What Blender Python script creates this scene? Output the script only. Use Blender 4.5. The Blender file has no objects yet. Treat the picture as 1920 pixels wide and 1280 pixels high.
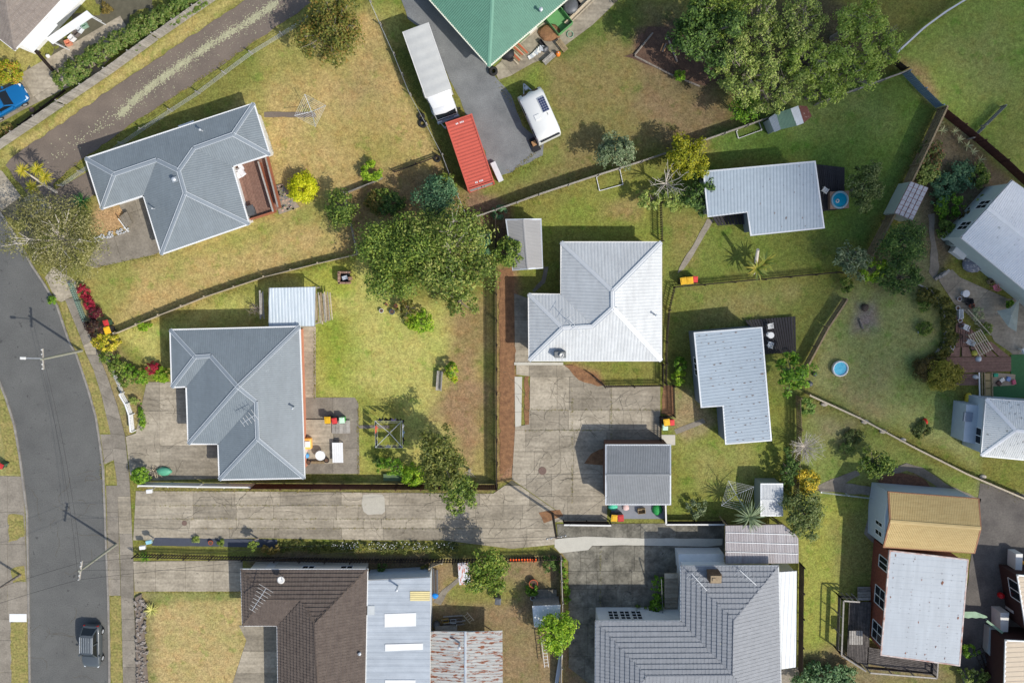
import bpy, math, random
import numpy as np
from mathutils import Vector, Matrix

# ------------------------------------------------------------------ camera, sky, sun, exposure
CAM_H, FPX = 70.0, 1364.0
TILT = math.atan(160.0 / FPX)
SUN_EL, SUN_AZ = math.radians(46), math.radians(124.8)      # azimuth clockwise from +Y
scn = bpy.context.scene
cam_d = bpy.data.cameras.new('camera'); cam = bpy.data.objects.new('camera', cam_d)
scn.collection.objects.link(cam); scn.camera = cam
cam.location = (0, 0, CAM_H); cam.rotation_euler = (-TILT, 0, 0)
cam_d.sensor_fit = 'HORIZONTAL'; cam_d.sensor_width = 36.0
cam_d.lens = FPX / 1920 * 36.0; cam_d.clip_end = 3000
wd = bpy.data.worlds.new('World'); scn.world = wd; wd.use_nodes = True
sk = wd.node_tree.nodes.new('ShaderNodeTexSky'); sk.sky_type = 'NISHITA'; sk.sun_disc = False
sk.sun_elevation = SUN_EL; sk.sun_rotation = SUN_AZ; sk.air_density = 1.0; sk.dust_density = 1.5
bgn = wd.node_tree.nodes['Background']; bgn.inputs['Strength'].default_value = 0.145
wd.node_tree.links.new(sk.outputs['Color'], bgn.inputs['Color'])
sun_d = bpy.data.lights.new('sun', 'SUN'); sun = bpy.data.objects.new('sun', sun_d)
scn.collection.objects.link(sun)
SUNV = Vector((math.cos(SUN_EL) * math.sin(SUN_AZ), math.cos(SUN_EL) * math.cos(SUN_AZ), math.sin(SUN_EL)))
sun.rotation_euler = SUNV.to_track_quat('Z', 'Y').to_euler(); sun.location = SUNV * 200
sun_d.energy = 3.45; sun_d.angle = math.radians(0.55); sun_d.color = (1.0, 0.95, 0.88)
scn.view_settings.view_transform = 'Standard'; scn.view_settings.look = 'None'
scn.view_settings.exposure = 0.22; scn.view_settings.gamma = 1.0
scn.view_settings.use_curve_mapping = False
scn.render.engine = 'CYCLES'
scn.cycles.max_bounces = 5; scn.cycles.diffuse_bounces = 3; scn.cycles.transparent_max_bounces = 12

# ------------------------------------------------------------------ geometry helpers
rnd = random.Random(7)
CO = scn.collection
ORG = {}
CT, ST = math.cos(TILT), math.sin(TILT)

def P(x, y, h=0.0):
    """ground-plan survey: the point of height h seen at photo pixel (x, y)"""
    a, b = (x - 960) / FPX, (640 - y) / FPX
    yy, zz = b * CT - ST, -b * ST - CT
    t = (h - CAM_H) / zz
    return Vector((a * t, yy * t, h))

def PXM(x, y, h=0.0):
    b = (640 - y) / FPX
    return FPX / ((h - CAM_H) / (-b * ST - CT))

def lin(r, g, b, k=1.0):
    f = lambda c: ((c / 255 + 0.055) / 1.055) ** 2.4 if c > 10 else c / 255 / 12.92
    return (f(r) * k, f(g) * k, f(b) * k)

class MB:
    def __init__(s): s.v = []; s.f = []
    def add(s, vs, fs):
        n = len(s.v); s.v.extend([tuple(q) for q in vs]); s.f.extend([tuple(i + n for i in q) for q in fs]); return s
    def quad(s, *p): return s.add(p, [tuple(range(len(p)))])
    def box(s, c, size, rz=0.0, taper=1.0):
        x, y, z = size[0] / 2, size[1] / 2, size[2] / 2
        cs, sn = math.cos(rz), math.sin(rz); vs = []
        for dz in (-z, z):
            k = taper if dz > 0 else 1.0
            for dx, dy in ((-x, -y), (x, -y), (x, y), (-x, y)):
                dx2, dy2 = dx * k, dy * k
                vs.append((c[0] + dx2 * cs - dy2 * sn, c[1] + dx2 * sn + dy2 * cs, c[2] + dz))
        return s.add(vs, [(3, 2, 1, 0), (4, 5, 6, 7), (0, 1, 5, 4), (1, 2, 6, 5), (2, 3, 7, 6), (3, 0, 4, 7)])
    def prism(s, poly, z0, z1, bottom=True):
        n = len(poly)
        vs = [(p[0], p[1], z0) for p in poly] + [(p[0], p[1], z1) for p in poly]
        fs = [(i, (i + 1) % n, n + (i + 1) % n, n + i) for i in range(n)] + [tuple(range(n, 2 * n))]
        if bottom: fs.append(tuple(reversed(range(n))))
        return s.add(vs, fs)
    def beam(s, a, b, w, h, up=Vector((0, 0, 1))):
        a, b = Vector(a), Vector(b); d = (b - a)
        if d.length < 1e-6: return s
        d.normalize(); sd = d.cross(up)
        if sd.length < 1e-4: sd = d.cross(Vector((1, 0, 0)))
        sd.normalize(); u = sd.cross(d); vs = []
        for p in (a, b):
            for i, j in ((-1, -1), (1, -1), (1, 1), (-1, 1)): vs.append(p + sd * (w / 2 * i) + u * (h / 2 * j))
        return s.add(vs, [(3, 2, 1, 0), (4, 5, 6, 7), (0, 1, 5, 4), (1, 2, 6, 5), (2, 3, 7, 6), (3, 0, 4, 7)])
    def tube(s, pts, rad, n=6, cap=True):
        pts = [Vector(p) for p in pts]; m = len(pts)
        if not hasattr(rad, '__len__'): rad = [rad] * m
        vs = []
        for i, p in enumerate(pts):
            d = (pts[min(i + 1, m - 1)] - pts[max(i - 1, 0)])
            d = d.normalized() if d.length > 1e-9 else Vector((0, 0, 1))
            a = d.cross(Vector((0.013, 0.99, 0.1)) if abs(d.y) < 0.9 else Vector((1, 0, 0))).normalized(); b = d.cross(a)
            for k in range(n):
                t = 2 * math.pi * k / n
                vs.append(p + (a * math.cos(t) + b * math.sin(t)) * rad[i])
        fs = []
        for i in range(m - 1):
            for k in range(n):
                fs.append((i * n + k, i * n + (k + 1) % n, (i + 1) * n + (k + 1) % n, (i + 1) * n + k))
        if cap: fs += [tuple(reversed(range(n))), tuple(range((m - 1) * n, m * n))]
        return s.add(vs, fs)
    def lathe(s, c, prof, n=20, sx=1.0, sy=1.0):
        """prof: list of (r, z) bottom to top, closed by fans"""
        vs = []
        for r, z in prof:
            for k in range(n):
                t = 2 * math.pi * k / n
                vs.append((c[0] + math.cos(t) * r * sx, c[1] + math.sin(t) * r * sy, c[2] + z))
        fs = []
        for i in range(len(prof) - 1):
            for k in range(n):
                fs.append((i * n + k, i * n + (k + 1) % n, (i + 1) * n + (k + 1) % n, (i + 1) * n + k))
        fs += [tuple(reversed(range(n))), tuple(range((len(prof) - 1) * n, len(prof) * n))]
        return s.add(vs, fs)
    def ring(s, c, R, r, n=20, m=6, axis='z'):
        vs = []; fs = []
        for i in range(n):
            t = 2 * math.pi * i / n
            for j in range(m):
                u = 2 * math.pi * j / m
                x, y, z = (R + r * math.cos(u)) * math.cos(t), (R + r * math.cos(u)) * math.sin(t), r * math.sin(u)
                if axis == 'y': x, y, z = x, z, y
                if axis == 'x': x, y, z = z, x, y
                vs.append((c[0] + x, c[1] + y, c[2] + z))
        for i in range(n):
            for j in range(m):
                fs.append((i * m + j, ((i + 1) % n) * m + j, ((i + 1) % n) * m + (j + 1) % m, i * m + (j + 1) % m))
        return s.add(vs, fs)
    def grid(s, rows):
        m = len(rows[0]); vs = [p for r in rows for p in r]
        return s.add(vs, [(i * m + j, i * m + j + 1, (i + 1) * m + j + 1, (i + 1) * m + j) for i in range(len(rows) - 1) for j in range(m - 1)])

def obj(name, mb, mat, parent=None, smooth=False, local=False, bevel=0.0):
    """one mesh object; vertices are world coordinates unless local (then the parent's own axes)"""
    me = bpy.data.meshes.new(name)
    if parent is not None: o0 = Vector((0, 0, 0)) if local else ORG[parent.name]
    elif local: o0 = Vector((0, 0, 0))
    else:
        a = np.array(mb.v); o0 = Vector(((a[:, 0].min() + a[:, 0].max()) / 2, (a[:, 1].min() + a[:, 1].max()) / 2, a[:, 2].min()))
    me.from_pydata([(v[0] - o0.x, v[1] - o0.y, v[2] - o0.z) for v in mb.v], [], mb.f)
    if smooth: me.polygons.foreach_set('use_smooth', [True] * len(me.polygons))
    me.materials.append(mat); me.update()
    o = bpy.data.objects.new(name, me); CO.objects.link(o)
    if parent is not None: o.parent = parent; ORG[o.name] = Vector(o0)
    else: o.location = o0; ORG[o.name] = Vector(o0)
    if bevel > 0:
        b = o.modifiers.new('b', 'BEVEL'); b.width = bevel; b.segments = 2; b.limit_method = 'ANGLE'
    return o

def tag(o, label, cat, group=None):
    o['label'] = label; o['category'] = cat
    if group: o['group'] = group
    return o
def thing(name, label, cat, loc=(0, 0, 0), rz=0.0, group=None):
    o = bpy.data.objects.new(name, None); CO.objects.link(o); o.empty_display_size = 0.3
    o.location = loc; o.rotation_euler = (0, 0, rz); ORG[o.name] = Vector(loc)
    return tag(o, label, cat, group)
def struct(o): o['kind'] = 'structure'; return o
def stuff(o): o['kind'] = 'stuff'; return o
def inst(name, mesh, parent, loc, rz=0.0, local=False, scale=None):
    o = bpy.data.objects.new(name, mesh); CO.objects.link(o); o.parent = parent
    o.location = Vector(loc) if local else Vector(loc) - ORG[parent.name]
    o.rotation_euler = (0, 0, rz)
    if scale: o.scale = scale
    return o
def copy_tree(o, parent=None):
    c = o.copy(); CO.objects.link(c); c.parent = parent
    for ch in list(o.children): copy_tree(ch, c)
    return c

# ------------------------------------------------------------------ polygon helpers
def area2(p): return sum(p[i][0] * p[(i + 1) % len(p)][1] - p[(i + 1) % len(p)][0] * p[i][1] for i in range(len(p)))
def ccw(p): return list(p) if area2(p) > 0 else list(reversed(p))
def inset(poly, d):
    poly = ccw([(q[0], q[1]) for q in poly]); n = len(poly); L = []
    for i in range(n):
        a, b = Vector(poly[i]), Vector(poly[(i + 1) % n]); t = (b - a).normalized(); nn = Vector((-t.y, t.x)); L.append((a + nn * d, t))
    out = []
    for i in range(n):
        p, t = L[i - 1]; q, u = L[i]; den = t.x * u.y - t.y * u.x
        if abs(den) < 1e-6: out.append((q.x, q.y)); continue
        w = q - p; k = (w.x * u.y - w.y * u.x) / den; r = p + t * k; out.append((r.x, r.y))
    return out
def clip_half(poly, a, b, c):
    """keep a*x+b*y<=c"""
    out = []
    for i in range(len(poly)):
        p, q = poly[i], poly[(i + 1) % len(poly)]
        dp, dq = a * p[0] + b * p[1] - c, a * q[0] + b * q[1] - c
        if dp <= 0: out.append(p)
        if (dp < 0) != (dq < 0):
            t = dp / (dp - dq); out.append((p[0] + (q[0] - p[0]) * t, p[1] + (q[1] - p[1]) * t))
    return out
def rough_poly(pts, amp, step=0.5, seed=1):
    r = random.Random(seed); out = []
    for i in range(len(pts)):
        a, b = Vector(pts[i][:2]), Vector(pts[(i + 1) % len(pts)][:2]); L = (b - a).length; n = max(1, int(L / step))
        nn = Vector((-(b - a).y, (b - a).x)).normalized() if L > 0 else Vector((0, 0))
        for k in range(n):
            j = r.uniform(-amp, amp) if k else r.uniform(-amp, amp) * 0.5
            q = a + (b - a) * (k / n) + nn * j; out.append((q.x, q.y))
    return out
# ------------------------------------------------------------------ materials
MATS = {}
def mat(name, col, rough=0.75, var=0.12, scale=2.0, col2=None, bump=0.0, bscale=25.0, metal=0.0, spec=0.3, coords='pos', objrand=0.0,
        island=0.0, stretch=None, spots=None, spot_scale=3.0, spot_t=0.62, trans=0.0, alpha=1.0, detail=6.0, coat=0.0, fine=0.0, fscale=14.0, streaks=0.0, sdir=(0.25, 3.5, 1)):
    if name in MATS: return MATS[name]
    m = bpy.data.materials.new(name); m.use_nodes = True; MATS[name] = m
    nt = m.node_tree; N, L = nt.nodes, nt.links; b = N['Principled BSDF']
    if coords == 'pos': src = N.new('ShaderNodeNewGeometry').outputs['Position']
    else: src = N.new('ShaderNodeTexCoord').outputs['Object']
    if stretch:
        mp = N.new('ShaderNodeMapping'); mp.inputs['Scale'].default_value = stretch[:3]
        if len(stretch) > 3: mp.inputs['Rotation'].default_value = (0, 0, stretch[3])
        L.new(src, mp.inputs['Vector']); src = mp.outputs['Vector']
    nz = N.new('ShaderNodeTexNoise'); nz.inputs['Scale'].default_value = scale; nz.inputs['Detail'].default_value = detail
    nz.inputs['Roughness'].default_value = 0.62; L.new(src, nz.inputs['Vector'])
    mr = N.new('ShaderNodeMapRange'); mr.inputs[1].default_value = 0.3; mr.inputs[2].default_value = 0.7; L.new(nz.outputs['Fac'], mr.inputs[0])
    mx = N.new('ShaderNodeMix'); mx.data_type = 'RGBA'; L.new(mr.outputs[0], mx.inputs['Factor'])
    A = [c * (1 - var) for c in col]; B = [c * (1 + var) for c in (col2 or col)] if not col2 else col2
    if col2: A = col
    mx.inputs['A'].default_value = (*A, 1); mx.inputs['B'].default_value = (*B, 1); out = mx.outputs['Result']
    def mul(out, fac_sock, lo, hi):
        r = N.new('ShaderNodeMapRange'); r.inputs[3].default_value = lo; r.inputs[4].default_value = hi; L.new(fac_sock, r.inputs[0])
        v = N.new('ShaderNodeVectorMath'); v.operation = 'SCALE'; L.new(out, v.inputs[0]); L.new(r.outputs[0], v.inputs['Scale']); return v.outputs[0]
    if fine:
        n3 = N.new('ShaderNodeTexNoise'); n3.inputs['Scale'].default_value = fscale; n3.inputs['Detail'].default_value = 4; L.new(src, n3.inputs['Vector'])
        r3 = N.new('ShaderNodeMapRange'); r3.inputs[1].default_value = 0.3; r3.inputs[2].default_value = 0.7; L.new(n3.outputs['Fac'], r3.inputs[0])
        out = mul(out, r3.outputs[0], 1 - fine, 1 + fine)
    if streaks:
        mp2 = N.new('ShaderNodeMapping'); mp2.inputs['Scale'].default_value = sdir; L.new(src, mp2.inputs['Vector'])
        n5 = N.new('ShaderNodeTexNoise'); n5.inputs['Scale'].default_value = 1.0; n5.inputs['Detail'].default_value = 5; L.new(mp2.outputs[0], n5.inputs['Vector'])
        r5 = N.new('ShaderNodeMapRange'); r5.inputs[1].default_value = 0.32; r5.inputs[2].default_value = 0.68; L.new(n5.outputs['Fac'], r5.inputs[0]); out = mul(out, r5.outputs[0], 1 - streaks, 1 + streaks)
    if objrand: out = mul(out, N.new('ShaderNodeObjectInfo').outputs['Random'], 1 - objrand, 1 + objrand)
    if island: out = mul(out, N.new('ShaderNodeNewGeometry').outputs['Random Per Island'], 1 - island, 1 + island)
    if spots:
        n2 = N.new('ShaderNodeTexNoise'); n2.inputs['Scale'].default_value = spot_scale; n2.inputs['Detail'].default_value = 8; n2.inputs['Roughness'].default_value = 0.7
        L.new(src, n2.inputs['Vector'])
        r = N.new('ShaderNodeMapRange'); r.inputs[1].default_value = spot_t; r.inputs[2].default_value = spot_t + 0.06; L.new(n2.outputs['Fac'], r.inputs[0])
        x2 = N.new('ShaderNodeMix'); x2.data_type = 'RGBA'; L.new(r.outputs[0], x2.inputs['Factor']); L.new(out, x2.inputs['A'])
        x2.inputs['B'].default_value = (*spots, 1); out = x2.outputs['Result']
    L.new(out, b.inputs['Base Color'])
    b.inputs['Roughness'].default_value = rough; b.inputs['Metallic'].default_value = metal; b.inputs['Specular IOR Level'].default_value = spec
    if coat: b.inputs['Coat Weight'].default_value = coat; b.inputs['Coat Roughness'].default_value = 0.05
    if bump:
        n4 = N.new('ShaderNodeTexNoise'); n4.inputs['Scale'].default_value = bscale; n4.inputs['Detail'].default_value = 5; L.new(src, n4.inputs['Vector'])
        bp = N.new('ShaderNodeBump'); bp.inputs['Strength'].default_value = bump; bp.inputs['Distance'].default_value = 0.05
        L.new(n4.outputs['Fac'], bp.inputs['Height']); L.new(bp.outputs['Normal'], b.inputs['Normal'])
    if trans or alpha < 1:
        o = N['Material Output']; ms = N.new('ShaderNodeMixShader')
        if alpha < 1:
            t = N.new('ShaderNodeBsdfTransparent'); ms.inputs[0].default_value = 1 - alpha
        else:
            t = N.new('ShaderNodeBsdfTranslucent'); L.new(out, t.inputs['Color']); ms.inputs[0].default_value = trans
        L.new(b.outputs[0], ms.inputs[1]); L.new(t.outputs[0], ms.inputs[2]); L.new(ms.outputs[0], o.inputs['Surface'])
    return m

def leafmat(name, c1, c2, c3=None, spread=0.25, trans=0.3):
    if name in MATS: return MATS[name]
    m = bpy.data.materials.new(name); m.use_nodes = True; MATS[name] = m
    nt = m.node_tree; N, L = nt.nodes, nt.links; b = N['Principled BSDF']
    g = N.new('ShaderNodeNewGeometry'); rp = N.new('ShaderNodeValToRGB'); e = rp.color_ramp.elements
    e[0].position = 0.0; e[0].color = (*c1, 1); e[1].position = 0.62; e[1].color = (*c2, 1)
    if c3: q = e.new(0.96); q.color = (*c3, 1)
    nz = N.new('ShaderNodeTexNoise'); nz.inputs['Scale'].default_value = 0.9; nz.inputs['Detail'].default_value = 3; L.new(g.outputs['Position'], nz.inputs['Vector'])
    ad = N.new('ShaderNodeMath'); ad.operation = 'MULTIPLY_ADD'; ad.inputs[1].default_value = 1.1; L.new(nz.outputs['Fac'], ad.inputs[0])
    sb = N.new('ShaderNodeMath'); sb.operation = 'SUBTRACT'; sb.inputs[1].default_value = 0.55; L.new(g.outputs['Random Per Island'], sb.inputs[0]); L.new(sb.outputs[0], ad.inputs[2])
    L.new(ad.outputs[0], rp.inputs['Fac']); L.new(rp.outputs['Color'], b.inputs['Base Color'])
    b.inputs['Roughness'].default_value = 0.55; b.inputs['Specular IOR Level'].default_value = 0.3
    t = N.new('ShaderNodeBsdfTranslucent'); L.new(rp.outputs['Color'], t.inputs['Color'])
    ms = N.new('ShaderNodeMixShader'); ms.inputs[0].default_value = trans; L.new(b.outputs[0], ms.inputs[1]); L.new(t.outputs[0], ms.inputs[2])
    L.new(ms.outputs[0], N['Material Output'].inputs['Surface'])
    return m

def solid(name, rgb, rough=0.6, **k):
    return mat(name, lin(*rgb), rough, k.pop('var', 0.06), **k)

# common surfaces
m_concrete = mat('concrete', lin(167, 157, 138), 0.92, scale=0.45, col2=lin(131, 122, 105), bump=0.2, bscale=9, objrand=0.2, fine=0.17, fscale=4, spots=lin(104, 97, 85), spot_scale=1.0, spot_t=0.63, streaks=0.14)
m_concrete_dark = mat('stained concrete', lin(142, 137, 122), 0.92, scale=0.8, col2=lin(78, 75, 66), bump=0.15, bscale=9, objrand=0.12, fine=0.2, fscale=4, spots=lin(70, 67, 62), spot_scale=1.2, spot_t=0.6)
m_concrete_pale = mat('pale concrete', lin(186, 182, 168), 0.9, 0.07, scale=1.2, bump=0.1, fine=0.06)
m_path = mat('footpath concrete', lin(144, 136, 122), 0.92, scale=0.9, col2=lin(116, 109, 97), bump=0.12, objrand=0.12, fine=0.14, fscale=6, spots=lin(100, 94, 84), spot_scale=1.4, spot_t=0.62)
m_asphalt = mat('chip seal asphalt', lin(102, 102, 98), 0.9, scale=0.3, col2=lin(88, 88, 85), bump=0.25, bscale=30, fine=0.16, fscale=9, spots=lin(64, 64, 62), spot_scale=1.3, spot_t=0.61)
m_lane = mat('old lane asphalt', lin(122, 110, 98), 0.93, scale=0.4, col2=lin(104, 94, 85), bump=0.25, bscale=24, fine=0.12, fscale=9)
m_gravel = mat('grey gravel', lin(128, 130, 129), 0.95, scale=0.5, col2=lin(104, 106, 106), bump=0.5, bscale=18, fine=0.16, fscale=10, spots=lin(158, 158, 156), spot_scale=0.9, spot_t=0.66)
m_dirt = mat('bare earth', lin(142, 116, 90), 0.95, scale=1.2, col2=lin(112, 88, 66), bump=0.5, bscale=12, fine=0.22, fscale=6)
m_bark_mulch = mat('bark litter', lin(150, 112, 78), 0.95, scale=2.0, col2=lin(108, 78, 56), bump=0.7, bscale=14, fine=0.3, fscale=8)
m_kerb = mat('kerb concrete', lin(150, 145, 136), 0.9, scale=1.5, col2=lin(118, 113, 106), fine=0.12)
m_wood_grey = mat('weathered timber', lin(168, 163, 154), 0.9, scale=5, col2=lin(134, 128, 119), objrand=0.2, island=0.12, coords='pos')
m_wood_pale = mat('pale timber', lin(196, 184, 160), 0.85, scale=6, col2=lin(168, 152, 126), objrand=0.12, island=0.12)
m_wood_brown = mat('brown timber', lin(158, 140, 108), 0.88, scale=5, col2=lin(122, 104, 78), objrand=0.16, island=0.15)
m_wood_dark = mat('dark stained timber', lin(62, 52, 46), 0.85, scale=5, col2=lin(44, 36, 32), objrand=0.2, island=0.12)
m_deck_red = mat('red deck timber', lin(150, 118, 102), 0.8, scale=5, col2=lin(120, 90, 78), objrand=0.16)
m_deck_dark = mat('charcoal deck timber', lin(58, 56, 58), 0.85, scale=5, col2=lin(46, 44, 46), objrand=0.14)
m_redfence = mat('red brown painted timber', lin(92, 58, 48), 0.8, scale=4, col2=lin(70, 42, 36), objrand=0.14, island=0.12)
m_bark = mat('tree bark', lin(150, 140, 128), 0.9, scale=6, col2=lin(110, 100, 90), bump=0.3)
m_bark_dark = mat('dark bark', lin(96, 84, 72), 0.9, scale=6, col2=lin(70, 60, 52), bump=0.3)
m_bark_white = mat('bleached wood', lin(206, 198, 184), 0.9, scale=6, col2=lin(170, 160, 146))
m_white = mat('white paint', lin(222, 222, 218), 0.55, 0.04, scale=2, fine=0.03)
m_offwhite = mat('off white paint', lin(214, 212, 205), 0.6, 0.05, scale=2)
m_bluegrey_wall = mat('blue grey weatherboard', lin(186, 194, 198), 0.7, 0.05, scale=2)
m_sage_wall = mat('sage weatherboard', lin(188, 196, 186), 0.7, 0.05, scale=2)
m_cream_wall = mat('cream weatherboard', lin(214, 206, 190), 0.7, 0.05, scale=2)
m_brick = mat('red brick', lin(142, 82, 62), 0.9, scale=5, col2=lin(108, 60, 46), fine=0.12)
m_glass = mat('dark glass', lin(30, 35, 39), 0.12, 0.05, spec=0.3)
m_black = mat('black plastic', lin(36, 36, 38), 0.6, 0.1, scale=4)
m_rubber = mat('tyre rubber', lin(44, 43, 42), 0.85, 0.12, scale=8)
m_metal = mat('galvanised steel', lin(190, 194, 196), 0.45, 0.08, scale=3, metal=0.3)
m_steel_dark = mat('dark steel', lin(96, 98, 100), 0.5, 0.1, scale=3, metal=0.3)
# ------------------------------------------------------------------ the ground sheet with its lawns
def pl(*pts): return [P(x, y) for x, y in pts]
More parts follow.
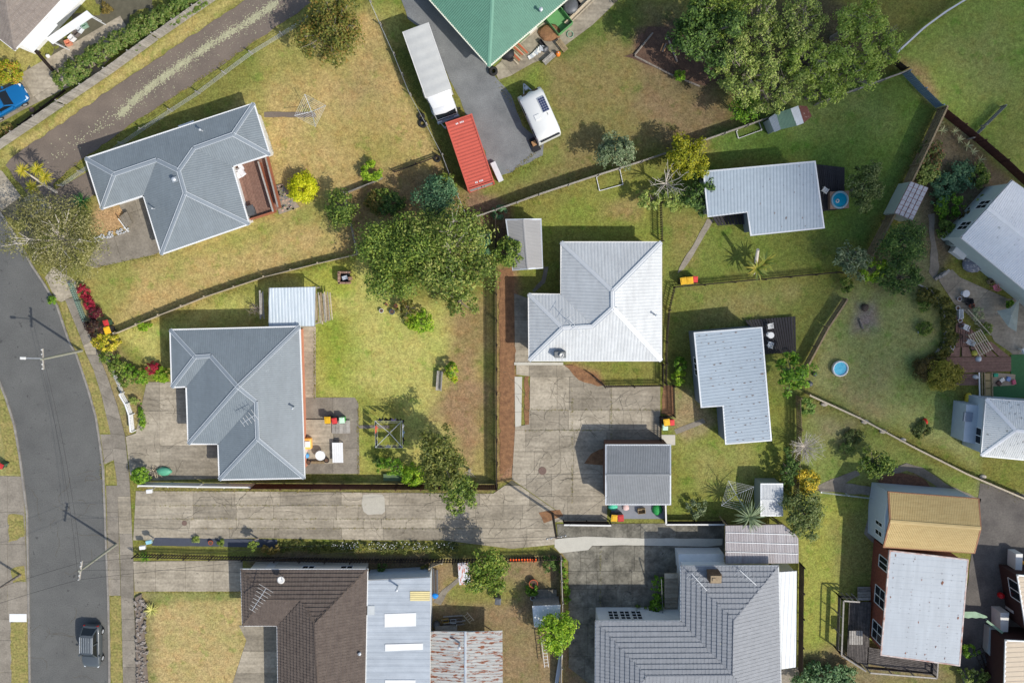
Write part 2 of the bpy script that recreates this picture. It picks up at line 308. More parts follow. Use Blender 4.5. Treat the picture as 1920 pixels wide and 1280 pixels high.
# lawns differ in how dry they are: colour zones (photo plan points, sRGB, soft edge in metres), later ones lie over earlier ones
ZONES = [
    ([(430, 210), (560, 80), (700, 20), (745, 110), (850, 340), (760, 420), (660, 480), (480, 520), (200, 640), (140, 540), (330, 470), (510, 400)], (176, 150, 92), 1.2),
    ([(480, 60), (560, 30), (640, 120), (560, 150), (480, 190), (470, 120)], (150, 138, 74), 1.6),
    ([(600, 250), (700, 200), (760, 300), (680, 330)], (160, 140, 78), 2.5),
    ([(640, 100), (720, 80), (730, 200), (650, 190)], (158, 136, 86), 2.2),
    ([(330, 475), (470, 425), (600, 380), (610, 410), (470, 455), (330, 500)], (150, 140, 74), 1.2),
    ([(150, 545), (230, 500), (250, 530), (190, 640), (165, 600)], (146, 138, 72), 1.2),
    ([(225, 625), (480, 545), (680, 480), (700, 560), (900, 560), (905, 900), (670, 900), (670, 750), (590, 745), (590, 640), (300, 640), (330, 720)], (174, 164, 88), 0.8),
    ([(590, 600), (660, 590), (660, 740), (590, 745)], (140, 145, 58), 1.6),
    ([(560, 510), (660, 490), (650, 540), (600, 550)], (150, 152, 62), 1.2),
    ([(672, 745), (760, 745), (740, 890), (674, 895)], (140, 138, 62), 1.4),
    ([(850, 660), (906, 600), (906, 895), (870, 895), (820, 780)], (150, 120, 84), 1.8),
    ([(830, 600), (906, 560), (906, 640), (850, 680)], (146, 122, 78), 1.5),
    ([(700, 320), (850, 300), (880, 410), (700, 420), (655, 470), (650, 370)], (148, 122, 80), 1.2),
    ([(170, 375), (260, 380), (240, 440), (170, 440)], (176, 142, 96), 0.8),
    ([(120, 350), (185, 320), (190, 385), (150, 380)], (140, 126, 70), 0.8),
    ([(160, 310), (170, 350), (110, 385), (90, 380)], (150, 136, 84), 0.6),
    # green roofed house lot
    ([(930, 150), (1080, 60), (1190, 0), (1280, 0), (1280, 120), (1400, 250), (1200, 290), (930, 390), (900, 380), (1000, 300), (1020, 260)], (128, 114, 68), 1.0),
    ([(930, 160), (1010, 120), (1060, 240), (1060, 290), (950, 350), (930, 340), (1030, 270)], (116, 122, 54), 1.2),
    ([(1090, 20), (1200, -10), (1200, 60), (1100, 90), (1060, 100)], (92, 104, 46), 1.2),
    ([(1200, 110), (1320, 130), (1400, 260), (1260, 270), (1180, 200)], (124, 104, 72), 1.6),
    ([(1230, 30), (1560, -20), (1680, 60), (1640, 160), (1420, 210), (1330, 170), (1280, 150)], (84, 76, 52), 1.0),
    ([(1195, 55), (1270, 50), (1340, 130), (1345, 160), (1190, 105)], (104, 80, 62), 0.5),
    ([(700, 0), (745, 0), (755, 60), (730, 80)], (140, 138, 70), 0.8),
    ([(735, 90), (770, 90), (880, 340), (860, 360)], (104, 108, 50), 0.6),
    # centre plots
    ([(960, 410), (1240, 330), (1240, 455), (1050, 455), (1020, 500), (960, 520)], (126, 128, 56), 1.0),
    ([(1130, 380), (1200, 370), (1200, 420), (1140, 420)], (150, 128, 78), 1.0),
    ([(1240, 330), (1320, 300), (1580, 430), (1580, 510), (1250, 530)], (106, 112, 50), 1.0),
    ([(1260, 400), (1330, 410), (1300, 500), (1260, 500)], (122, 112, 60), 1.2),
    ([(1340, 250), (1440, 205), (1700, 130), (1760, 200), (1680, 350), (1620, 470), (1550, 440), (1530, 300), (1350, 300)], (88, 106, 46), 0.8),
    ([(1480, 180), (1640, 150), (1650, 230), (1500, 260)], (108, 116, 62), 2.5),
    ([(1258, 540), (1570, 515), (1570, 560), (1500, 680), (1490, 740), (1260, 730)], (112, 112, 54), 1.0),
    ([(1300, 550), (1420, 530), (1500, 540), (1420, 590), (1310, 600)], (124, 116, 66), 1.5),
    ([(1260, 720), (1480, 740), (1480, 970), (1258, 970)], (116, 118, 52), 1.0),
    ([(1262, 730), (1290, 730), (1340, 790), (1290, 830), (1262, 800)], (140, 122, 84), 0.8),
    ([(1290, 840), (1400, 830), (1420, 900), (1320, 920)], (130, 124, 66), 1.5),
    # right hand plots
    ([(1575, 540), (1680, 530), (1760, 540), (1780, 620), (1700, 720), (1760, 760), (1830, 760), (1830, 870), (1600, 770), (1510, 720)], (122, 122, 70), 1.0),
    ([(1560, 700), (1640, 720), (1660, 790), (1580, 760)], (136, 122, 80), 2.0),
    ([(1690, 640), (1740, 720), (1800, 770), (1740, 780), (1690, 720)], (104, 112, 60), 1.5),
    ([(1600, 560), (1640, 570), (1640, 620), (1600, 620)], (120, 106, 92), 0.8),
    ([(1495, 740), (1600, 785), (1800, 880), (1910, 930), (1840, 960), (1660, 930), (1640, 900), (1530, 940), (1490, 900)], (108, 112, 56), 1.0),
    ([(1520, 760), (1600, 790), (1580, 840), (1520, 830)], (124, 112, 78), 1.5),
    ([(1650, 895), (1720, 885), (1760, 925), (1650, 925)], (112, 84, 66), 0.5),
    ([(1500, 930), (1640, 930), (1640, 1250), (1500, 1250)], (126, 124, 56), 0.8),
    ([(1560, 1000), (1640, 940), (1640, 1100), (1575, 1120)], (112, 108, 56), 1.2),
    ([(1500, 1220), (1700, 1200), (1800, 1280), (1500, 1300)], (110, 96, 66), 1.5),
    ([(1660, 90), (1700, 60), (1830, -20), (1960, -20), (1960, 380), (1830, 260), (1760, 200)], (122, 130, 58), 0.7),
    ([(1740, 80), (1860, 40), (1900, 160), (1780, 170)], (126, 128, 64), 3.0),
    ([(1860, 200), (1960, 150), (1960, 340), (1870, 270)], (128, 128, 60), 2.0),
    ([(1680, 108), (1700, 120), (1740, 130), (1760, 190), (1740, 185)], (152, 122, 78), 0.7),
    ([(1760, 215), (1915, 345), (1800, 440), (1760, 520), (1700, 420), (1700, 345)], (96, 84, 62), 0.7),
    ([(1630, 470), (1720, 400), (1760, 520), (1740, 545), (1640, 560)], (104, 100, 66), 0.8),
    ([(1840, 900), (1960, 940), (1960, 1300), (1820, 1300)], (84, 80, 74), 0.8),
    # street side
    ([(130, 560), (180, 560), (300, 800), (235, 820)], (150, 132, 86), 0.5),
    ([(255, 1105), (460, 1105), (470, 1300), (255, 1300)], (176, 152, 98), 0.7),
    ([(270, 1108), (455, 1108), (455, 1124), (275, 1126)], (134, 130, 72), 0.7),
    ([(255, 1110), (290, 1110), (292, 1300), (255, 1300)], (140, 128, 80), 0.8),
    ([(-60, 690), (50, 760), (60, 1300), (-60, 1300)], (150, 140, 84), 0.5),
    ([(-60, 80), (70, 100), (90, 130), (0, 180), (-60, 200)], (164, 150, 84), 0.7),
    ([(0, 290), (420, -10), (470, -10), (120, 230), (0, 320)], (170, 152, 90), 0.5),
    ([(265, 905), (930, 905), (930, 922), (265, 922)], (134, 120, 76), 0.4),
    ([(690, 1060), (1050, 1040), (1060, 1290), (690, 1290)], (140, 118, 82), 0.6),
    ([(830, 1080), (990, 1100), (980, 1130), (840, 1130)], (134, 126, 66), 1.0),
    ([(460, 1035), (800, 1040), (800, 1068), (460, 1064)], (116, 98, 70), 0.4),
    ([(1055, 1150), (1115, 1250), (1110, 1300), (1050, 1300)], (140, 116, 84), 0.6),
    ([(936, 500), (968, 500), (970, 900), (932, 905)], (150, 112, 80), 0.5),
    ([(885, 355), (960, 385), (960, 420), (930, 520), (932, 420), (870, 415)], (136, 108, 80), 0.5),
    ([(1060, 680), (1120, 700), (1130, 722), (1060, 690)], (156, 116, 80), 0.5),
]
def sdist(poly, X, Y):
    """signed distance, positive inside"""
    d = np.full(X.shape, 1e9); ins = np.zeros(X.shape, bool); n = len(poly)
    for i in range(n):
        ax, ay = poly[i][0], poly[i][1]; bx, by = poly[(i + 1) % n][0], poly[(i + 1) % n][1]
        ex, ey = bx - ax, by - ay; L2 = ex * ex + ey * ey + 1e-12
        t = np.clip(((X - ax) * ex + (Y - ay) * ey) / L2, 0, 1)
        d = np.minimum(d, np.hypot(X - ax - t * ex, Y - ay - t * ey))
        if ay != by:
            c = ((ay > Y) != (by > Y)) & (X < (bx - ax) * (Y - ay) / (by - ay) + ax); ins ^= c
    return np.where(ins, d, -d)
def wob(X, Y, s, seed):
    r = np.random.default_rng(seed); o = np.zeros(X.shape)
    for k in range(6):
        f = s * 1.7 ** (k * 0.8); a, ph = r.uniform(0, 6.28, 2); o += np.sin((X * math.cos(a) + Y * math.sin(a)) * f + ph) / 1.5 ** k
    return o
xs = np.concatenate([[-400, -200, -110, -75], np.arange(-62, 62.1, 0.4), [75, 110, 200, 400]])
ys = np.concatenate([[-400, -200, -100, -60], np.arange(-46, 30.1, 0.4), [45, 100, 200, 400]])
GX, GY = np.meshgrid(xs, ys)
col = np.empty(GX.shape + (3,)); col[:] = lin(122, 120, 62)
wv = wob(GX, GY, 0.9, 3)
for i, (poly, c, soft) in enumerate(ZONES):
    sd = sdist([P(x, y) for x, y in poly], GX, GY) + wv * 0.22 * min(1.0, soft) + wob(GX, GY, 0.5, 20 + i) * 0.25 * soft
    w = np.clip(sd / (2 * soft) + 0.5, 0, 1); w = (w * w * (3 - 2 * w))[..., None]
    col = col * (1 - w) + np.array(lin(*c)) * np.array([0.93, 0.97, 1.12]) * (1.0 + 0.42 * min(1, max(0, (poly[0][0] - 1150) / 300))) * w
ny, nx = GX.shape
me = bpy.data.meshes.new('ground')
gz = 0.012 * wob(GX, GY, 1.3, 9) * (np.abs(GX) < 60) - 0.035
idx = np.arange(nx * ny).reshape(ny, nx)
fq = np.stack([idx[:-1, :-1], idx[:-1, 1:], idx[1:, 1:], idx[1:, :-1]], -1).reshape(-1, 4)
me.from_pydata(np.stack([GX, GY, gz], -1).reshape(-1, 3).tolist(), [], fq.tolist())
at = me.color_attributes.new('lawn', 'FLOAT_COLOR', 'POINT')
at.data.foreach_set('color', np.concatenate([col.reshape(-1, 3), np.ones((nx * ny, 1))], 1).astype(np.float32).ravel())
me.polygons.foreach_set('use_smooth', [True] * len(me.polygons))
mg = bpy.data.materials.new('lawn grass'); mg.use_nodes = True
nt = mg.node_tree; N, L = nt.nodes, nt.links; bs = N['Principled BSDF']; bs.inputs['Roughness'].default_value = 0.95; bs.inputs['Specular IOR Level'].default_value = 0.1
va = N.new('ShaderNodeVertexColor'); va.layer_name = 'lawn'; gp = N.new('ShaderNodeNewGeometry').outputs['Position']
def noise(scale, detail, lo=0.3, hi=0.7, rough=0.6):
    n = N.new('ShaderNodeTexNoise'); n.inputs['Scale'].default_value = scale; n.inputs['Detail'].default_value = detail; n.inputs['Roughness'].default_value = rough
    L.new(gp, n.inputs['Vector']); r = N.new('ShaderNodeMapRange'); r.inputs[1].default_value = lo; r.inputs[2].default_value = hi; L.new(n.outputs['Fac'], r.inputs[0]); return r.outputs[0], n
def scl(out, fac, lo, hi):
    r = N.new('ShaderNodeMapRange'); r.inputs[3].default_value = lo; r.inputs[4].default_value = hi; L.new(fac, r.inputs[0])
    v = N.new('ShaderNodeVectorMath'); v.operation = 'SCALE'; L.new(out, v.inputs[0]); L.new(r.outputs[0], v.inputs['Scale']); return v.outputs[0]
o = va.outputs['Color']
def tint(out, fac, rgb, amt):
    x = N.new('ShaderNodeMix'); x.data_type = 'RGBA'; x.blend_type = 'MULTIPLY'; m_ = N.new('ShaderNodeMath'); m_.operation = 'MULTIPLY'; m_.inputs[1].default_value = amt
    L.new(fac, m_.inputs[0]); L.new(m_.outputs[0], x.inputs['Factor']); L.new(out, x.inputs['A']); x.inputs['B'].default_value = (*rgb, 1); return x.outputs['Result']
f1, _ = noise(0.35, 5, 0.42, 0.68); o = tint(o, f1, (0.78, 0.96, 0.74), 0.7)          # greener drifts
f2, _ = noise(0.9, 6, 0.46, 0.72); o = tint(o, f2, (1.0, 0.86, 0.8), 0.75)           # browner drifts
f5, _ = noise(0.62, 6, 0.56, 0.66, 0.65); o = tint(o, f5, (0.66, 0.88, 0.6), 0.8)             # clover and weed clumps
f6, _ = noise(1.6, 6, 0.6, 0.7, 0.7); o = tint(o, f6, (0.8, 0.7, 0.62), 0.7)               # scuffed bare spots
f3, n3_ = noise(2.4, 6, 0.3, 0.7, 0.72); o = scl(o, f3, 0.68, 1.32)
f4, n4_ = noise(6.5, 4, 0.3, 0.7, 0.8); o = scl(o, f4, 0.55, 1.45)
L.new(o, bs.inputs['Base Color'])
bp = N.new('ShaderNodeBump'); bp.inputs['Strength'].default_value = 0.6; bp.inputs['Distance'].default_value = 0.06; L.new(n4_.outputs['Fac'], bp.inputs['Height']); L.new(bp.outputs['Normal'], bs.inputs['Normal'])
me.materials.append(mg); go = bpy.data.objects.new('ground', me); CO.objects.link(go); struct(go)

# ------------------------------------------------------------------ roads, kerbs, paths
def sheet(name, pts, m, z=0.004, amp=0.05, step=0.6, seed=1, thick=0.06):
    poly = ccw(rough_poly(pl(*pts), amp, step, seed) if amp else [(q.x, q.y) for q in pl(*pts)])
    return struct(obj(name, MB().prism(poly, z - thick, z), m))
road_r = [(-40, 345), (0, 397), (32, 445), (60, 497), (82, 530), (107, 572), (130, 640), (144, 665), (165, 727), (180, 780), (187, 825), (194, 880), (197, 960), (200, 1040), (203, 1110), (205, 1200), (206, 1330)]
road_l = [(57, 1330), (55, 1200), (54, 1120), (51, 960), (42, 890), (37, 852), (27, 795), (12, 747), (-5, 705), (-40, 640), (-70, 590)]
sheet('road', road_r + road_l, m_asphalt, 0.0, amp=0.03, thick=0.05)
def ribbon(name, pts, w, h, m, z0=-0.05):
    q = pl(*pts); mb = MB(); L_ = []; R_ = []
    for i, p in enumerate(q):
        d = (q[min(i + 1, len(q) - 1)] - q[max(i - 1, 0)]).normalized(); n = Vector((-d.y, d.x, 0)); L_.append(p + n * w / 2); R_.append(p - n * w / 2)
    for i in range(len(q) - 1):
        a, b, c, d = L_[i], L_[i + 1], R_[i + 1], R_[i]
        mb.prism(ccw([(v.x, v.y) for v in (a, b, c, d)]), z0, z0 + h)
    return struct(obj(name, mb, m))
ribbon('kerb', road_r, 0.17, 0.16, m_kerb); ribbon('kerb', road_l, 0.17, 0.15, m_kerb)
lane_l = [(10, 310), (32, 287), (125, 225), (225, 155), (325, 90), (465, -2), (500, -25)]
lane_r = [(640, -25), (592, 0), (530, 42), (480, 76), (375, 150), (312, 190), (225, 247), (125, 322), (100, 345), (112, 392), (80, 400), (55, 370)]
sheet('lane', lane_l + lane_r, m_lane, 0.001, amp=0.09, step=0.5)
sheet('path', [(95, 362), (165, 322), (200, 350), (118, 400)], m_lane, 0.006, amp=0.05)
# lichen flecks growing down the middle of the lane
mb = MB(); r_ = random.Random(5)
cl = [(225, 215), (260, 180), (300, 150), (345, 118), (400, 80), (470, 38), (520, 5)]
for k in range(3200):
    t = r_.random() * (len(cl) - 1); i = int(t); f = t - i; x = cl[i][0] + (cl[i + 1][0] - cl[i][0]) * f; y = cl[i][1] + (cl[i + 1][1] - cl[i][1]) * f
    s = 4.5 if k % 3 else 15; x += r_.gauss(0, s); y += r_.gauss(0, s); p = P(x, y); R_ = r_.uniform(0.02, 0.08) * (1 if k % 3 else 0.6); zf = r_.uniform(.004, .03); a0 = r_.random() * 6
    mb.add([(p.x + math.cos(a0 + a) * R_ * r_.uniform(.6, 1.3), p.y + math.sin(a0 + a) * R_ * r_.uniform(.5, 1.2), zf) for a in (0, 1.2, 2.5, 3.8, 5.0)], [(0, 1, 2, 3, 4)])
for k in range(2200):
    t = r_.random() * (len(cl) - 1); i = int(t); f = t - i; x = cl[i][0] + (cl[i + 1][0] - cl[i][0]) * f + r_.gauss(0, 2.6); y = cl[i][1] + (cl[i + 1][1] - cl[i][1]) * f + r_.gauss(0, 2.6); p = P(x, y); R_ = r_.uniform(.03, .075); zf = r_.uniform(.004, .03); a0 = r_.random() * 6
    if math.sin(t * 9) < -.55: continue
    mb.add([(p.x + math.cos(a0 + a) * R_ * r_.uniform(.6, 1.3), p.y + math.sin(a0 + a) * R_ * r_.uniform(.5, 1.2), zf) for a in (0, 1.2, 2.5, 3.8, 5.0)], [(0, 1, 2, 3, 4)])
for k in range(140):
    x, y = r_.gauss(165, 40), 0; y = 250 - (x - 165) * .65 + r_.gauss(0, 9); p = P(x, y); R_ = r_.uniform(0.03, 0.07); a0 = r_.random() * 6
    mb.add([(p.x + math.cos(a0 + a) * R_, p.y + math.sin(a0 + a) * R_, 0.005) for a in (0, 1.2, 2.5, 3.8, 5.0)], [(0, 1, 2, 3, 4)])
mo = stuff(obj('lichen', mb, mat('lichen', lin(168, 166, 134), 0.95, island=0.15))); mo['label'] = 'pale lichen flecks down the middle of the lane'

def slabs(name, pts, m, us, vs, axis=(1, 0), z=0.02, gap=0.025, seed=3, drop=0.0):
    """concrete poured in bays: a dark base and one slab object per bay. us, vs = joint lines in photo pixels along/across axis"""; stag = 9 if len(us) > 5 else 0
    poly = ccw([(q.x, q.y) for q in pl(*pts)])
    root = struct(obj(name, MB().prism(poly, z - 0.10, z - 0.03), mat('joint', lin(92, 88, 72), 0.95, 0.2)))
    r = random.Random(seed); A = Vector(axis).normalized(); B = Vector((-A.y, A.x))
    def lines(vals, ax):       # photo-pixel lines -> (normal, offset) in metres, through the plan
        o_ = []
        for val in vals:
            p0 = ax * val; t = Vector((-ax.y, ax.x)); a = P(p0.x + t.x * -300 + PC[0], p0.y + t.y * -300 + PC[1]); b = P(p0.x + t.x * 300 + PC[0], p0.y + t.y * 300 + PC[1])
            d = (b - a); n = Vector((d.y, -d.x)).normalized()
            if n.x * ax.x - n.y * ax.y < 0: n = -n
            o_.append((n, n.x * a.x + n.y * a.y))
        return o_
    PC = (0, 0) if axis == (1, 0) else pts[0]
    LV = lines(vs, B); rows_ = [lines([u + (r.uniform(-stag, stag) if 0 < k < len(us) - 1 else 0) for k, u in enumerate(us)], A) for _ in LV]
    for i in range(len(us) - 1):
        for j in range(len(LV) - 1):
            q = poly; LU = rows_[j]
            for (n, c), sg in ((LU[i], -1), (LU[i + 1], 1), (LV[j], -1), (LV[j + 1], 1)):
                q = clip_half(q, sg * n.x, sg * n.y, sg * c - gap / 2)
                if len(q) < 3: break
            if len(q) < 3 or abs(area2(q)) < 0.15: continue
            if r.random() < drop: continue
            obj('slab', MB().prism(q, z - 0.06, z + r.uniform(-0.008, 0.008)), m, root)
    return root

# footpath along the street, in bays
fp_l = [(122, 562), (150, 630), (162, 665), (175, 692), (190, 740), (207, 812), (214, 866), (219, 900), (222, 960), (225, 1040), (227, 1120), (229, 1200), (231, 1300)]
fp_r = [(143, 555), (162, 612), (185, 665), (200, 702), (220, 760), (234, 815), (240, 870), (243, 900), (246, 960), (250, 1040), (251, 1120), (254, 1200), (257, 1300)]
base = struct(obj('footpath', MB().prism(ccw([(q.x, q.y) for q in pl(*(fp_l + fp_r[::-1]))]), -0.06, 0.0), mat('joint', lin(92, 88, 72), 0.95, 0.2)))
for i in range(len(fp_l) - 1):
    for k in range(2):
        f0, f1 = k / 2, k / 2 + 0.5; lp = lambda a, b, f: (a[0] + (b[0] - a[0]) * f, a[1] + (b[1] - a[1]) * f)
        q = ccw([(v.x, v.y) for v in pl(lp(fp_l[i], fp_l[i + 1], f0), lp(fp_l[i], fp_l[i + 1], f1), lp(fp_r[i], fp_r[i + 1], f1), lp(fp_r[i], fp_r[i + 1], f0))])
        obj('slab', MB().prism(inset(q, 0.012), -0.03, 0.02), m_concrete if (i, k) in ((1, 1), (7, 1), (8, 0)) else m_path, base)
sheet('verge', [(-30, 745), (12, 752), (27, 800), (37, 852), (40, 888), (12, 888), (2, 800), (-30, 770)], mat('verge grass', lin(152, 136, 84), 0.95, scale=1.3, col2=lin(116, 118, 60), fine=0.38, fscale=5, bump=0.5, bscale=14), 0.006)
m_verge = MATS['verge grass']
sheet('verge', [(112, 566), (122, 564), (150, 632), (162, 668), (175, 694), (190, 742), (205, 792), (207, 812), (187, 812), (181, 780), (167, 727), (146, 665), (132, 640)], m_verge, 0.005, 0.11, 0.4)
sheet('verge', [(199, 872), (214, 866), (219, 908), (199, 908)], m_verge, 0.005, 0.11, 0.4)
sheet('verge', [(207, 1117), (227, 1117), (231, 1330), (209, 1330)], m_verge, 0.005, 0.11, 0.4)
sheet('verge', [(16, 963), (44, 966), (46, 1006), (16, 1016)], m_verge, 0.006, 0.11, 0.4)
sheet('verge', [(20, 1066), (46, 1060), (48, 1090), (25, 1092)], m_verge, 0.006, 0.11, 0.4)
sheet('verge', [(20, 1166), (48, 1166), (52, 1330), (23, 1330)], m_verge, 0.006, 0.11, 0.4)
slabs('driveway', [(-60, 890), (44, 893), (52, 1160), (-60, 1160)], m_path, [-60, 14, 54], [890, 960, 1020, 1090, 1160], z=0.0)
slabs('driveway', [(-60, 1160), (20, 1160), (22, 1330), (-60, 1330)], m_path, [-60, -20, 30], [1160, 1200, 1260, 1330], z=0.0)
obj_w = struct(obj('crossing', MB().prism(ccw([(q.x, q.y) for q in pl((18, 1150), (50, 1150), (50, 1165), (18, 1165))]), -0.02, 0.03), m_white))
slabs('driveway', [(188, 814), (208, 814), (213, 862), (196, 870)], m_path, [186, 216], [812, 842, 872], z=0.0)
slabs('driveway', [(199, 910), (220, 910), (226, 1116), (204, 1116)], m_path, [198, 230], [908, 960, 1000, 1035, 1085, 1118], z=0.0, seed=8)
sheet('crossing', [(84, 520), (100, 500), (142, 527), (145, 552), (115, 566), (105, 562)], m_concrete, 0.0, 0.03)
# concrete up to the road at the lane mouth
slabs('footpath', [(-40, 290), (5, 322), (52, 385), (75, 415), (60, 470), (20, 415), (-40, 355)], m_concrete, [-60, -20, 30, 70, 110], [-60, -25, 0, 30, 90], axis=(0.6, 0.8), z=0.006)
slabs('path', [(44, 372), (62, 362), (95, 385), (98, 402), (60, 410)], m_concrete, [-20, 20, 60], [-40, 0, 40], axis=(0.8, 0.55), z=0.012)
# driveways
slabs('driveway', [(236, 818), (255, 812), (275, 716), (330, 716), (352, 735), (352, 832), (411, 834), (412, 897), (285, 900), (244, 890)], m_concrete, [200, 300, 420], [700, 770, 835, 910])
slabs('driveway', [(255, 920), (480, 921), (700, 923), (925, 925), (960, 900), (1040, 955), (1042, 1020), (960, 1028), (830, 1012), (700, 1012), (480, 1008), (262, 1012), (250, 1012)],
      m_concrete, [240, 360, 436, 520, 632, 676, 722, 815, 900, 985, 1045], [910, 947, 972, 990, 1030], seed=5)
slabs('driveway', [(250, 1052), (455, 1050), (455, 1108), (253, 1108)], m_concrete, [240, 292, 348, 400, 460], [1040, 1120])
sheet('patch', [(681, 926), (717, 926), (721, 932), (722, 958), (716, 963), (690, 965), (682, 958), (678, 944)], mat('new concrete', lin(176, 171, 156), 0.9, 0.07, fine=0.08), 0.034, 0.05, thick=0.02)
slabs('driveway', [(968, 684), (1062, 684), (1122, 722), (1238, 724), (1238, 834), (1140, 836), (1138, 978), (1040, 978), (1042, 955), (960, 898), (966, 800), (992, 795), (994, 705), (968, 702)],
      m_concrete, [960, 993, 1043, 1073, 1146, 1238], [680, 706, 768, 806, 846, 888, 930, 980], seed=11)
slabs('path', [(964, 550), (992, 560), (994, 684), (966, 684)], m_concrete, [960, 1000], [548, 600, 650, 690], z=0.01)
slabs('path', [(965, 706), (979, 706), (977, 804), (966, 804)], m_concrete_pale, [960, 985], [700, 738, 772, 810], z=0.01)
sheet('kerb_strip', [(964, 679), (1056, 679), (1056, 684), (964, 684)], m_concrete_pale, 0.06, 0.0)
slabs('driveway', [(1044, 982), (1357, 980), (1358, 1056), (1275, 1056), (1275, 1164), (1120, 1164), (1116, 1290), (1066, 1250), (1066, 1052), (1048, 1030)],
      m_concrete_dark, [1030, 1094, 1126, 1155, 1182, 1209, 1270, 1360], [978, 1008, 1023, 1070, 1104, 1138, 1170, 1230, 1300], seed=4)
sheet('strip', [(1040, 1010), (1095, 1005), (1180, 1008), (1355, 1009), (1354, 1021), (1325, 1024), (1180, 1021), (1110, 1022), (1103, 1030), (1050, 1036), (1040, 1025)], m_concrete_pale, 0.038, 0.02, thick=0.02)
slabs('driveway', [(185, 452), (232, 437), (244, 430), (272, 412), (284, 424), (300, 472), (290, 477), (180, 502), (160, 498)], m_path, [-80, 30, 150], [-40, 60, 130], axis=(0.95, -0.3), z=0.008)
slabs('path', [(224, 385), (268, 370), (284, 420), (245, 432), (232, 400)], m_path, [-40, 30, 80], [-60, 20, 60], axis=(0.95, -0.3), z=0.03)
sheet('path', [(495, 210), (590, 210), (592, 220), (495, 220)], m_lane, 0.0, 0.04)
slabs('path', [(565, 612), (592, 612), (592, 640), (592, 745), (568, 745)], m_concrete, [560, 600], [610, 660, 710, 745], z=0.0)
slabs('patio', [(568, 745), (665, 745), (672, 755), (674, 888), (569, 888)], m_path, [565, 624, 680], [744, 790, 840, 890], z=0.0)
slabs('patio', [(568, 786), (625, 786), (626, 868), (569, 868)], m_concrete, [560, 640], [780, 830, 870], z=0.14)
sheet('path', [(672, 797), (730, 797), (730, 803), (672, 803)], m_path, -0.005, 0.02)
# gravel yard by the green roofed house
sheet('gravel_yard', [(745, -20), (775, -20), (820, 10), (915, 122), (920, 128), (935, 150), (948, 165), (965, 195), (980, 235), (1020, 270), (1018, 292), (960, 322), (935, 330), (925, 320), (880, 225), (850, 160), (800, 60), (765, 35)], m_gravel, 0.0, 0.12)
slabs('patio', [(925, 128), (962, 92), (1010, 50), (1070, 0), (1165, -5), (1110, 48), (1060, 85), (1035, 105), (1000, 118), (975, 132), (958, 142), (935, 150)], m_concrete, [-100, 20, 70, 130, 250], [-100, 0, 100], axis=(0.75, -0.65), z=0.01)
# the concrete yard of the house in the corner
slabs('driveway', [(-40, 230), (0, 230), (45, 205), (125, 165), (170, 150), (280, 30), (300, -20), (130, -20), (70, 80), (75, 100), (30, 150), (-40, 185)], m_concrete, [-120, -30, 30, 110, 200, 330], [-40, 10, 30, 50, 100], axis=(0.86, -0.5), z=0.0, seed=21)
# right hand paths
sheet('path', [(1326, 410), (1338, 412), (1322, 440), (1300, 478), (1282, 505), (1270, 512), (1280, 490), (1305, 450)], m_path, 0.0, 0.05)
sheet('path', [(1020, 500), (1028, 500), (1022, 530), (1002, 548), (998, 545), (1015, 525)], m_path, 0.0, 0.05)
slabs('path', [(1264, 805), (1318, 784), (1324, 792), (1268, 814)], m_path, [-60, 20, 60], [-40, 40], axis=(0.93, -0.36), z=0.0)
slabs('patio', [(1238, 815), (1266, 815), (1266, 834), (1238, 834)], m_concrete_pale, [1230, 1270], [810, 840], z=0.0)
sheet('path', [(1740, 402), (1752, 400), (1752, 440), (1762, 500), (1752, 525), (1742, 510), (1746, 460)], m_path, 0.0, 0.06)
slabs('patio', [(1760, 525), (1785, 505), (1800, 520), (1890, 560), (1930, 560), (1930, 700), (1895, 660), (1865, 640), (1850, 610), (1800, 580), (1790, 570)], m_concrete, [-100, 30, 80, 300], [-100, 40, 200], axis=(0.7, 0.7), z=0.0)
sheet('path', [(1530, 912), (1560, 898), (1608, 880), (1612, 890), (1585, 905), (1640, 914), (1638, 928), (1530, 920)], m_path, 0.0, 0.06)
sheet('path', [(1672, 880), (1700, 868), (1730, 876), (1780, 910), (1840, 935), (1836, 948), (1780, 925), (1725, 892), (1700, 882), (1676, 890)], m_path, 0.0, 0.06)
sheet('yard', [(1838, 905), (1930, 930), (1930, 1290), (1810, 1290), (1795, 1240), (1820, 1050)], mat('wet concrete yard', lin(108, 103, 96), 0.9, scale=0.5, col2=lin(80, 76, 72), fine=0.15, fscale=6), 0.0, 0.05)
sheet('gravel_yard', [(1620, 1000), (1640, 930), (1668, 930), (1660, 1040)], m_path, 0.0, 0.03)
slabs('path', [(1190 + 250, 1260), (1498, 1250), (1500, 1300), (1440, 1300)], m_path, [1400, 1520], [1240, 1310], z=0.0)
slabs('driveway', [(448, 1172), (522, 1172), (524, 1300), (430, 1300), (462, 1200)], m_concrete, [420, 530], [1170, 1220, 1262, 1310], z=0.0)
sheet('path', [(812, 1128), (830, 1105), (862, 1080), (866, 1084), (838, 1112), (826, 1134)], m_path, 0.0, 0.04)
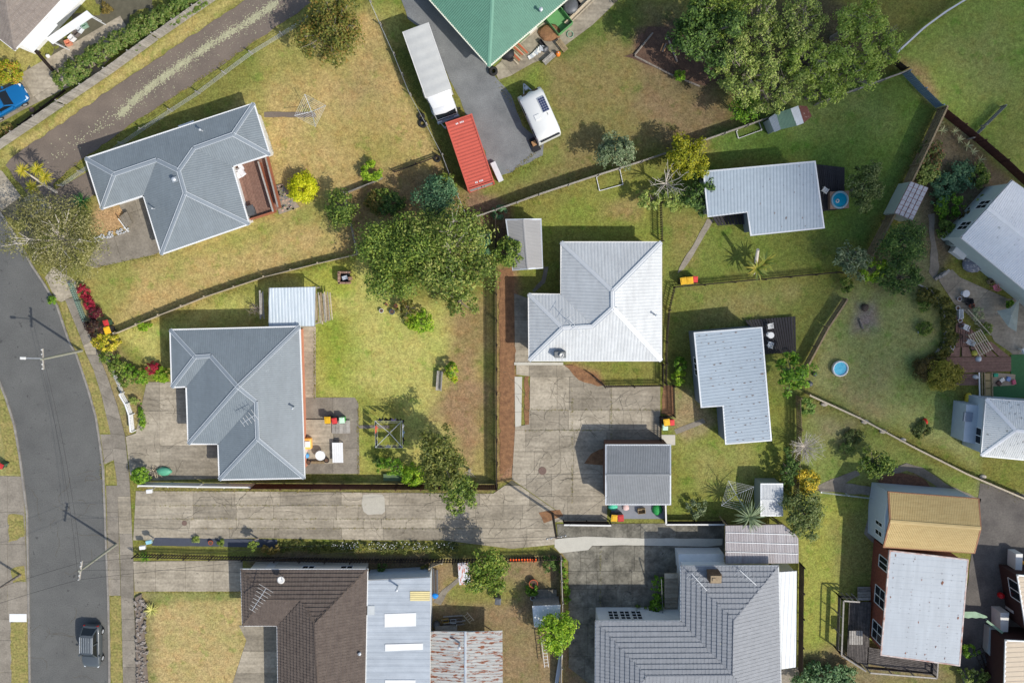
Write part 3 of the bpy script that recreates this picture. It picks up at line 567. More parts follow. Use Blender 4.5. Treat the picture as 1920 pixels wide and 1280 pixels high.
# bark and earth borders, manhole covers
sheet('border', [(936, 505), (962, 505), (965, 560), (966, 690), (964, 800), (972, 808), (984, 800), (984, 706), (992, 704), (993, 800), (975, 830), (962, 870), (938, 890)], m_bark_mulch, 0.006, 0.1, 0.4)
sheet('border', [(1058, 684), (1072, 684), (1120, 704), (1134, 722), (1120, 724), (1085, 712)], m_bark_mulch, 0.03, 0.06)
sheet('border', [(1108, 850), (1136, 838), (1136, 872), (1095, 868)], m_bark_mulch, 0.035, 0.06)
sheet('border', [(1010, 960), (1050, 955), (1056, 966), (1020, 980)], m_bark_mulch, 0.035, 0.06)
sheet('border', [(1244, 722), (1262, 722), (1264, 780), (1240, 775)], m_bark_mulch, 0.005, 0.05)
sheet('border', [(1170, 105), (1190, 100), (1215, 50), (1270, 55), (1335, 120), (1345, 150), (1320, 162), (1265, 142)], mat('garden soil', lin(104, 82, 66), 0.95, scale=2, col2=lin(78, 60, 50), fine=0.3, bump=0.6, bscale=12), 0.0, 0.1)
sheet('border', [(1648, 893), (1690, 886), (1728, 895), (1762, 926), (1650, 928)], mat('dead leaf litter', lin(128, 92, 70), 0.95, scale=3, col2=lin(88, 64, 52), fine=0.3, bump=0.8, bscale=10), 0.01, 0.1)
for x, y, R in ((346, 980, 0.26), (1017, 882, 0.4), (60, 206, 0.24)):
    p = P(x, y); struct(obj('manhole_cover', MB().lathe((p.x, p.y, 0.0), [(R, 0), (R, 0.042), (R * .8, 0.046), (R * .75, 0.04)], 18), mat('rusty iron', lin(112, 92, 82), 0.8, 0.15, scale=8)))

# cracks wandering over the old concrete and seal
mb = MB(); r_ = random.Random(31)
def crack(x, y, ang, n, z, w=.012, step=.28):
    p = P(x, y); pts = [p]
    for _ in range(n): ang += r_.gauss(0, .35); p = p + Vector((math.cos(ang), math.sin(ang), 0)) * step * r_.uniform(.6, 1.3); pts.append(p)
    for i in range(len(pts) - 1):
        a, b = pts[i], pts[i + 1]; d = (b - a).normalized(); s = Vector((-d.y, d.x, 0)) * w * r_.uniform(.5, 1.4); z2 = z + r_.uniform(0, .004); mb.add([(v.x, v.y, z2) for v in (a - s, a + s, b + s, b - s)], [(0, 1, 2, 3)])
    return pts
for _ in range(46): crack(r_.uniform(280, 1030), r_.uniform(926, 1004), r_.choice([0, 1.57, 3.14, 4.7]) + r_.gauss(0, .4), r_.randrange(5, 16), .032)
for _ in range(34): crack(r_.uniform(985, 1225), r_.uniform(730, 830), r_.uniform(0, 6.3), r_.randrange(5, 14), .032)
for _ in range(14): crack(r_.uniform(985, 1120), r_.uniform(830, 960), r_.uniform(0, 6.3), r_.randrange(5, 14), .032)
for _ in range(26): crack(r_.uniform(1080, 1260), r_.uniform(1030, 1140), r_.uniform(0, 6.3), r_.randrange(4, 10), .032)
for _ in range(18): crack(r_.uniform(270, 345), r_.uniform(740, 880), r_.uniform(0, 6.3), r_.randrange(4, 10), .032)
for _ in range(22): crack(r_.uniform(70, 190), r_.uniform(880, 1270), r_.uniform(0, 6.3), r_.randrange(5, 16), .004, .016)
o = stuff(obj('crack', mb, mat('crack dirt', lin(86, 80, 68), .95, .2))); o['label'] = 'dark cracks wandering across the old concrete and asphalt'
# ------------------------------------------------------------------ roofs
def fit_plane(pts):
    A = np.array([[p[0], p[1], 1] for p in pts]); z = np.array([p[2] for p in pts]); s, *_ = np.linalg.lstsq(A, z, rcond=None); return s
def roof_plane(pts, style='rib', pitch=0.2, amp=0.022, course=0.36, down=None, lift=0.0, tile_w=0.3):
    """ribbed sheet or stepped tile courses over one roof plane, ribs run down the slope"""
    a, b, c = fit_plane(pts); g = Vector((a, b)); d = Vector(down) if down else (-g if g.length > 1e-3 else Vector((0, -1)))
    d.normalize(); U = Vector((-d.y, d.x)); Vv = -d                                  # U along the eave, Vv up the slope
    uv = [(p[0] * U.x + p[1] * U.y, p[0] * Vv.x + p[1] * Vv.y) for p in pts]; n = len(uv); mb = MB()
    def span(u):
        o = []
        for i in range(n):
            (u0, v0), (u1, v1) = uv[i], uv[(i + 1) % n]
            if (u0 <= u) != (u1 <= u): o.append(v0 + (v1 - v0) * (u - u0) / (u1 - u0))
        o.sort(); return [(o[i], o[i + 1]) for i in range(0, len(o) - 1, 2)]
    def W(u, v, dz):
        x, y = U.x * u + Vv.x * v, U.y * u + Vv.y * v; return (x, y, a * x + b * y + c + dz + lift)
    umin, umax = min(q[0] for q in uv), max(q[0] for q in uv); E = 1e-5
    if style == 'rib':
        prof = [(0, 0), (0.30, 0), (0.42, 1), (0.88, 1)]; us = []
        k = math.floor(umin / pitch)
        while k * pitch < umax:
            for f, h in prof: us.append(((k + f) * pitch, h * amp))
            k += 1
        us = [(u, h) for u, h in us if umin < u < umax]; us = [(umin + E, 0)] + us + [(umax - E, 0)]
        for i in range(len(us) - 1):
            (u0, h0), (u1, h1) = us[i], us[i + 1]
            if u1 - u0 < 1e-4: continue
            s0, s1 = span(u0 + E), span(u1 - E)
            for (p0, p1), (q0, q1) in zip(s0, s1): mb.quad(W(u0, p0, h0), W(u1, q0, h1), W(u1, q1, h1), W(u0, p1, h0))
    else:
        vmin, vmax = min(q[1] for q in uv), max(q[1] for q in uv); nc = int((vmax - vmin) / course) + 1; half = tile_w / 2
        nu = int((umax - umin) / half) + 1; rr = random.Random(int(abs(umin) * 100))
        for j in range(nc):
            v0, v1 = vmin + j * course, vmin + (j + 1) * course
            for i in range(nu):
                u0, u1 = umin + i * half, min(umin + (i + 1) * half, umax)
                if u1 - u0 < 0.02: continue
                s = span((u0 + u1) / 2)
                s0, s1 = span(u0 + E), span(u1 - E)
                if not s: continue
                if len(s0) != len(s1): s0 = s1 = s
                hw = 0.02 if i % 2 else 0.0; t = 0.075 + rr.uniform(-.006, .006)
                for (p0, p1), (q0, q1) in zip(s0, s1):
                    a0, a1 = max(v0, p0), min(v1, p1); b0, b1 = max(v0, q0), min(v1, q1)
                    if a1 <= a0 and b1 <= b0: continue
                    a1, b1 = max(a1, a0), max(b1, b0); z_ = lambda v: t * (1 - (v - v0) / course) + hw
                    mb.quad(W(u0, a0, z_(a0)), W(u1, b0, z_(b0)), W(u1, b1, z_(b1)), W(u0, a1, z_(a1)))
                    mb.quad(W(u0, a0, -0.02), W(u1, b0, -0.02), W(u1, b0, z_(b0)), W(u0, a0, z_(a0)))
    return mb
def ridge_cap(root, a, b, m, medge=None, w=0.17, drop=0.2, lift=0.045):
    a, b = Vector(a), Vector(b); d = (b - a); n = Vector((-d.y, d.x, 0)).normalized(); up = Vector((0, 0, lift)); dn = Vector((0, 0, -drop * w)); mb = MB()
    L0, L1, R0, R1 = a + n * w + up + dn, b + n * w + up + dn, a - n * w + up + dn, b - n * w + up + dn
    mb.quad(a + up, b + up, L1, L0); mb.quad(R0, R1, b + up, a + up)
    k = Vector((0, 0, -0.07)); mb.quad(L0, L1, L1 + k, L0 + k); mb.quad(R1, R0, R0 + k, R1 + k)
    o = obj('ridge_cap', mb, m, root)
    if medge:
        e = MB()
        for p, q in ((L0, L1), (R0, R1)): e.beam(p + Vector((0, 0, .012)), q + Vector((0, 0, .012)), 0.042, 0.03)
        obj('cap_edge', e, medge, o)
    return o
def window(root, a, b, z0, z1, mf=None, n=1, out=0.05, rows=1):
    """framed window on the wall line a-b (plan points, outside to the right of a->b)"""
    a, b = Vector((a[0], a[1], 0)), Vector((b[0], b[1], 0)); d = (b - a).normalized(); nn = Vector((d.y, -d.x, 0)); a, b = a + nn * out, b + nn * out
    Z = lambda v, z: Vector((v.x, v.y, z)); f = MB(); mf = mf or m_white
    for z in (z0, z1): f.beam(Z(a, z), Z(b, z), 0.09, 0.09)
    for i in range(n + 1):
        p = a + (b - a) * (i / n); f.beam(Z(p, z0 + .045), Z(p, z1 - .045), 0.08, 0.08)
    for r in range(1, rows): f.beam(Z(a, z0 + (z1 - z0) * r / rows), Z(b, z0 + (z1 - z0) * r / rows), 0.05, 0.05)
    o = obj('window', f, mf, root)
    for i in range(n):
        p, q = a + (b - a) * (i / n) + d * .03, a + (b - a) * ((i + 1) / n) - d * .03; p, q = p + nn * 0.015, q + nn * 0.015
        obj('pane', MB().quad(Z(p, z0), Z(q, z0), Z(q, z1), Z(p, z1)), m_glass, o)
def house(name, label, V, outline, faces, caps, m_roof, m_cap, m_wall, eave, m_gut=None, style='rib', wall_in=0.45, medge=None, cat='house', base=0.0, wins=(), lift=0.0, sheets=None, pitch=0.2, amp=0.022, capw=0.17, downs=None, sof=True, auto=False, **kw):
    W = {k: P(*v) for k, v in V.items()}; out = ccw([(W[k].x, W[k].y) for k in outline])
    cx, cy = sum(p[0] for p in out) / len(out), sum(p[1] for p in out) / len(out)
    root = thing(name, label, cat, (cx, cy, 0)); root['walls'] = 1
    win = inset(out, wall_in)
    if m_wall:
        mw = MB(); mw.prism(win, -0.03, eave - 0.02, bottom=False); wo = obj('wall', mw, m_wall, root)
    if sof: obj('soffit', MB().prism(inset(out, 0.03), eave - 0.12, eave - 0.05), m_white, root)
    for i, f in enumerate(faces):
        mb = roof_plane([W[k] for k in f], style, pitch=pitch, amp=amp, down=(downs or {}).get(i), lift=lift, **kw); obj('roof', mb, m_roof[i] if isinstance(m_roof, list) else m_roof, root)
    # gutters round the outline
    n = len(outline); o3 = [W[k] for k in outline]
    for i in range(n):
        a, b = o3[i], o3[(i + 1) % n]; e = (b - a).normalized() * 0.05
        obj('gutter', MB().beam(a - e + Vector((0, 0, -0.05)), b + e + Vector((0, 0, -0.05)), 0.13, 0.14), m_gut or m_white, root)
        if outline[i].islower() and m_wall:                      # gable end
            p0, p1 = o3[i - 1], b; cc = Vector((cx, cy, 0)); ins = (cc - Vector((a.x, a.y, 0))).normalized() * wall_in
            obj('gable_wall', MB().quad(p0 + ins, p1 + ins, a + ins - Vector((0, 0, 0.06))), m_wall, root)
    for k, l in caps: ridge_cap(root, W[k], W[l], m_cap, medge, w=capw)
    for (i, t0, t1, z0, z1, n_) in wins:       # wall edge index, start, end along it, heights, lights
        a, b = Vector(win[i]), Vector(win[(i + 1) % len(win)])
        window(root, a + (b - a) * t0, a + (b - a) * t1, z0, z1, n=n_, out=0.0)
    del root['walls']
    if auto:
        for i in range(len(win)):
            a, b = Vector(win[i]), Vector(win[(i + 1) % len(win)]); Ln = (b - a).length; n_ = int(Ln / 3.2)
            for k in range(n_):
                t = (k + .5) / n_; hw_ = (.6 if (i + k) % 3 else .95) / Ln
                if (i * 2 + k) % 7 == 3: obj('door', MB().beam(Vector((*(a + (b - a) * (t - .42 / Ln)), 1.05)), Vector((*(a + (b - a) * (t + .42 / Ln)), 1.05)), .08, 2.05), m_offwhite, root)
                else: window(root, a + (b - a) * (t - hw_), a + (b - a) * (t + hw_), 1.0, eave - .65, n=2, out=0.0)
    return root, W, win

m_slate = mat('slate blue long run steel', lin(118, 126, 129), 0.45, 0.07, scale=0.35, fine=0.05, fscale=3, spec=0.5, streaks=0.05, sdir=(2.5, 0.3, 1), spots=lin(136, 144, 146), spot_scale=1.5, spot_t=0.66)
m_slate_cap = mat('slate blue flashing', lin(130, 138, 143), 0.42, 0.04, spec=0.5)
m_slate_edge = mat('bright flashing edge', lin(190, 195, 197), 0.4, 0.03, spec=0.5)
# 1  house beside the lane
V = dict(A=(160, 297, 2.7), B=(476, 194, 2.7), C=(506, 290, 2.7), D=(436, 312, 2.7), E=(467, 420, 2.7), F=(302, 477, 2.7), G=(269, 367, 2.7), H=(190, 392, 2.7),
         a=(214, 327, 3.5), b=(294, 300, 3.5), c=(335, 320, 4.05), d=(364, 278, 3.5), e=(437, 252, 3.5), f=(347, 362, 4.05))
H1, W1, _ = house('house', 'slate blue hipped roof house with a red deck beside the mossy lane', V, 'ABCDEFGH',
    ['ABedcba', 'BCe', 'CDde', 'DEfcd', 'EFf', 'FGbcf', 'GHab', 'HAa'], ['Aa', 'Ha', 'ab', 'bc', 'cd', 'de', 'eB', 'eC', 'cf', 'fE', 'fF'], m_slate, m_slate_cap, m_white, 2.7, medge=m_slate_edge, amp=0.007, auto=True)
# 2  house by the street
V = dict(A=(319, 618, 2.7), B=(562, 612, 2.7), C=(571, 896, 2.7), D=(411, 899, 2.7), E=(409, 832, 2.7), F=(353, 832, 2.7), G=(349, 725, 2.7), H=(322, 726, 2.7),
         a=(366, 669, 3.55), b=(395, 667, 3.55), c=(446, 725, 4.5), d=(480, 752, 4.1), e=(483, 822, 4.1))
H2, W2, _ = house('house', 'large slate blue roofed house with concrete forecourt on the street', V, 'ABCDEFGH',
    ['ABcba', 'BCedc', 'CDe', 'DEde', 'EFcd', 'FGbc', 'GHab', 'HAa'], ['Aa', 'Ha', 'ab', 'bc', 'Bc', 'cd', 'cF', 'de', 'eC', 'eD'], m_slate, m_slate_cap, mat('terracotta render', lin(196, 132, 104), 0.8, 0.06), 2.7, medge=m_slate_edge, amp=0.007, auto=True)
# 3  white roofed house in the middle
m_wr = mat('white corrugated steel', lin(188, 190, 188), 0.42, 0.06, scale=0.5, fine=0.05, fscale=3, streaks=0.06, sdir=(2.5, 0.35, 1), metal=0.0, spec=0.5)
m_wr_cap = mat('white flashing', lin(196, 198, 197), 0.4, 0.03, spec=0.5)
V = dict(A=(1052, 454, 2.7), B=(1240, 454, 2.7), C=(1240, 676, 2.7), D=(992, 676, 2.7), E=(991, 551, 2.7), F=(1052, 552, 2.7),
         p=(1149, 546, 4.75), q=(1149, 577, 4.75), r=(1111, 612, 4.05), s=(1055, 615, 4.05))
H3, W3, win3 = house('house', 'bright white corrugated hip roof house in the middle of the block', V, 'ABCDEF',
    ['ABp', 'BCqp', 'CDsrq', 'DEs', 'EFrs', 'FApqr'], ['Ap', 'Bp', 'pq', 'qC', 'qr', 'rs', 'sE', 'sD'], m_wr, m_wr_cap, m_cream_wall, 2.7, m_gut=m_offwhite, pitch=0.3, amp=0.012, medge=m_slate_edge, auto=True)
p = P(1050, 664, 3.3); ch = obj('chimney', MB().box((p.x, p.y, 3.1), (1.05, 0.55, 1.4)), mat('grey chimney render', lin(120, 122, 120), 0.9, 0.1), H3)
obj('chimney_pot', MB().lathe((p.x + .1, p.y, 3.8), [(.2, 0), (.2, .2), (.16, .22), (.14, .1)], 14), m_offwhite, ch)
# 4, 5  low pitched houses on the right
m_bc = mat('pale blue corrugated steel', lin(142, 154, 162), 0.45, 0.05, scale=0.6, fine=0.05, fscale=3, spec=0.5, spots=lin(150, 142, 132), spot_scale=2.2, spot_t=0.74)
m_grey_wall = mat('blue grey cladding', lin(120, 130, 138), 0.7, 0.05)
V = dict(A=(1319, 322, 3.0), B=(1528, 303, 3.0), C=(1545, 427, 2.65), D=(1408, 441, 2.65), E=(1402, 397, 2.75), F=(1328, 406, 2.75))
H4, W4, w4 = house('house', 'low pale blue corrugated roof house beside the hot tub deck', V, 'ABCDEF', ['ABCDEF'], [], m_bc, m_bc, m_grey_wall, 2.62, m_gut=m_metal, pitch=0.3, amp=0.016, wall_in=0.3, auto=True)
V = dict(A=(1302, 624, 2.75), B=(1428, 614, 3.0), C=(1446, 825, 3.0), D=(1361, 832, 2.82), E=(1356, 760, 2.82), F=(1315, 763, 2.75))
m_bc2 = mat('spotted pale blue corrugated steel', lin(150, 162, 170), 0.45, 0.05, scale=0.6, fine=0.05, fscale=3, spec=0.5, spots=lin(112, 104, 100), spot_scale=4.5, spot_t=0.63)
H5, W5, w5 = house('house', 'pale blue roof house with rust spots and a charcoal deck behind', V, 'ABCDEF', ['ABCDEF'], [], m_bc2, m_bc2, m_grey_wall, 2.68, m_gut=m_metal, pitch=0.3, amp=0.016, wall_in=0.12)
# 6  green roofed house at the top
m_gr = mat('faded green corrugated steel', lin(90, 132, 112), 0.5, 0.05, scale=0.6, fine=0.06, fscale=4, spots=lin(158, 180, 164), spot_scale=6, spot_t=0.72)
V = dict(A=(768, -42, 2.9), B=(917, 125, 2.9), C=(1100, -32, 2.9), D=(950, -200, 2.9), a=(925, -36, 4.4), b=(942, -52, 4.4))
H6, W6, w6 = house('house', 'faded green corrugated hip roof house at the top edge', V, 'ABCD', ['ABa', 'BCba', 'CDb', 'DAab'], ['Ba', 'Aa', 'ab', 'bC', 'bD'], m_gr, mat('green flashing', lin(104, 148, 126), 0.5, 0.05), mat('green weatherboard', lin(104, 144, 100), 0.8, 0.08), 2.9, m_gut=mat('cream gutter', lin(226, 226, 204), 0.6, 0.05), pitch=0.18, amp=0.03, auto=True)
# 7  corner house top left
m_bt = mat('brown grey concrete tile', lin(140, 130, 120), 0.85, scale=2, col2=lin(120, 111, 103), fine=0.12, fscale=9)
V = dict(A=(27, 94, 2.9), B=(140, -28, 2.9), C=(-20, -130, 2.9), D=(-120, -20, 2.9), a=(8, -18, 4.6), b=(-8, -32, 4.6))
H7, W7, w7 = house('house', 'brown tiled corner house with white weatherboards at the top left', V, 'ABCD', ['ABa', 'BCba', 'CDb', 'DAab'], ['Aa', 'Ba', 'ab', 'bC', 'bD'], m_bt, m_bt, m_white, 2.9, style='tile', wall_in=0.3, auto=True)
# 8  brown tiled house at the bottom
m_dt = mat('dark brown concrete tile', lin(104, 93, 84), 0.85, scale=2, col2=lin(84, 74, 67), fine=0.14, fscale=9)
m_dcap = mat('brown ridge tile', lin(96, 84, 74), 0.85, 0.1, scale=3, spots=lin(170, 130, 74), spot_scale=1.4, spot_t=0.66)
V = dict(A=(452, 1067, 2.8), B=(689, 1067, 2.8), C=(683, 1380, 2.8), D=(523, 1380, 2.8), E=(520, 1172, 2.8), F=(455, 1172, 2.8), a=(493, 1122, 3.75), b=(564, 1125, 3.8), c=(590, 1167, 4.6), d=(597, 1300, 4.6))
H8, W8, w8 = house('house', 'dark brown tiled roof house at the bottom of the picture', V, 'ABCDEF', ['ABcba', 'BCdc', 'CDd', 'DEbcd', 'EFab', 'FAa'], ['Aa', 'Fa', 'ab', 'bc', 'cB', 'cd', 'dC', 'dD'], m_dt, m_dcap, m_cream_wall, 2.8, style='tile', capw=0.13, auto=True)
# 11  grey tiled house at the bottom
m_gt = mat('silver grey pressed tile', lin(140, 143, 146), 0.6, scale=2, col2=lin(126, 129, 132), fine=0.05, fscale=9, spots=lin(176, 172, 140), spot_scale=1.3, spot_t=0.72)
m_gcap = mat('dark grey ridge flashing', lin(86, 92, 102), 0.6, 0.08)
V = dict(A=(1277, 1061, 3.6), B=(1459, 1061, 3.6), C=(1466, 1390, 3.6), D=(1116, 1390, 3.6), E=(1117, 1164, 3.6), F=(1277, 1164, 3.6), a=(1375, 1162, 5.3), b=(1373, 1264, 5.3), c=(1213, 1266, 5.3))
H11, W11, w11 = house('house', 'silver grey tiled roof house beside the dark concrete court', V, 'ABCDEF', ['ABa', 'BCba', 'CDcb', 'DEc', 'EFbc', 'FAab'], ['aB', 'ab', 'bc'], m_gt, m_gcap, m_white, 3.6, m_gut=m_metal, style='tile', wall_in=0.4, capw=0.07, course=0.45, tile_w=0.36)
for k, l in ('Aa', 'Ec', 'Fb'): ridge_cap(H11, W11[k], W11[l], m_gt, None, w=0.06)
o_ = None
e = [(Vector(w11[i]), Vector(w11[(i + 1) % 6])) for i in range(6)]
for a, b in e:
    if abs(a.y - b.y) < 1.0 and min(a.x, b.x) < P(1200, 1164, 3.6).x and a.y > P(1200, 1300).y:
        a, b = (a, b) if a.x < b.x else (b, a); d = b - a
        for k in range(3): window(H11, a + d * (0.13 + k * 0.14) + Vector((0, 0)), a + d * (0.25 + k * 0.14), 0.9, 2.6, n=2, rows=3, out=-0.06)
        obj('sill_band', MB().beam((a.x, a.y + .05, 3.1), (b.x, b.y + .05, 3.1), 0.1, 0.5), m_brick, H11)
p = P(1339, 1080, 4.4); ch = obj('chimney', MB().box((p.x, p.y, 4.2), (1.1, 0.85, 1.5)), mat('mossy brick', lin(120, 96, 76), 0.95, scale=4, col2=lin(80, 66, 54), fine=0.2), H11)
obj('chimney_cap', MB().box((p.x, p.y, 5.0), (1.0, 0.7, 0.14)).box((p.x - .2, p.y, 5.1), (.3, .3, .1)), mat('sooty mortar', lin(150, 132, 106), 0.95, 0.2, scale=6), ch)

# right hand houses
m_lw = mat('weathered white corrugated steel', lin(226, 226, 222), 0.55, 0.05, scale=0.4, fine=0.05, fscale=3, spots=lin(176, 176, 170), spot_scale=0.9, spot_t=0.62)
V = dict(A=(1897, 339, 3.6), B=(2100, 480, 3.6), C=(2010, 615, 3.6), D=(1802, 445, 3.6), a=(1852, 390, 4.4), b=(2050, 545, 4.4))
H19, W19, w19 = house('house', 'sage weatherboard house with weathered white roof beside the vegetable garden', V, 'ABCD', ['ABba', 'DabC'], ['ab'], m_lw, m_lw, m_sage_wall, 3.6, m_gut=m_offwhite, wall_in=0.15, pitch=0.2)
a, b = Vector(w19[0]), Vector(w19[1])
V = dict(A=(1849, 747, 3.3), B=(2020, 760, 3.3), C=(2010, 870, 3.3), D=(1840, 854, 3.3), a=(1905, 807, 4.3), b=(1960, 812, 4.3))
H20, W20, w20 = house('house', 'white hip roof house with grey side wall at the right edge', V, 'ABCD', ['ABba', 'BCb', 'CDab', 'DAa'], ['Aa', 'Da', 'ab'], mat('lichened white steel', lin(216, 216, 208), 0.6, 0.06, scale=0.6, spots=lin(146, 146, 138), spot_scale=3, spot_t=0.58), m_lw, m_bluegrey_wall, 3.3, m_gut=m_metal, wall_in=0.2)
m_yel = mat('mustard corrugated steel', lin(196, 172, 118), 0.6, 0.06, scale=1.0, col2=lin(176, 150, 96), fine=0.08, stretch=(1, 8, 1), spots=lin(150, 104, 60), spot_scale=1.6, spot_t=0.68)
V = dict(A=(1666, 922, 3.4), B=(1835, 935, 3.4), C=(1827, 1036, 3.4), D=(1657, 1025, 3.4), a=(1669, 977, 4.4), b=(1839, 990, 4.4))
H21, W21, w21 = house('house', 'blue grey house with mustard yellow corrugated roof', V, 'ABbCDa', ['ABba', 'DabC'], ['ab'], m_yel, m_yel, m_bluegrey_wall, 3.4, m_gut=mat('rusted gutter', lin(150, 108, 80), 0.8, 0.15, scale=6), wall_in=0.12, pitch=0.16)
m_bw = mat('sky blue flat steel', lin(150, 158, 164), 0.5, 0.06, scale=0.4, streaks=0.06, sdir=(3, .3, 1), spots=lin(122, 84, 68), spot_scale=2.4, spot_t=0.675)
V = dict(A=(1669, 1032, 3.6), B=(1815, 1049, 3.6), C=(1799, 1247, 3.4), D=(1652, 1227, 3.4))
H22, W22, w22 = house('house', 'red brick house under a flat sky blue roof with rusty edges', V, 'ABCD', ['ABCD'], [], m_bw, m_bw, m_brick, 3.38, m_gut=mat('peeling rusty gutter', lin(150, 98, 78), 0.8, scale=1.2, col2=lin(210, 206, 200)), wall_in=0.25, pitch=0.62, amp=0.008, downs={0: (1, -0.08)})
def side_windows(h, w, spec):
    """windows on the wall edge that faces the picture centre (largest -x side)"""
    best = min(range(len(w)), key=lambda i: w[i][0] + w[(i + 1) % len(w)][0]); a, b = Vector(w[best]), Vector(w[(best + 1) % len(w)])
    for t0, t1, z0, z1, n, r in spec: window(h, a + (b - a) * t0, a + (b - a) * t1, z0, z1, n=n, rows=r, out=0.0)
side_windows(H22, w22, [(0.1, 0.22, 1.3, 2.9, 2, 1), (0.42, 0.6, 1.0, 2.9, 2, 2), (0.78, 0.96, 1.0, 2.9, 2, 2)])
side_windows(H21, w21, [(0.3, 0.45, 1.5, 2.8, 1, 2), (0.62, 0.8, 1.5, 2.8, 1, 2)])
side_windows(H20, w20, [(0.55, 0.85, 1.4, 2.8, 2, 1)])
side_windows(H19, w19, [(0.3, 0.45, 1.4, 2.9, 2, 2), (0.7, 0.85, 1.4, 2.9, 2, 2)])
side_windows(H5, w5, [(0.35, 0.6, 1.0, 2.3, 3, 1)])
def rust_marks(root, W, keys, rows, cols, mcol, seed, along, p=.7, s=(.05, .16), lift=.03):
    """rust weeping from the nail rows of a sheet roof"""
    r = random.Random(seed); A, B, C, D = [W[k] for k in keys]; mb = MB()
    for i in range(rows):
        for j in range(cols):
            if r.random() > p or (i < rows * .22 and j > cols * .55): continue
            u, v = (i + .5 + r.uniform(-.1, .1)) / rows, (j + .5 + r.uniform(-.15, .15)) / cols; q = (A * (1 - u) + B * u) * (1 - v) + (D * (1 - u) + C * u) * v; L_ = r.uniform(*s) * (1.5 if r.random() < .05 else 1); w_ = L_ * r.uniform(.25, .6); z = q.z + lift
            dx, dy = (L_, w_) if along == 'x' else (w_, L_); mb.add([(q.x - dx, q.y, z), (q.x, q.y - dy, z), (q.x + dx, q.y + dy * .3, z), (q.x + dx * .2, q.y + dy, z)], [(0, 1, 2, 3)])
    stuff(obj('rust_marks', mb, mcol, root))
m_rm = mat('nail rust', lin(116, 104, 98), .8, .2, island=.25); m_rm2 = mat('orange rust', lin(138, 92, 72), .8, .2, island=.3)
rust_marks(H5, W5, 'ABCD', 9, 16, m_rm, 3, 'x', .62); rust_marks(H22, W22, 'ABCD', 8, 22, m_rm, 5, 'y', .7, (.03, .07)); rust_marks(H22, W22, 'ABCD', 8, 10, m_rm2, 8, 'y', .3, (.08, .17)); rust_marks(H4, W4, 'ABCD', 10, 8, m_rm, 9, 'y', .25, (.04, .12))
# corner house bottom right
V = dict(A=(1886, 1200, 3.4), B=(2080, 1210, 3.4), C=(2080, 1420, 3.4), D=(1880, 1420, 3.4))
H23, W23, w23 = house('house', 'dark brown house with tan roof in the bottom right corner', V, 'ABCD', ['ABCD'], [], mat('tan ribbed steel', lin(186, 170, 146), 0.6, 0.04), m_white, mat('dark brown weatherboard', lin(64, 42, 38), 0.8, 0.1), 3.38, wall_in=0.25, pitch=0.5, amp=0.03, downs={0: (1, 0.05)})
side_windows(H23, w23, [(0.75, 0.95, 0.9, 2.8, 2, 1)])
V = dict(A=(1908, 1078, 3.2), B=(2080, 1090, 3.2), C=(2080, 1195, 3.2), D=(1926, 1190, 3.2))
H24, W24, w24 = house('house', 'dark brown wing with white framed window above the tan roof', V, 'ABCD', ['ABCD'], [], MATS['tan ribbed steel'], m_white, MATS['dark brown weatherboard'], 3.18, wall_in=0.25, pitch=0.5, downs={0: (1, 0.05)})
side_windows(H24, w24, [(0.15, 0.5, 1.2, 2.8, 2, 1)])

# ------------------------------------------------------------------ garages, sheds, lean-tos, carports
m_gar = mat('grey corrugated steel', lin(122, 125, 126), 0.5, 0.06, scale=0.7, fine=0.06, fscale=3, spec=0.5)
def gable(name, label, A, B, C, D, e, r, m, mw, ridge='mid', cat='shed', wall_in=0.12, pitch=0.16, m_gut=None, m_cap=None, group=None, wallmat_children=()):
    """A,B,C,D corners clockwise from top left (photo plan), ridge runs midway parallel to A-B"""
    V = dict(A=(*A, e), B=(*B, e), C=(*C, e), D=(*D, e)); md = lambda p, q: ((p[0] + q[0]) / 2, (p[1] + q[1]) / 2)
    V['a'] = (*md(A, D), r); V['b'] = (*md(B, C), r)
    return house(name, label, V, 'ABbCDa', ['ABba', 'DabC'], ['ab'], m, m_cap or m, mw, e, m_gut=m_gut or m_metal, wall_in=wall_in, pitch=pitch, cat=cat, capw=0.1)
GA, _, _ = gable('garage', 'grey gable roofed garage beside the concrete court', (1136, 834), (1257, 834), (1257, 945), (1136, 945), 2.5, 3.3, m_gar, mat('brown brick garage wall', lin(120, 90, 74), 0.9, 0.1, scale=5), cat='garage')
a, b = P(1150, 940), P(1200, 940); q0 = P(1136, 945, 2.5); q1 = P(1257, 945, 2.5)
for k in range(2):
    u = q0.lerp(q1, .08 + .45 * k); v = q0.lerp(q1, .47 + .45 * k); y_ = q0.y + .1
    gd = obj('garage_door', MB().box(((u.x + v.x) / 2, y_, 1.05), (v.x - u.x, .06, 2.1)), m_offwhite, GA)
gable('shed', 'grey steel shed with a ridge beside the dark picket fence', (1014, 411), (1017, 502), (962, 506), (949, 412), 2.1, 2.5, mat('warm grey steel', lin(150, 148, 144), 0.5, 0.05, scale=0.7, spec=0.5), mat('warm grey wall', lin(120, 116, 110), 0.8, 0.05), pitch=0.13)
gable('shed', 'small white roofed garden shed beside the rotary clothesline', (1427, 907), (1467, 907), (1467, 966), (1427, 966), 2.0, 2.15, m_wr, mat('pale green shed wall', lin(150, 158, 146), 0.8, 0.06), pitch=0.14, wall_in=0.05)
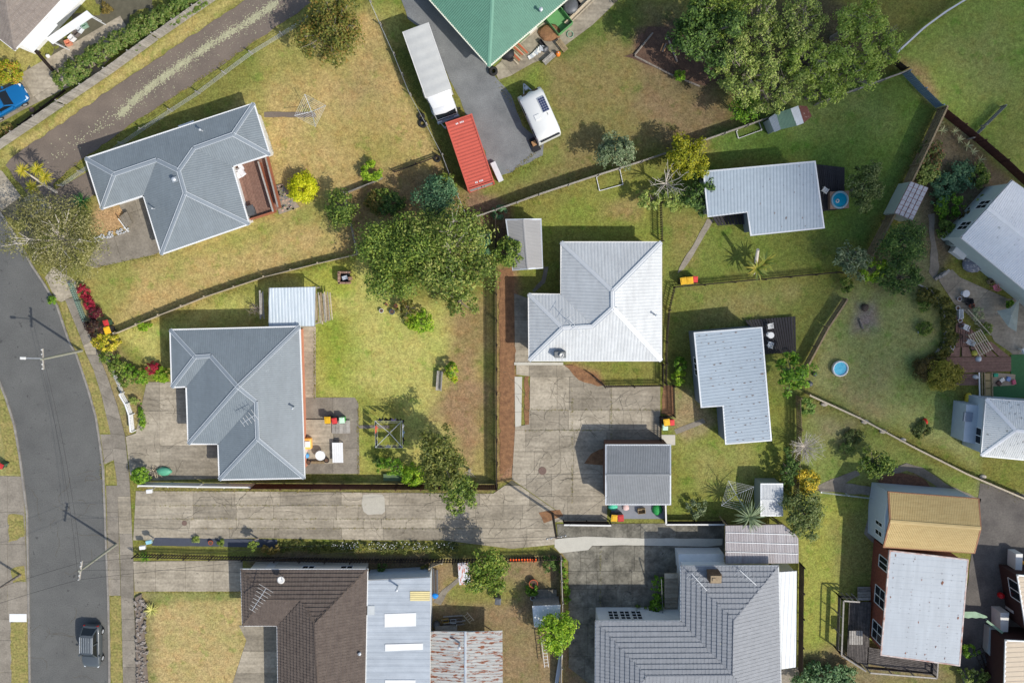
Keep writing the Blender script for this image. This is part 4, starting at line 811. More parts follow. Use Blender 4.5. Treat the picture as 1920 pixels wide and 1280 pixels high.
def flat_roof(name, label, pts, h, m, cat, posts=True, m_post=None, wall=None, pitch=0.2, amp=0.025, down=(0, -1), group=None):
    W = [P(*p[:2], p[2] if len(p) > 2 else h) for p in pts]; c = sum(W, Vector()) / len(W); root = thing(name, label, cat, (c.x, c.y, 0), group=group)
    obj('roof', roof_plane(W, 'rib', pitch=pitch, amp=amp, down=down), m, root)
    for i in range(len(W)):
        a, b = W[i], W[(i + 1) % len(W)]; obj('fascia', MB().beam(a + Vector((0, 0, -.09)), b + Vector((0, 0, -.09)), 0.06, 0.13), m_post or m_wood_grey, root)
    if wall: obj('wall', MB().prism(inset([(w.x, w.y) for w in W], 0.12), -0.03, min(w.z for w in W) - 0.06, bottom=False), wall, root)
    elif posts:
        for w in W:
            q = w + (Vector((c.x, c.y, w.z)) - w).normalized() * 0.2; obj('post', MB().box((q.x, q.y, (w.z - .1) / 2), (.1, .1, w.z - .1)), m_post or m_wood_grey, root)
    return root
m_old = mat('streaky galvanised sheet', lin(206, 212, 214), 0.5, scale=1.0, col2=lin(176, 188, 192), stretch=(6, 0.5, 1), fine=0.04, spec=0.5)
WS = flat_roof('woodshed', 'open woodshed under a streaky galvanised roof', [(504, 540), (591, 538), (590, 611), (504, 612)], 2.2, m_old, 'shed', pitch=0.3)
m_annex = mat('pale blue white long run steel', lin(172, 179, 184), 0.5, scale=0.6, col2=lin(156, 163, 168), fine=0.05, streaks=0.06, spec=0.5)
AN = flat_roof('annex', 'flat pale blue annex roof with white skylight sheets', [(682, 1088), (807, 1082), (806, 1340), (684, 1340)], 2.75, m_annex, 'annex', wall=m_bluegrey_wall, pitch=0.7, amp=0.02, down=(1, 0), m_post=m_offwhite)
def on_roof(root, name, px, h, m, t=0.03):
    q = [P(x, y, h) for x, y in px]; return obj(name, MB().prism(ccw([(v.x, v.y) for v in q]), h - 0.01, h + t), m, root)
for q in ([(721, 1150), (780, 1148), (780, 1173), (721, 1175)], [(722, 1207), (793, 1205), (793, 1217), (722, 1220)], [(722, 1274), (779, 1274), (779, 1300), (722, 1300)]): on_roof(AN, 'skylight', q, 2.79, m_white)
for k in range(5): on_roof(AN, 'yellow_sheet', [(769, 1108 + k * 3.6), (806, 1108 + k * 3.6), (806, 1111 + k * 3.6), (769, 1111 + k * 3.6)], 2.79, mat('yellowed fibreglass', lin(218, 202, 146), 0.5, 0.05))
on_roof(AN, 'grey_patch', [(682, 1135), (702, 1135), (702, 1152), (682, 1152)], 2.79, mat('grey patch sheet', lin(186, 190, 188), 0.6, 0.05))
m_rusty = mat('rusty galvanised steel', lin(168, 168, 162), 0.6, 0.14, scale=0.8, spots=lin(130, 76, 46), spot_scale=1.5, spot_t=0.515, stretch=(0.8, 3.0, 1))
RC = thing('carport', 'low carport roof with rows of rust stains', 'carport', P(875, 1240))
for q in ([(807, 1182, 2.3), (871, 1184, 2.6), (871, 1340, 2.6), (807, 1340, 2.3)], [(874, 1184, 2.6), (942, 1181, 2.3), (943, 1340, 2.3), (874, 1340, 2.6)]):
    obj('roof', roof_plane([P(*v) for v in q], pitch=0.32, amp=0.03), m_rusty, RC)
ridge_cap(RC, P(872.5, 1183, 2.63), P(872.5, 1340, 2.63), m_annex, w=0.12)
for x in (810, 872, 940): q = P(x, 1190, 0); obj('post', MB().box((q.x, q.y - .2, 1.12), (.1, .1, 2.24)), m_wood_grey, RC)
obj('beam', MB().beam(P(808, 1184, 2.18), P(942, 1184, 2.18), .1, .16), m_bluegrey_wall, RC)
CC = flat_roof('carport', 'translucent pinkish corrugated carport beside the grey tiled house', [(1360, 985), (1468, 983), (1492, 1001), (1497, 1010), (1497, 1055), (1360, 1056)], 2.6,
    mat('weathered translucent sheet', lin(172, 168, 167), 0.5, scale=0.7, col2=lin(142, 134, 133), stretch=(5, 0.4, 1), fine=0.06), 'carport', pitch=0.16, m_post=m_wood_brown)
for k in range(3): obj('batten', MB().beam(P(1361, 998 + 18 * k, 2.66), P(1496, 1002 + 18 * k, 2.66), .05, .04), m_metal, CC)
LN = flat_roof('lean_to', 'narrow white lean-to roof beside the silver grey tiled house', [(1461, 1072), (1494, 1070), (1492, 1250), (1465, 1254)], 2.5, mat('speckled white steel', lin(214, 216, 214), 0.5, 0.05, scale=1, spots=lin(176, 178, 176), spot_scale=6, spot_t=0.66), 'lean-to', wall=m_offwhite, pitch=0.4, amp=0.015)
# patchwork shed against the fence top right
PS = thing('shed', 'small patchwork shed with green, white and rusty roof sheets', 'shed', P(1480, 225))
ptop = [(1441, 222), (1455, 212), (1482, 204), (1497, 198)]; pbot = [(1452, 248), (1464, 243), (1494, 236), (1507, 231)]
ptop += [(1513, 199)]; pbot += [(1522, 218)]
pm = [mat('grey shed sheet', lin(118, 130, 140), 0.5, 0.05), mat('green shed sheet', lin(84, 116, 98), 0.5, 0.08), mat('white shed sheet', lin(196, 202, 204), 0.5, 0.08), mat('rusty shed sheet', lin(116, 76, 66), 0.8, 0.15, scale=4, spots=lin(170, 160, 150), spot_scale=4, spot_t=0.6)]
for k in range(4): obj('roof_sheet', roof_plane([P(*ptop[k], 2.0), P(*ptop[k + 1], 2.0), P(*pbot[k + 1], 1.8), P(*pbot[k], 1.8)], pitch=0.12, amp=0.02), pm[k], PS)
q = [P(*ptop[0], 1.8), P(*ptop[-1], 1.8), P(*pbot[-1], 1.75), P(*pbot[0], 1.75)]; obj('wall', MB().prism(inset([(v.x, v.y) for v in q], 0.08), -0.03, 1.74, False), mat('pale shed wall', lin(170, 180, 180), 0.7, 0.05), PS)
# tiled shed beside the tall fence
TS = thing('shed', 'sage shed with a grid of pale roof panels beside the tall brown fence', 'shed', P(1700, 380))
q = [P(1707, 340, 2.1), P(1741, 352, 2.3), P(1711, 414, 2.3), P(1677, 399, 2.1)]; obj('wall', MB().prism(inset([(v.x, v.y) for v in q], 0.03), -0.03, 2.06, False), m_sage_wall, TS)
obj('roof', MB().quad(*[v + Vector((0, 0, -.02)) for v in ccw(q)]), mat('terracotta rust', lin(150, 100, 84), 0.8, 0.1), TS)
for i in range(4):
    for j in range(7):
        f = lambda u, v: (q[0] * (1 - u) + q[1] * u) * (1 - v) + (q[3] * (1 - u) + q[2] * u) * v
        obj('roof_panel', MB().quad(*[f((i + .08 + .84 * a) / 4, (j + .04 + .92 * b) / 7) + Vector((0, 0, .03)) for a, b in ((0, 0), (1, 0), (1, 1), (0, 1))]), mat('pale roof panel', lin(188, 190, 192), 0.6, scale=5, col2=lin(166, 158, 154), fine=0.1), TS)
# roof vents and flues, belonging to their houses
def vent(root, x, y, h, r=0.07, L=0.5, m=None): q = P(x, y, h); obj('flue', MB().tube([(q.x, q.y, h - .2), (q.x, q.y, h + L)], r, 8).lathe((q.x, q.y, h + L), [(r * 1.6, 0), (r * 1.7, .05), (r * .6, .12)], 10), m or m_metal, root)
vent(H1, 379, 245, 3.1); vent(H1, 329, 337, 3.9, 0.12, 0.35); vent(H1, 288, 391, 3.3, .05, .3); vent(H2, 551, 763, 3.1); vent(H3, 1228, 590, 3.1); vent(H3, 1154, 576, 4.3, .06, .3); vent(H6, 1014, 20, 3.5, .1, .35)
vent(AN, 746, 1098, 2.8, .09, .9); vent(AN, 676, 1220, 2.8, .1, .5); vent(RC, 862, 1205, 2.6, .1, .9)
q = P(329, 337, 3.85); obj('vent_plate', MB().box((q.x, q.y, 3.98), (.55, .5, .06), 0.3), m_slate_cap, H1)
q = [P(334, 236, 2.4), P(363, 226, 2.4), P(364, 231, 2.4), P(336, 241, 2.4)]; obj('window_hood', MB().prism(ccw([(v.x, v.y) for v in q]), 2.3, 2.42), m_white, H1)
# deck and front entry of the first house
q = [P(436, 312, 0.6), P(503, 291, 0.6), P(527, 390, 0.6), P(467, 415, 0.6)]; DK = thing('deck', 'red timber deck with orange side boards beside the slate blue house', 'deck', P(480, 355))
A_, B_, C_, D_ = q; nb = 26
for i in range(nb):
    u0, u1 = i / nb + .003, (i + 1) / nb - .003; f = lambda u, v: (A_ * (1 - u) + B_ * u) * (1 - v) + (D_ * (1 - u) + C_ * u) * v
    obj('plank', MB().prism(ccw([tuple(f(a, b))[:2] for a, b in ((u0, 0), (u1, 0), (u1, 1), (u0, 1))]), .5, .6), m_deck_red, DK)
for a, b in ((P(497, 292, 1.5), P(521, 388, 1.5)), (P(484, 303, 1.5), P(512, 397, 1.5))): obj('rail', MB().beam(a, b, .14, .06), m_wood_grey, DK); obj('side_board', MB().beam(a - Vector((0, 0, .55)), b - Vector((0, 0, .55)), .05, 1.0), mat('orange stained board', lin(158, 96, 70), 0.8, 0.15, scale=5), DK)
obj('side_board', MB().beam(P(466, 413, .5), P(516, 397, .5), .06, 1.0), MATS['orange stained board'], DK)
obj('apron', MB().prism(ccw([(v.x, v.y) for v in (P(510, 350), P(530, 345), P(562, 388), P(524, 402))]), -.03, .12), mat('slate chip paving', lin(120, 118, 112), 0.9, scale=3, col2=lin(170, 150, 126)), DK)
r_ = random.Random(3)
for k in range(60):
    u, v = r_.random(), r_.random(); a = P(512 + 22 * u + 20 * v, 352 - 5 * u + 45 * v); s = r_.uniform(.14, .22)
    obj('stone', MB().box((a.x, a.y, .14), (s, s * .8, .06), r_.random()), [mat('slate chip', lin(116, 118, 116), 0.9), mat('pink stone', lin(190, 160, 140), 0.9), mat('mossy chip', lin(122, 124, 92), 0.9)][k % 3], DK)
CL = thing('laundry_pile', 'heap of white cloths at the house corner of the red deck', 'cloth', P(450, 318, .6)); r_ = random.Random(77)
for k in range(7): a = P(444 + 4 * k * .6 + r_.uniform(-3, 3), 320 - 1.2 * k + r_.uniform(-5, 14), .6); obj('cloth', MB().box((a.x, a.y, .7 + .06 * k), (r_.uniform(.4, .8), r_.uniform(.3, .6), .14), r_.random() * 3, .8), mat('white cloth', lin(214, 212, 214), 0.9, 0.08, scale=5, bump=.5, bscale=4), CL)
q = P(466, 400, 0.6); tag(obj('deck_cabinet', MB().box((q.x, q.y, .95), (1.5, .7, .7), .3).box((q.x + .5, q.y + .35, 1.33), (.6, .7, .05), .3), m_steel_dark), 'dark grey cabinet at the lower end of the red deck', 'cabinet')
# awnings and canopy of the corner house
obj('awning', MB().prism(ccw([(v.x, v.y) for v in (P(40, 84, 2.6), P(62, 98, 2.6), P(108, 47, 2.6), P(89, 33, 2.6))]), 2.55, 2.62), m_white, H7)
obj('awning', MB().prism(ccw([(v.x, v.y) for v in (P(89, 32, 2.6), P(106, 46, 2.6), P(152, 2, 2.6), P(120, -5, 2.6))]), 2.65, 2.72), m_white, H7)
obj('canopy', MB().prism(ccw([(v.x, v.y) for v in (P(86, 73, 2.4), P(99, 83, 2.4), P(175, 31, 2.4), P(163, 20, 2.4))]), 2.35, 2.42), m_white, H7)
for x, y in ((90, 73), (100, 80), (170, 31), (162, 24)): a = P(x, y, 2.4); obj('post', MB().box((a.x, a.y, 1.17), (.08, .08, 2.34)), m_white, H7)
# front porch of the first house, garden steps, side stairs
PST = thing('porch_steps', 'concrete porch steps with white handrail before the slate blue house', 'steps', P(245, 415))
for k in range(4):
    a, b = P(238 + 4.5 * k, 426 - 2 * k), P(228 + 4.5 * k, 405 - 2 * k); obj('step', MB().beam(a + Vector((0, 0, .08 + .16 * k)), b + Vector((0, 0, .08 + .16 * k)), .32, .16), m_path, PST)
obj('handrail', MB().beam(P(222, 410, .9), P(239, 433, .9), .07, .07).beam(P(222, 410), P(222, 410, .9), .05, .05).beam(P(239, 433), P(239, 433, .9), .05, .05), m_white, PST)
S2 = thing('garden_stairs', 'long dark concrete stairs climbing beside the silver grey tiled house', 'steps', P(1259, 1120))
for k in range(10):
    y = 1160 - k * 9; h = 0.17 * k; a, b = P(1246, y, h), P(1271, y, h); obj('step', MB().beam(a + Vector((0, 0, -.0)), b, .5, .17), m_concrete, S2)
obj('handrail', MB().beam(P(1243, 1158, 1.0), P(1240, 1085, 2.3), .06, .06).beam(P(1243, 1158), P(1243, 1158, 1), .05, .05).beam(P(1240, 1085), P(1240, 1085, 2.3), .05, .05), m_steel_dark, S2)
PT = thing('entry_platform', 'white rendered entry platform behind the silver grey tiled house', 'platform', P(1320, 1050))
obj('slab_block', MB().prism(ccw([(v.x, v.y) for v in (P(1272, 1038, 1.6), P(1357, 1038, 1.6), P(1357, 1060, 1.6), P(1274, 1070, 1.6))]), -.03, 1.6), m_white, PT)
# timber deck round the brick house
DB = thing('deck', 'weathered grey timber deck wrapping the red brick house', 'deck', P(1620, 1200))
def planks(root, a, b, c, d, n, m, t=.08):
    for i in range(n):
        u0, u1 = i / n + .1 / n, (i + 1) / n - .1 / n; f = lambda u, v: (a * (1 - u) + b * u) * (1 - v) + (d * (1 - u) + c * u) * v
        obj('plank', MB().prism(ccw([tuple(f(p, q))[:2] for p, q in ((u0, 0), (u1, 0), (u1, 1), (u0, 1))]), a.z - t, a.z), m, root)
m_deckg = mat('dark weathered deck', lin(104, 98, 92), 0.9, scale=3, col2=lin(62, 58, 56), objrand=0.2)
planks(DB, P(1592, 1128, .9), P(1634, 1128, .9), P(1628, 1250, .9), P(1588, 1232, .9), 14, m_deckg)
planks(DB, P(1626, 1212, .9), P(1626, 1244, .9), P(1758, 1268, .9), P(1758, 1236, .9), 10, m_deckg)
for a, b in ((P(1582, 1126, 1.8), P(1578, 1228, 1.8)), (P(1578, 1228, 1.8), P(1624, 1258, 1.8)), (P(1632, 1261, 1.8), P(1757, 1271, 1.8)), (P(1757, 1271, 1.8), P(1759, 1240, 1.8)), (P(1582, 1126, 1.8), P(1612, 1128, 1.8))):
    obj('rail', MB().beam(a, b, .14, .05), m_wood_grey, DB); obj('skirt', MB().beam(a - Vector((0, 0, .95)), b - Vector((0, 0, .95)), .04, .5), m_deckg, DB)
    for t in (0, .33, .66, 1): w = a.lerp(b, t); obj('post', MB().box((w.x, w.y, .88), (.09, .09, 1.76)), m_wood_grey, DB)
planks(DB, P(1592, 1182, 1.5), P(1618, 1182, 1.5), P(1618, 1208, 1.5), P(1592, 1208, 1.5), 6, m_wood_grey, .06)
for k in range(5): a, b = P(1608 - 1.2 * k * 0, 1122 - 5 * k, .8 - .16 * k), P(1632, 1122 - 5 * k, .8 - .16 * k); obj('step', MB().beam(a, b, .28, .06), m_wood_grey, DB)
# deck with hot tub beside the low blue house, and charcoal deck
D4 = thing('deck', 'charcoal deck carrying the hot tub beside the low blue house', 'deck', P(1556, 350))
planks(D4, P(1531, 308, .3), P(1584, 314, .3), P(1584, 392, .3), P(1543, 396, .3), 14, m_deck_dark)
D5 = thing('deck', 'square charcoal deck behind the spotted blue roof house', 'deck', P(1450, 630))
planks(D5, P(1397, 600, .35), P(1492, 593, .35), P(1493, 660, .35), P(1432, 664, .35), 18, m_deck_dark)
D6 = thing('porch', 'dark porch platform with slat front under the low blue house eave', 'porch', P(1360, 405))
planks(D6, P(1334, 405, .5), P(1400, 398, .5), P(1402, 420, .5), P(1345, 423, .5), 10, m_deck_dark)
# red brown patio deck on the right, with yard carpet
D7 = thing('deck', 'red brown patio deck beside the curved hedge', 'deck', P(1830, 660))
planks(D7, P(1792, 590, .12), P(1830, 625, .12), P(1826, 650, .12), P(1792, 650, .12), 8, m_deck_red)
planks(D7, P(1788, 652, .12), P(1860, 640, .12), P(1895, 668, .12), P(1778, 668, .12), 5, m_deck_red)
planks(D7, P(1775, 669, .12), P(1775, 700, .12), P(1896, 696, .12), P(1896, 669, .12), 13, m_deck_red)
planks(D7, P(1790, 701, .12), P(1790, 722, .12), P(1834, 722, .12), P(1834, 701, .12), 9, m_deck_red)
sheet('synthetic_turf', [(1895, 665), (1930, 664), (1930, 745), (1860, 745), (1860, 722), (1895, 700)], mat('synthetic turf', lin(66, 108, 66), 0.95, 0.1, scale=4, fine=.15), 0.03, 0.0)
# ------------------------------------------------------------------ fences
def fence(name, label, pts, h=1.6, m=None, style='paling', pitch=0.16, w=0.14, m_post=None, individual=False, post_every=2.6, rails=2, jit=0.02, rail_side=1, cap=None, cat='fence', gap_h=0.06):
    q = pl(*pts); m = m or m_wood_grey; m_post = m_post or m; root = thing(name, label, cat, q[0]); r = random.Random(len(label) * 7 + int(q[0].x * 10))
    pm = None; joined = MB(); 
    if style in ('paling', 'picket'):
        tip = [(-w / 2, 0), (w / 2, 0), (w / 2, h), (-w / 2, h)]; mb = MB(); mb.box((0, 0, gap_h + (h - gap_h) / 2), (w, 0.022, h - gap_h))
        pm = bpy.data.meshes.new('paling'); pm.from_pydata(mb.v, [], mb.f); pm.materials.append(m)
    for i in range(len(q) - 1):
        a, b = q[i], q[i + 1]; d = b - a; Ln = d.length; dd = d.normalized(); n = Vector((-dd.y, dd.x, 0)); rz = math.atan2(dd.y, dd.x)
        if style in ('paling', 'picket'):
            k = int(Ln / pitch)
            for j in range(k):
                p = a + dd * (pitch * (j + .5)); hz = 1 + r.uniform(-jit, jit)
                if individual:
                    o = inst('paling', pm, root, (p.x, p.y, 0), rz + r.uniform(-.03, .03)); o.scale = (1, 1, hz)
                else: joined.box((p.x, p.y, gap_h + (h * hz - gap_h) / 2), (w, 0.022, h * hz - gap_h), rz + r.uniform(-.03, .03))
        if style == 'sheet':
            k = int(Ln / 0.1); rows = []
            for j in range(k + 1):
                p = a + d * (j / k) + n * (0.03 if j % 2 else -0.03); rows.append([(p.x, p.y, 0.02), (p.x, p.y, h)])
            obj('sheet', MB().grid(rows), m, root)
        if style == 'wire':
            for z in np.linspace(0.25, h - .06, 4): joined.tube([a + Vector((0, 0, z)), b + Vector((0, 0, z))], 0.012, 4)
        if style == 'rail':
            for z in (h * .45, h - .08): obj('rail', MB().beam(a + Vector((0, 0, z)), b + Vector((0, 0, z)), .05, .14), m, root)
        elif style != 'wire':
            for z in np.linspace(.3, h - .25, rails) if rails else ():
                obj('rail', MB().beam(a + n * .05 * rail_side + Vector((0, 0, z)), b + n * .05 * rail_side + Vector((0, 0, z)), .05, .09), m_post, root)
        if cap: obj('cap_rail', MB().beam(a + Vector((0, 0, h + .03)), b + Vector((0, 0, h + .03)), .15, .05), cap, root)
        np_ = max(1, round(Ln / post_every))
        for j in range(np_ + (1 if i == len(q) - 2 else 0)):
            p = a + d * (j / np_) + n * .09 * rail_side; obj('post', MB().box((p.x, p.y, (h + .04) / 2), (.1, .1, h + .04), rz), m_post, root)
    if joined.v:
        o = obj('wires' if style == 'wire' else 'palings', joined, m if style != 'wire' else m_metal, root); stuff(o)
    return root
fence('fence', 'long weathered paling fence along the mossy lane', [(-40, 308), (0, 281), (125, 196), (212, 137), (300, 73), (412, -4), (440, -24)], 1.6, individual=True, pitch=0.19, w=0.175, rail_side=1)
fence('fence', 'wire and post fence between the lane and the dry lawn', [(120, 350), (272, 245), (325, 210), (376, 177), (425, 140), (475, 103), (532, 68), (600, 25)], 1.0, m_wood_grey, 'wire', post_every=2.6)
fence('fence', 'low timber boundary fence between the dry lawn and the street house', [(223, 624), (305, 590), (390, 556), (500, 519), (600, 494), (673, 477)], 0.95, m_wood_pale, pitch=0.17, w=0.15)
fence('fence', 'short grey fence around the overgrown garden bed', [(673, 477), (660, 420), (648, 364), (718, 336)], 0.8, m_wood_grey, pitch=0.17, w=0.15)
fence('fence', 'wire fence beside the white truck and red container', [(695, 5), (715, 50), (740, 105), (770, 180), (800, 235), (830, 292), (858, 365), (878, 412)], 1.0, m_wood_grey, 'wire', post_every=2.4)
fence('fence', 'sagging steel mesh fence strip along the red container', [(802, 180), (812, 215), (836, 243)], 0.9, m_metal, 'rail', post_every=3)
fence('fence', 'dark two rail barrier above the garden bed', [(740, 324), (822, 294)], 0.6, m_wood_dark, 'rail')
fence('fence', 'long grey paling fence running up to the big trees', [(862, 417), (930, 394), (1010, 365), (1120, 329), (1200, 304), (1310, 267), (1440, 222)], 1.35, m_wood_grey, pitch=0.16, rail_side=-1)
fence('fence', 'grey paling fence below the big trees', [(1526, 196), (1600, 170), (1694, 136)], 1.3, m_wood_grey, pitch=0.16, rail_side=-1)
fence('fence', 'dark picket fence dividing the sunny lawn from the court', [(929, 405), (930, 600), (930, 780), (931, 908)], 1.5, m_wood_dark, 'picket', pitch=0.2, w=0.145, individual=True, rail_side=1)
fence('fence', 'red brown close boarded fence along the shared driveway', [(931, 908), (700, 907), (480, 906)], 1.7, m_redfence, pitch=0.2, w=0.185, individual=True, rail_side=1)
fence('fence', 'pale topped fence in front of the street house', [(478, 906), (380, 905), (270, 903)], 1.2, m_offwhite, pitch=0.2, w=0.19, rail_side=1, cap=m_offwhite)
fence('fence', 'dark slatted fence along the flower bed south of the driveway', [(258, 1036), (400, 1040), (520, 1043), (660, 1046), (800, 1046), (900, 1046), (1050, 1041)], 1.15, m_wood_dark, 'picket', pitch=0.28, w=0.13, individual=True, rail_side=-1)
fence('fence', 'dark picket fence behind the dead tree', [(1236, 380), (1238, 452)], 1.15, m_wood_dark, 'picket', pitch=0.22, w=0.09, individual=True)
fence('fence', 'dark picket fence with wheelie bins at its corner', [(1572, 509), (1430, 522), (1262, 537), (1252, 580), (1247, 640), (1246, 718)], 1.0, m_wood_dark, 'picket', pitch=0.24, w=0.09, individual=True)
fence('fence', 'dark picket fence enclosing the small lawn south of the white roof', [(1240, 682), (1240, 720), (1134, 722), (1112, 702)], 1.0, m_wood_dark, 'picket', pitch=0.22, w=0.09, individual=True)
fence('fence', 'dark picket fence beside the court bins', [(1260, 722), (1262, 776), (1236, 780), (1236, 832)], 1.0, m_wood_dark, 'picket', pitch=0.22, w=0.09, individual=True)
fence('fence', 'tall brown railed fence running down the right hand lawns', [(1757, 206), (1725, 275), (1690, 348), (1655, 415), (1620, 480)], 1.7, m_wood_brown, individual=True, pitch=0.2, w=0.18, rails=3, rail_side=-1, cap=m_wood_brown)
fence('fence', 'brown slatted trellis fence beside the paddling pool lawn', [(1580, 560), (1545, 612), (1505, 686)], 1.1, m_wood_brown, individual=True, pitch=0.19, w=0.17, rails=2, rail_side=-1, cap=m_wood_brown)
fence('fence', 'red brown stained fence at the vegetable garden', [(1758, 210), (1830, 268), (1872, 304), (1922, 350), (1960, 384)], 1.5, m_redfence, individual=True, pitch=0.2, w=0.19, rail_side=1)
fence('fence', 'blue grey corrugated steel fence panel', [(1692, 140), (1722, 172), (1754, 203)], 1.3, mat('blue grey steel fence', lin(122, 140, 156), 0.55, 0.05), 'sheet', rail_side=1)
fence('fence', 'thin white topped fence at the upper right lawn', [(1815, -4), (1760, 30), (1722, 58), (1672, 104)], 1.0, m_wood_grey, pitch=0.2, w=0.1, rail_side=1, cap=m_offwhite)
fence('fence', 'dark timber fence end under the big trees', [(1652, 104), (1690, 134)], 1.2, m_wood_dark, pitch=0.18, w=0.16)
fence('fence', 'leaning grey fence crossing the upper right lawn', [(1816, 262), (1840, 238), (1876, 202)], 0.9, m_wood_grey, pitch=0.15)
fence('fence', 'pale capped boundary fence running diagonally past the paddling pool', [(1508, 736), (1600, 778), (1700, 832), (1800, 882), (1922, 934)], 1.3, m_wood_brown, pitch=0.17, w=0.16, rail_side=1, cap=m_wood_pale)
fence('fence', 'brown slatted fence beside the dead white bush', [(1491, 742), (1493, 800), (1490, 870), (1486, 935)], 1.4, m_wood_brown, pitch=0.22, w=0.14, rails=3, rail_side=1)
fence('fence', 'dark timber wall with white top edge beside the garage bins', [(1056, 976), (1143, 977)], 1.1, m_wood_dark, pitch=0.18, w=0.175, rail_side=1, cap=m_offwhite)
fence('fence', 'dark timber wall with white top edge below the clothesline lawn', [(1244, 940), (1245, 976), (1357, 976)], 1.0, m_wood_dark, pitch=0.18, w=0.175, rail_side=1, cap=m_offwhite)
fence('fence', 'weathered fence beside the narrow driveway', [(1050, 1040), (1053, 1120), (1052, 1190), (1050, 1290)], 1.3, m_wood_grey, pitch=0.17, w=0.16)
fence('fence', 'grey timber fence beside the white lean-to roof', [(1498, 1055), (1497, 1150), (1496, 1255)], 1.3, m_wood_dark, pitch=0.2, w=0.17)
fence('fence', 'white low front fence beside the street forecourt', [(232, 736), (243, 755), (250, 775), (253, 806)], 0.8, m_white, 'picket', pitch=0.16, w=0.12, individual=True, cap=m_white, cat='fence')
fence('fence', 'green steel garden fence beside the footpath', [(138, 532), (150, 565), (164, 600)], 0.9, mat('green steel', lin(120, 142, 130), 0.6, 0.08), 'sheet', post_every=1.8)
fence('fence', 'dark gate between the hedge and the corner house', [(75, 100), (110, 140)], 1.0, m_wood_dark, pitch=0.14, w=0.13, cat='gate')
fence('fence', 'dark low fence under the corner yard fence', [(40, 237), (124, 172)], 0.5, m_wood_dark, 'rail', post_every=3)
fence('fence', 'timber border wall of the brown garden corner', [(830, 1046), (806, 1056), (806, 1078)], 1.2, m_wood_pale, pitch=0.16)
fence('wire_frame', 'white wire frame leaning off the long grey fence', [(1118, 332), (1124, 358), (1168, 346), (1162, 318)], 0.12, m_white, 'rail', post_every=9, cat='frame')
fence('wire_frame', 'white wire frame beside the patchwork shed', [(1380, 246), (1384, 260), (1428, 244), (1422, 228)], 0.12, m_white, 'rail', post_every=9, cat='frame')
fence('batten_row', 'fence of thin wires strung across the path behind the yellow flowers', [(1534, 920), (1636, 932)], 0.7, m_metal, 'wire', cat='fence')
# stone walls and edging
SW = thing('stone_wall', 'dry stone retaining wall along the footpath below the straw lawn', 'wall', P(268, 1200))
r_ = random.Random(9)
for k in range(150):
    t = r_.random(); x = 256 + 20 * r_.random() + 3 * t; y = 1122 + 165 * t; p = P(x, y); s = r_.uniform(.16, .36); u = r_.random()
    mb = MB(); mb.box((p.x, p.y, .1 + .2 * r_.random()), (s, s * r_.uniform(.6, 1), s * .6), r_.random() * 3, taper=r_.uniform(.6, .9)); obj('stone', mb, mat('basalt stone', lin(150, 142, 132), 0.95, scale=5, col2=lin(108, 100, 92), objrand=0.3), SW)
q = [P(255, 1118), P(266, 1112), P(279, 1290), P(258, 1290)]; obj('core', MB().prism(ccw([(v.x, v.y) for v in q]), -.03, .2), mat('wall rubble', lin(118, 106, 94), 0.95, 0.2, scale=5), SW)
WB = thing('garden_wall', 'low white stone edging beneath the front hedge', 'wall', P(215, 700))
for k in range(26):
    t = k / 25; p = P(203 + 27 * t, 672 + 62 * t); obj('stone', MB().box((p.x, p.y, .14), (.2, .26, .3), .4 + r_.uniform(-.3, .3), taper=.8), mat('whitewashed stone', lin(206, 206, 200), 0.9, 0.06, objrand=.15), WB)
EW = thing('garden_edging', 'row of pale stones edging the lawn beside the slate blue house', 'edging', P(500, 250))
for k in range(14):
    t = k / 13; p = P(491 + 19 * t, 230 + 56 * t); obj('stone', MB().lathe((p.x, p.y, -.02), [(.18, 0), (.2, .08), (.14, .16), (.05, .2)], 8, 1, r_.uniform(.7, 1.2)), mat('pale boulder', lin(178, 174, 158), 0.95, scale=4, col2=lin(140, 136, 118), objrand=.15), EW)
RW = thing('garden_edging', 'white pebble strip beside the driveway under the big street tree', 'edging', P(215, 445)); 
for k in range(60):
    t = r_.random(); p = P(172 + 70 * t, 450 - 20 * t + r_.uniform(-5, 5)); s = r_.uniform(.12, .22); obj('stone', MB().box((p.x, p.y, .05), (s, s * .8, .14), r_.random() * 3, taper=.7), mat('white pebble', lin(188, 190, 190), 0.9, 0.1, objrand=.15), RW)
TE = thing('garden_edging', 'timber log edging around the soil bed under the big trees', 'edging', P(1200, 120))
for a, b in (((1190, 103), (1224, 62)), ((1190, 105), (1262, 142)), ((1284, 150), (1312, 162)), ((1250, 66), (1270, 116))): obj('log', MB().tube([P(*a, .1), P(*b, .1)], .09, 7), m_bark, TE)
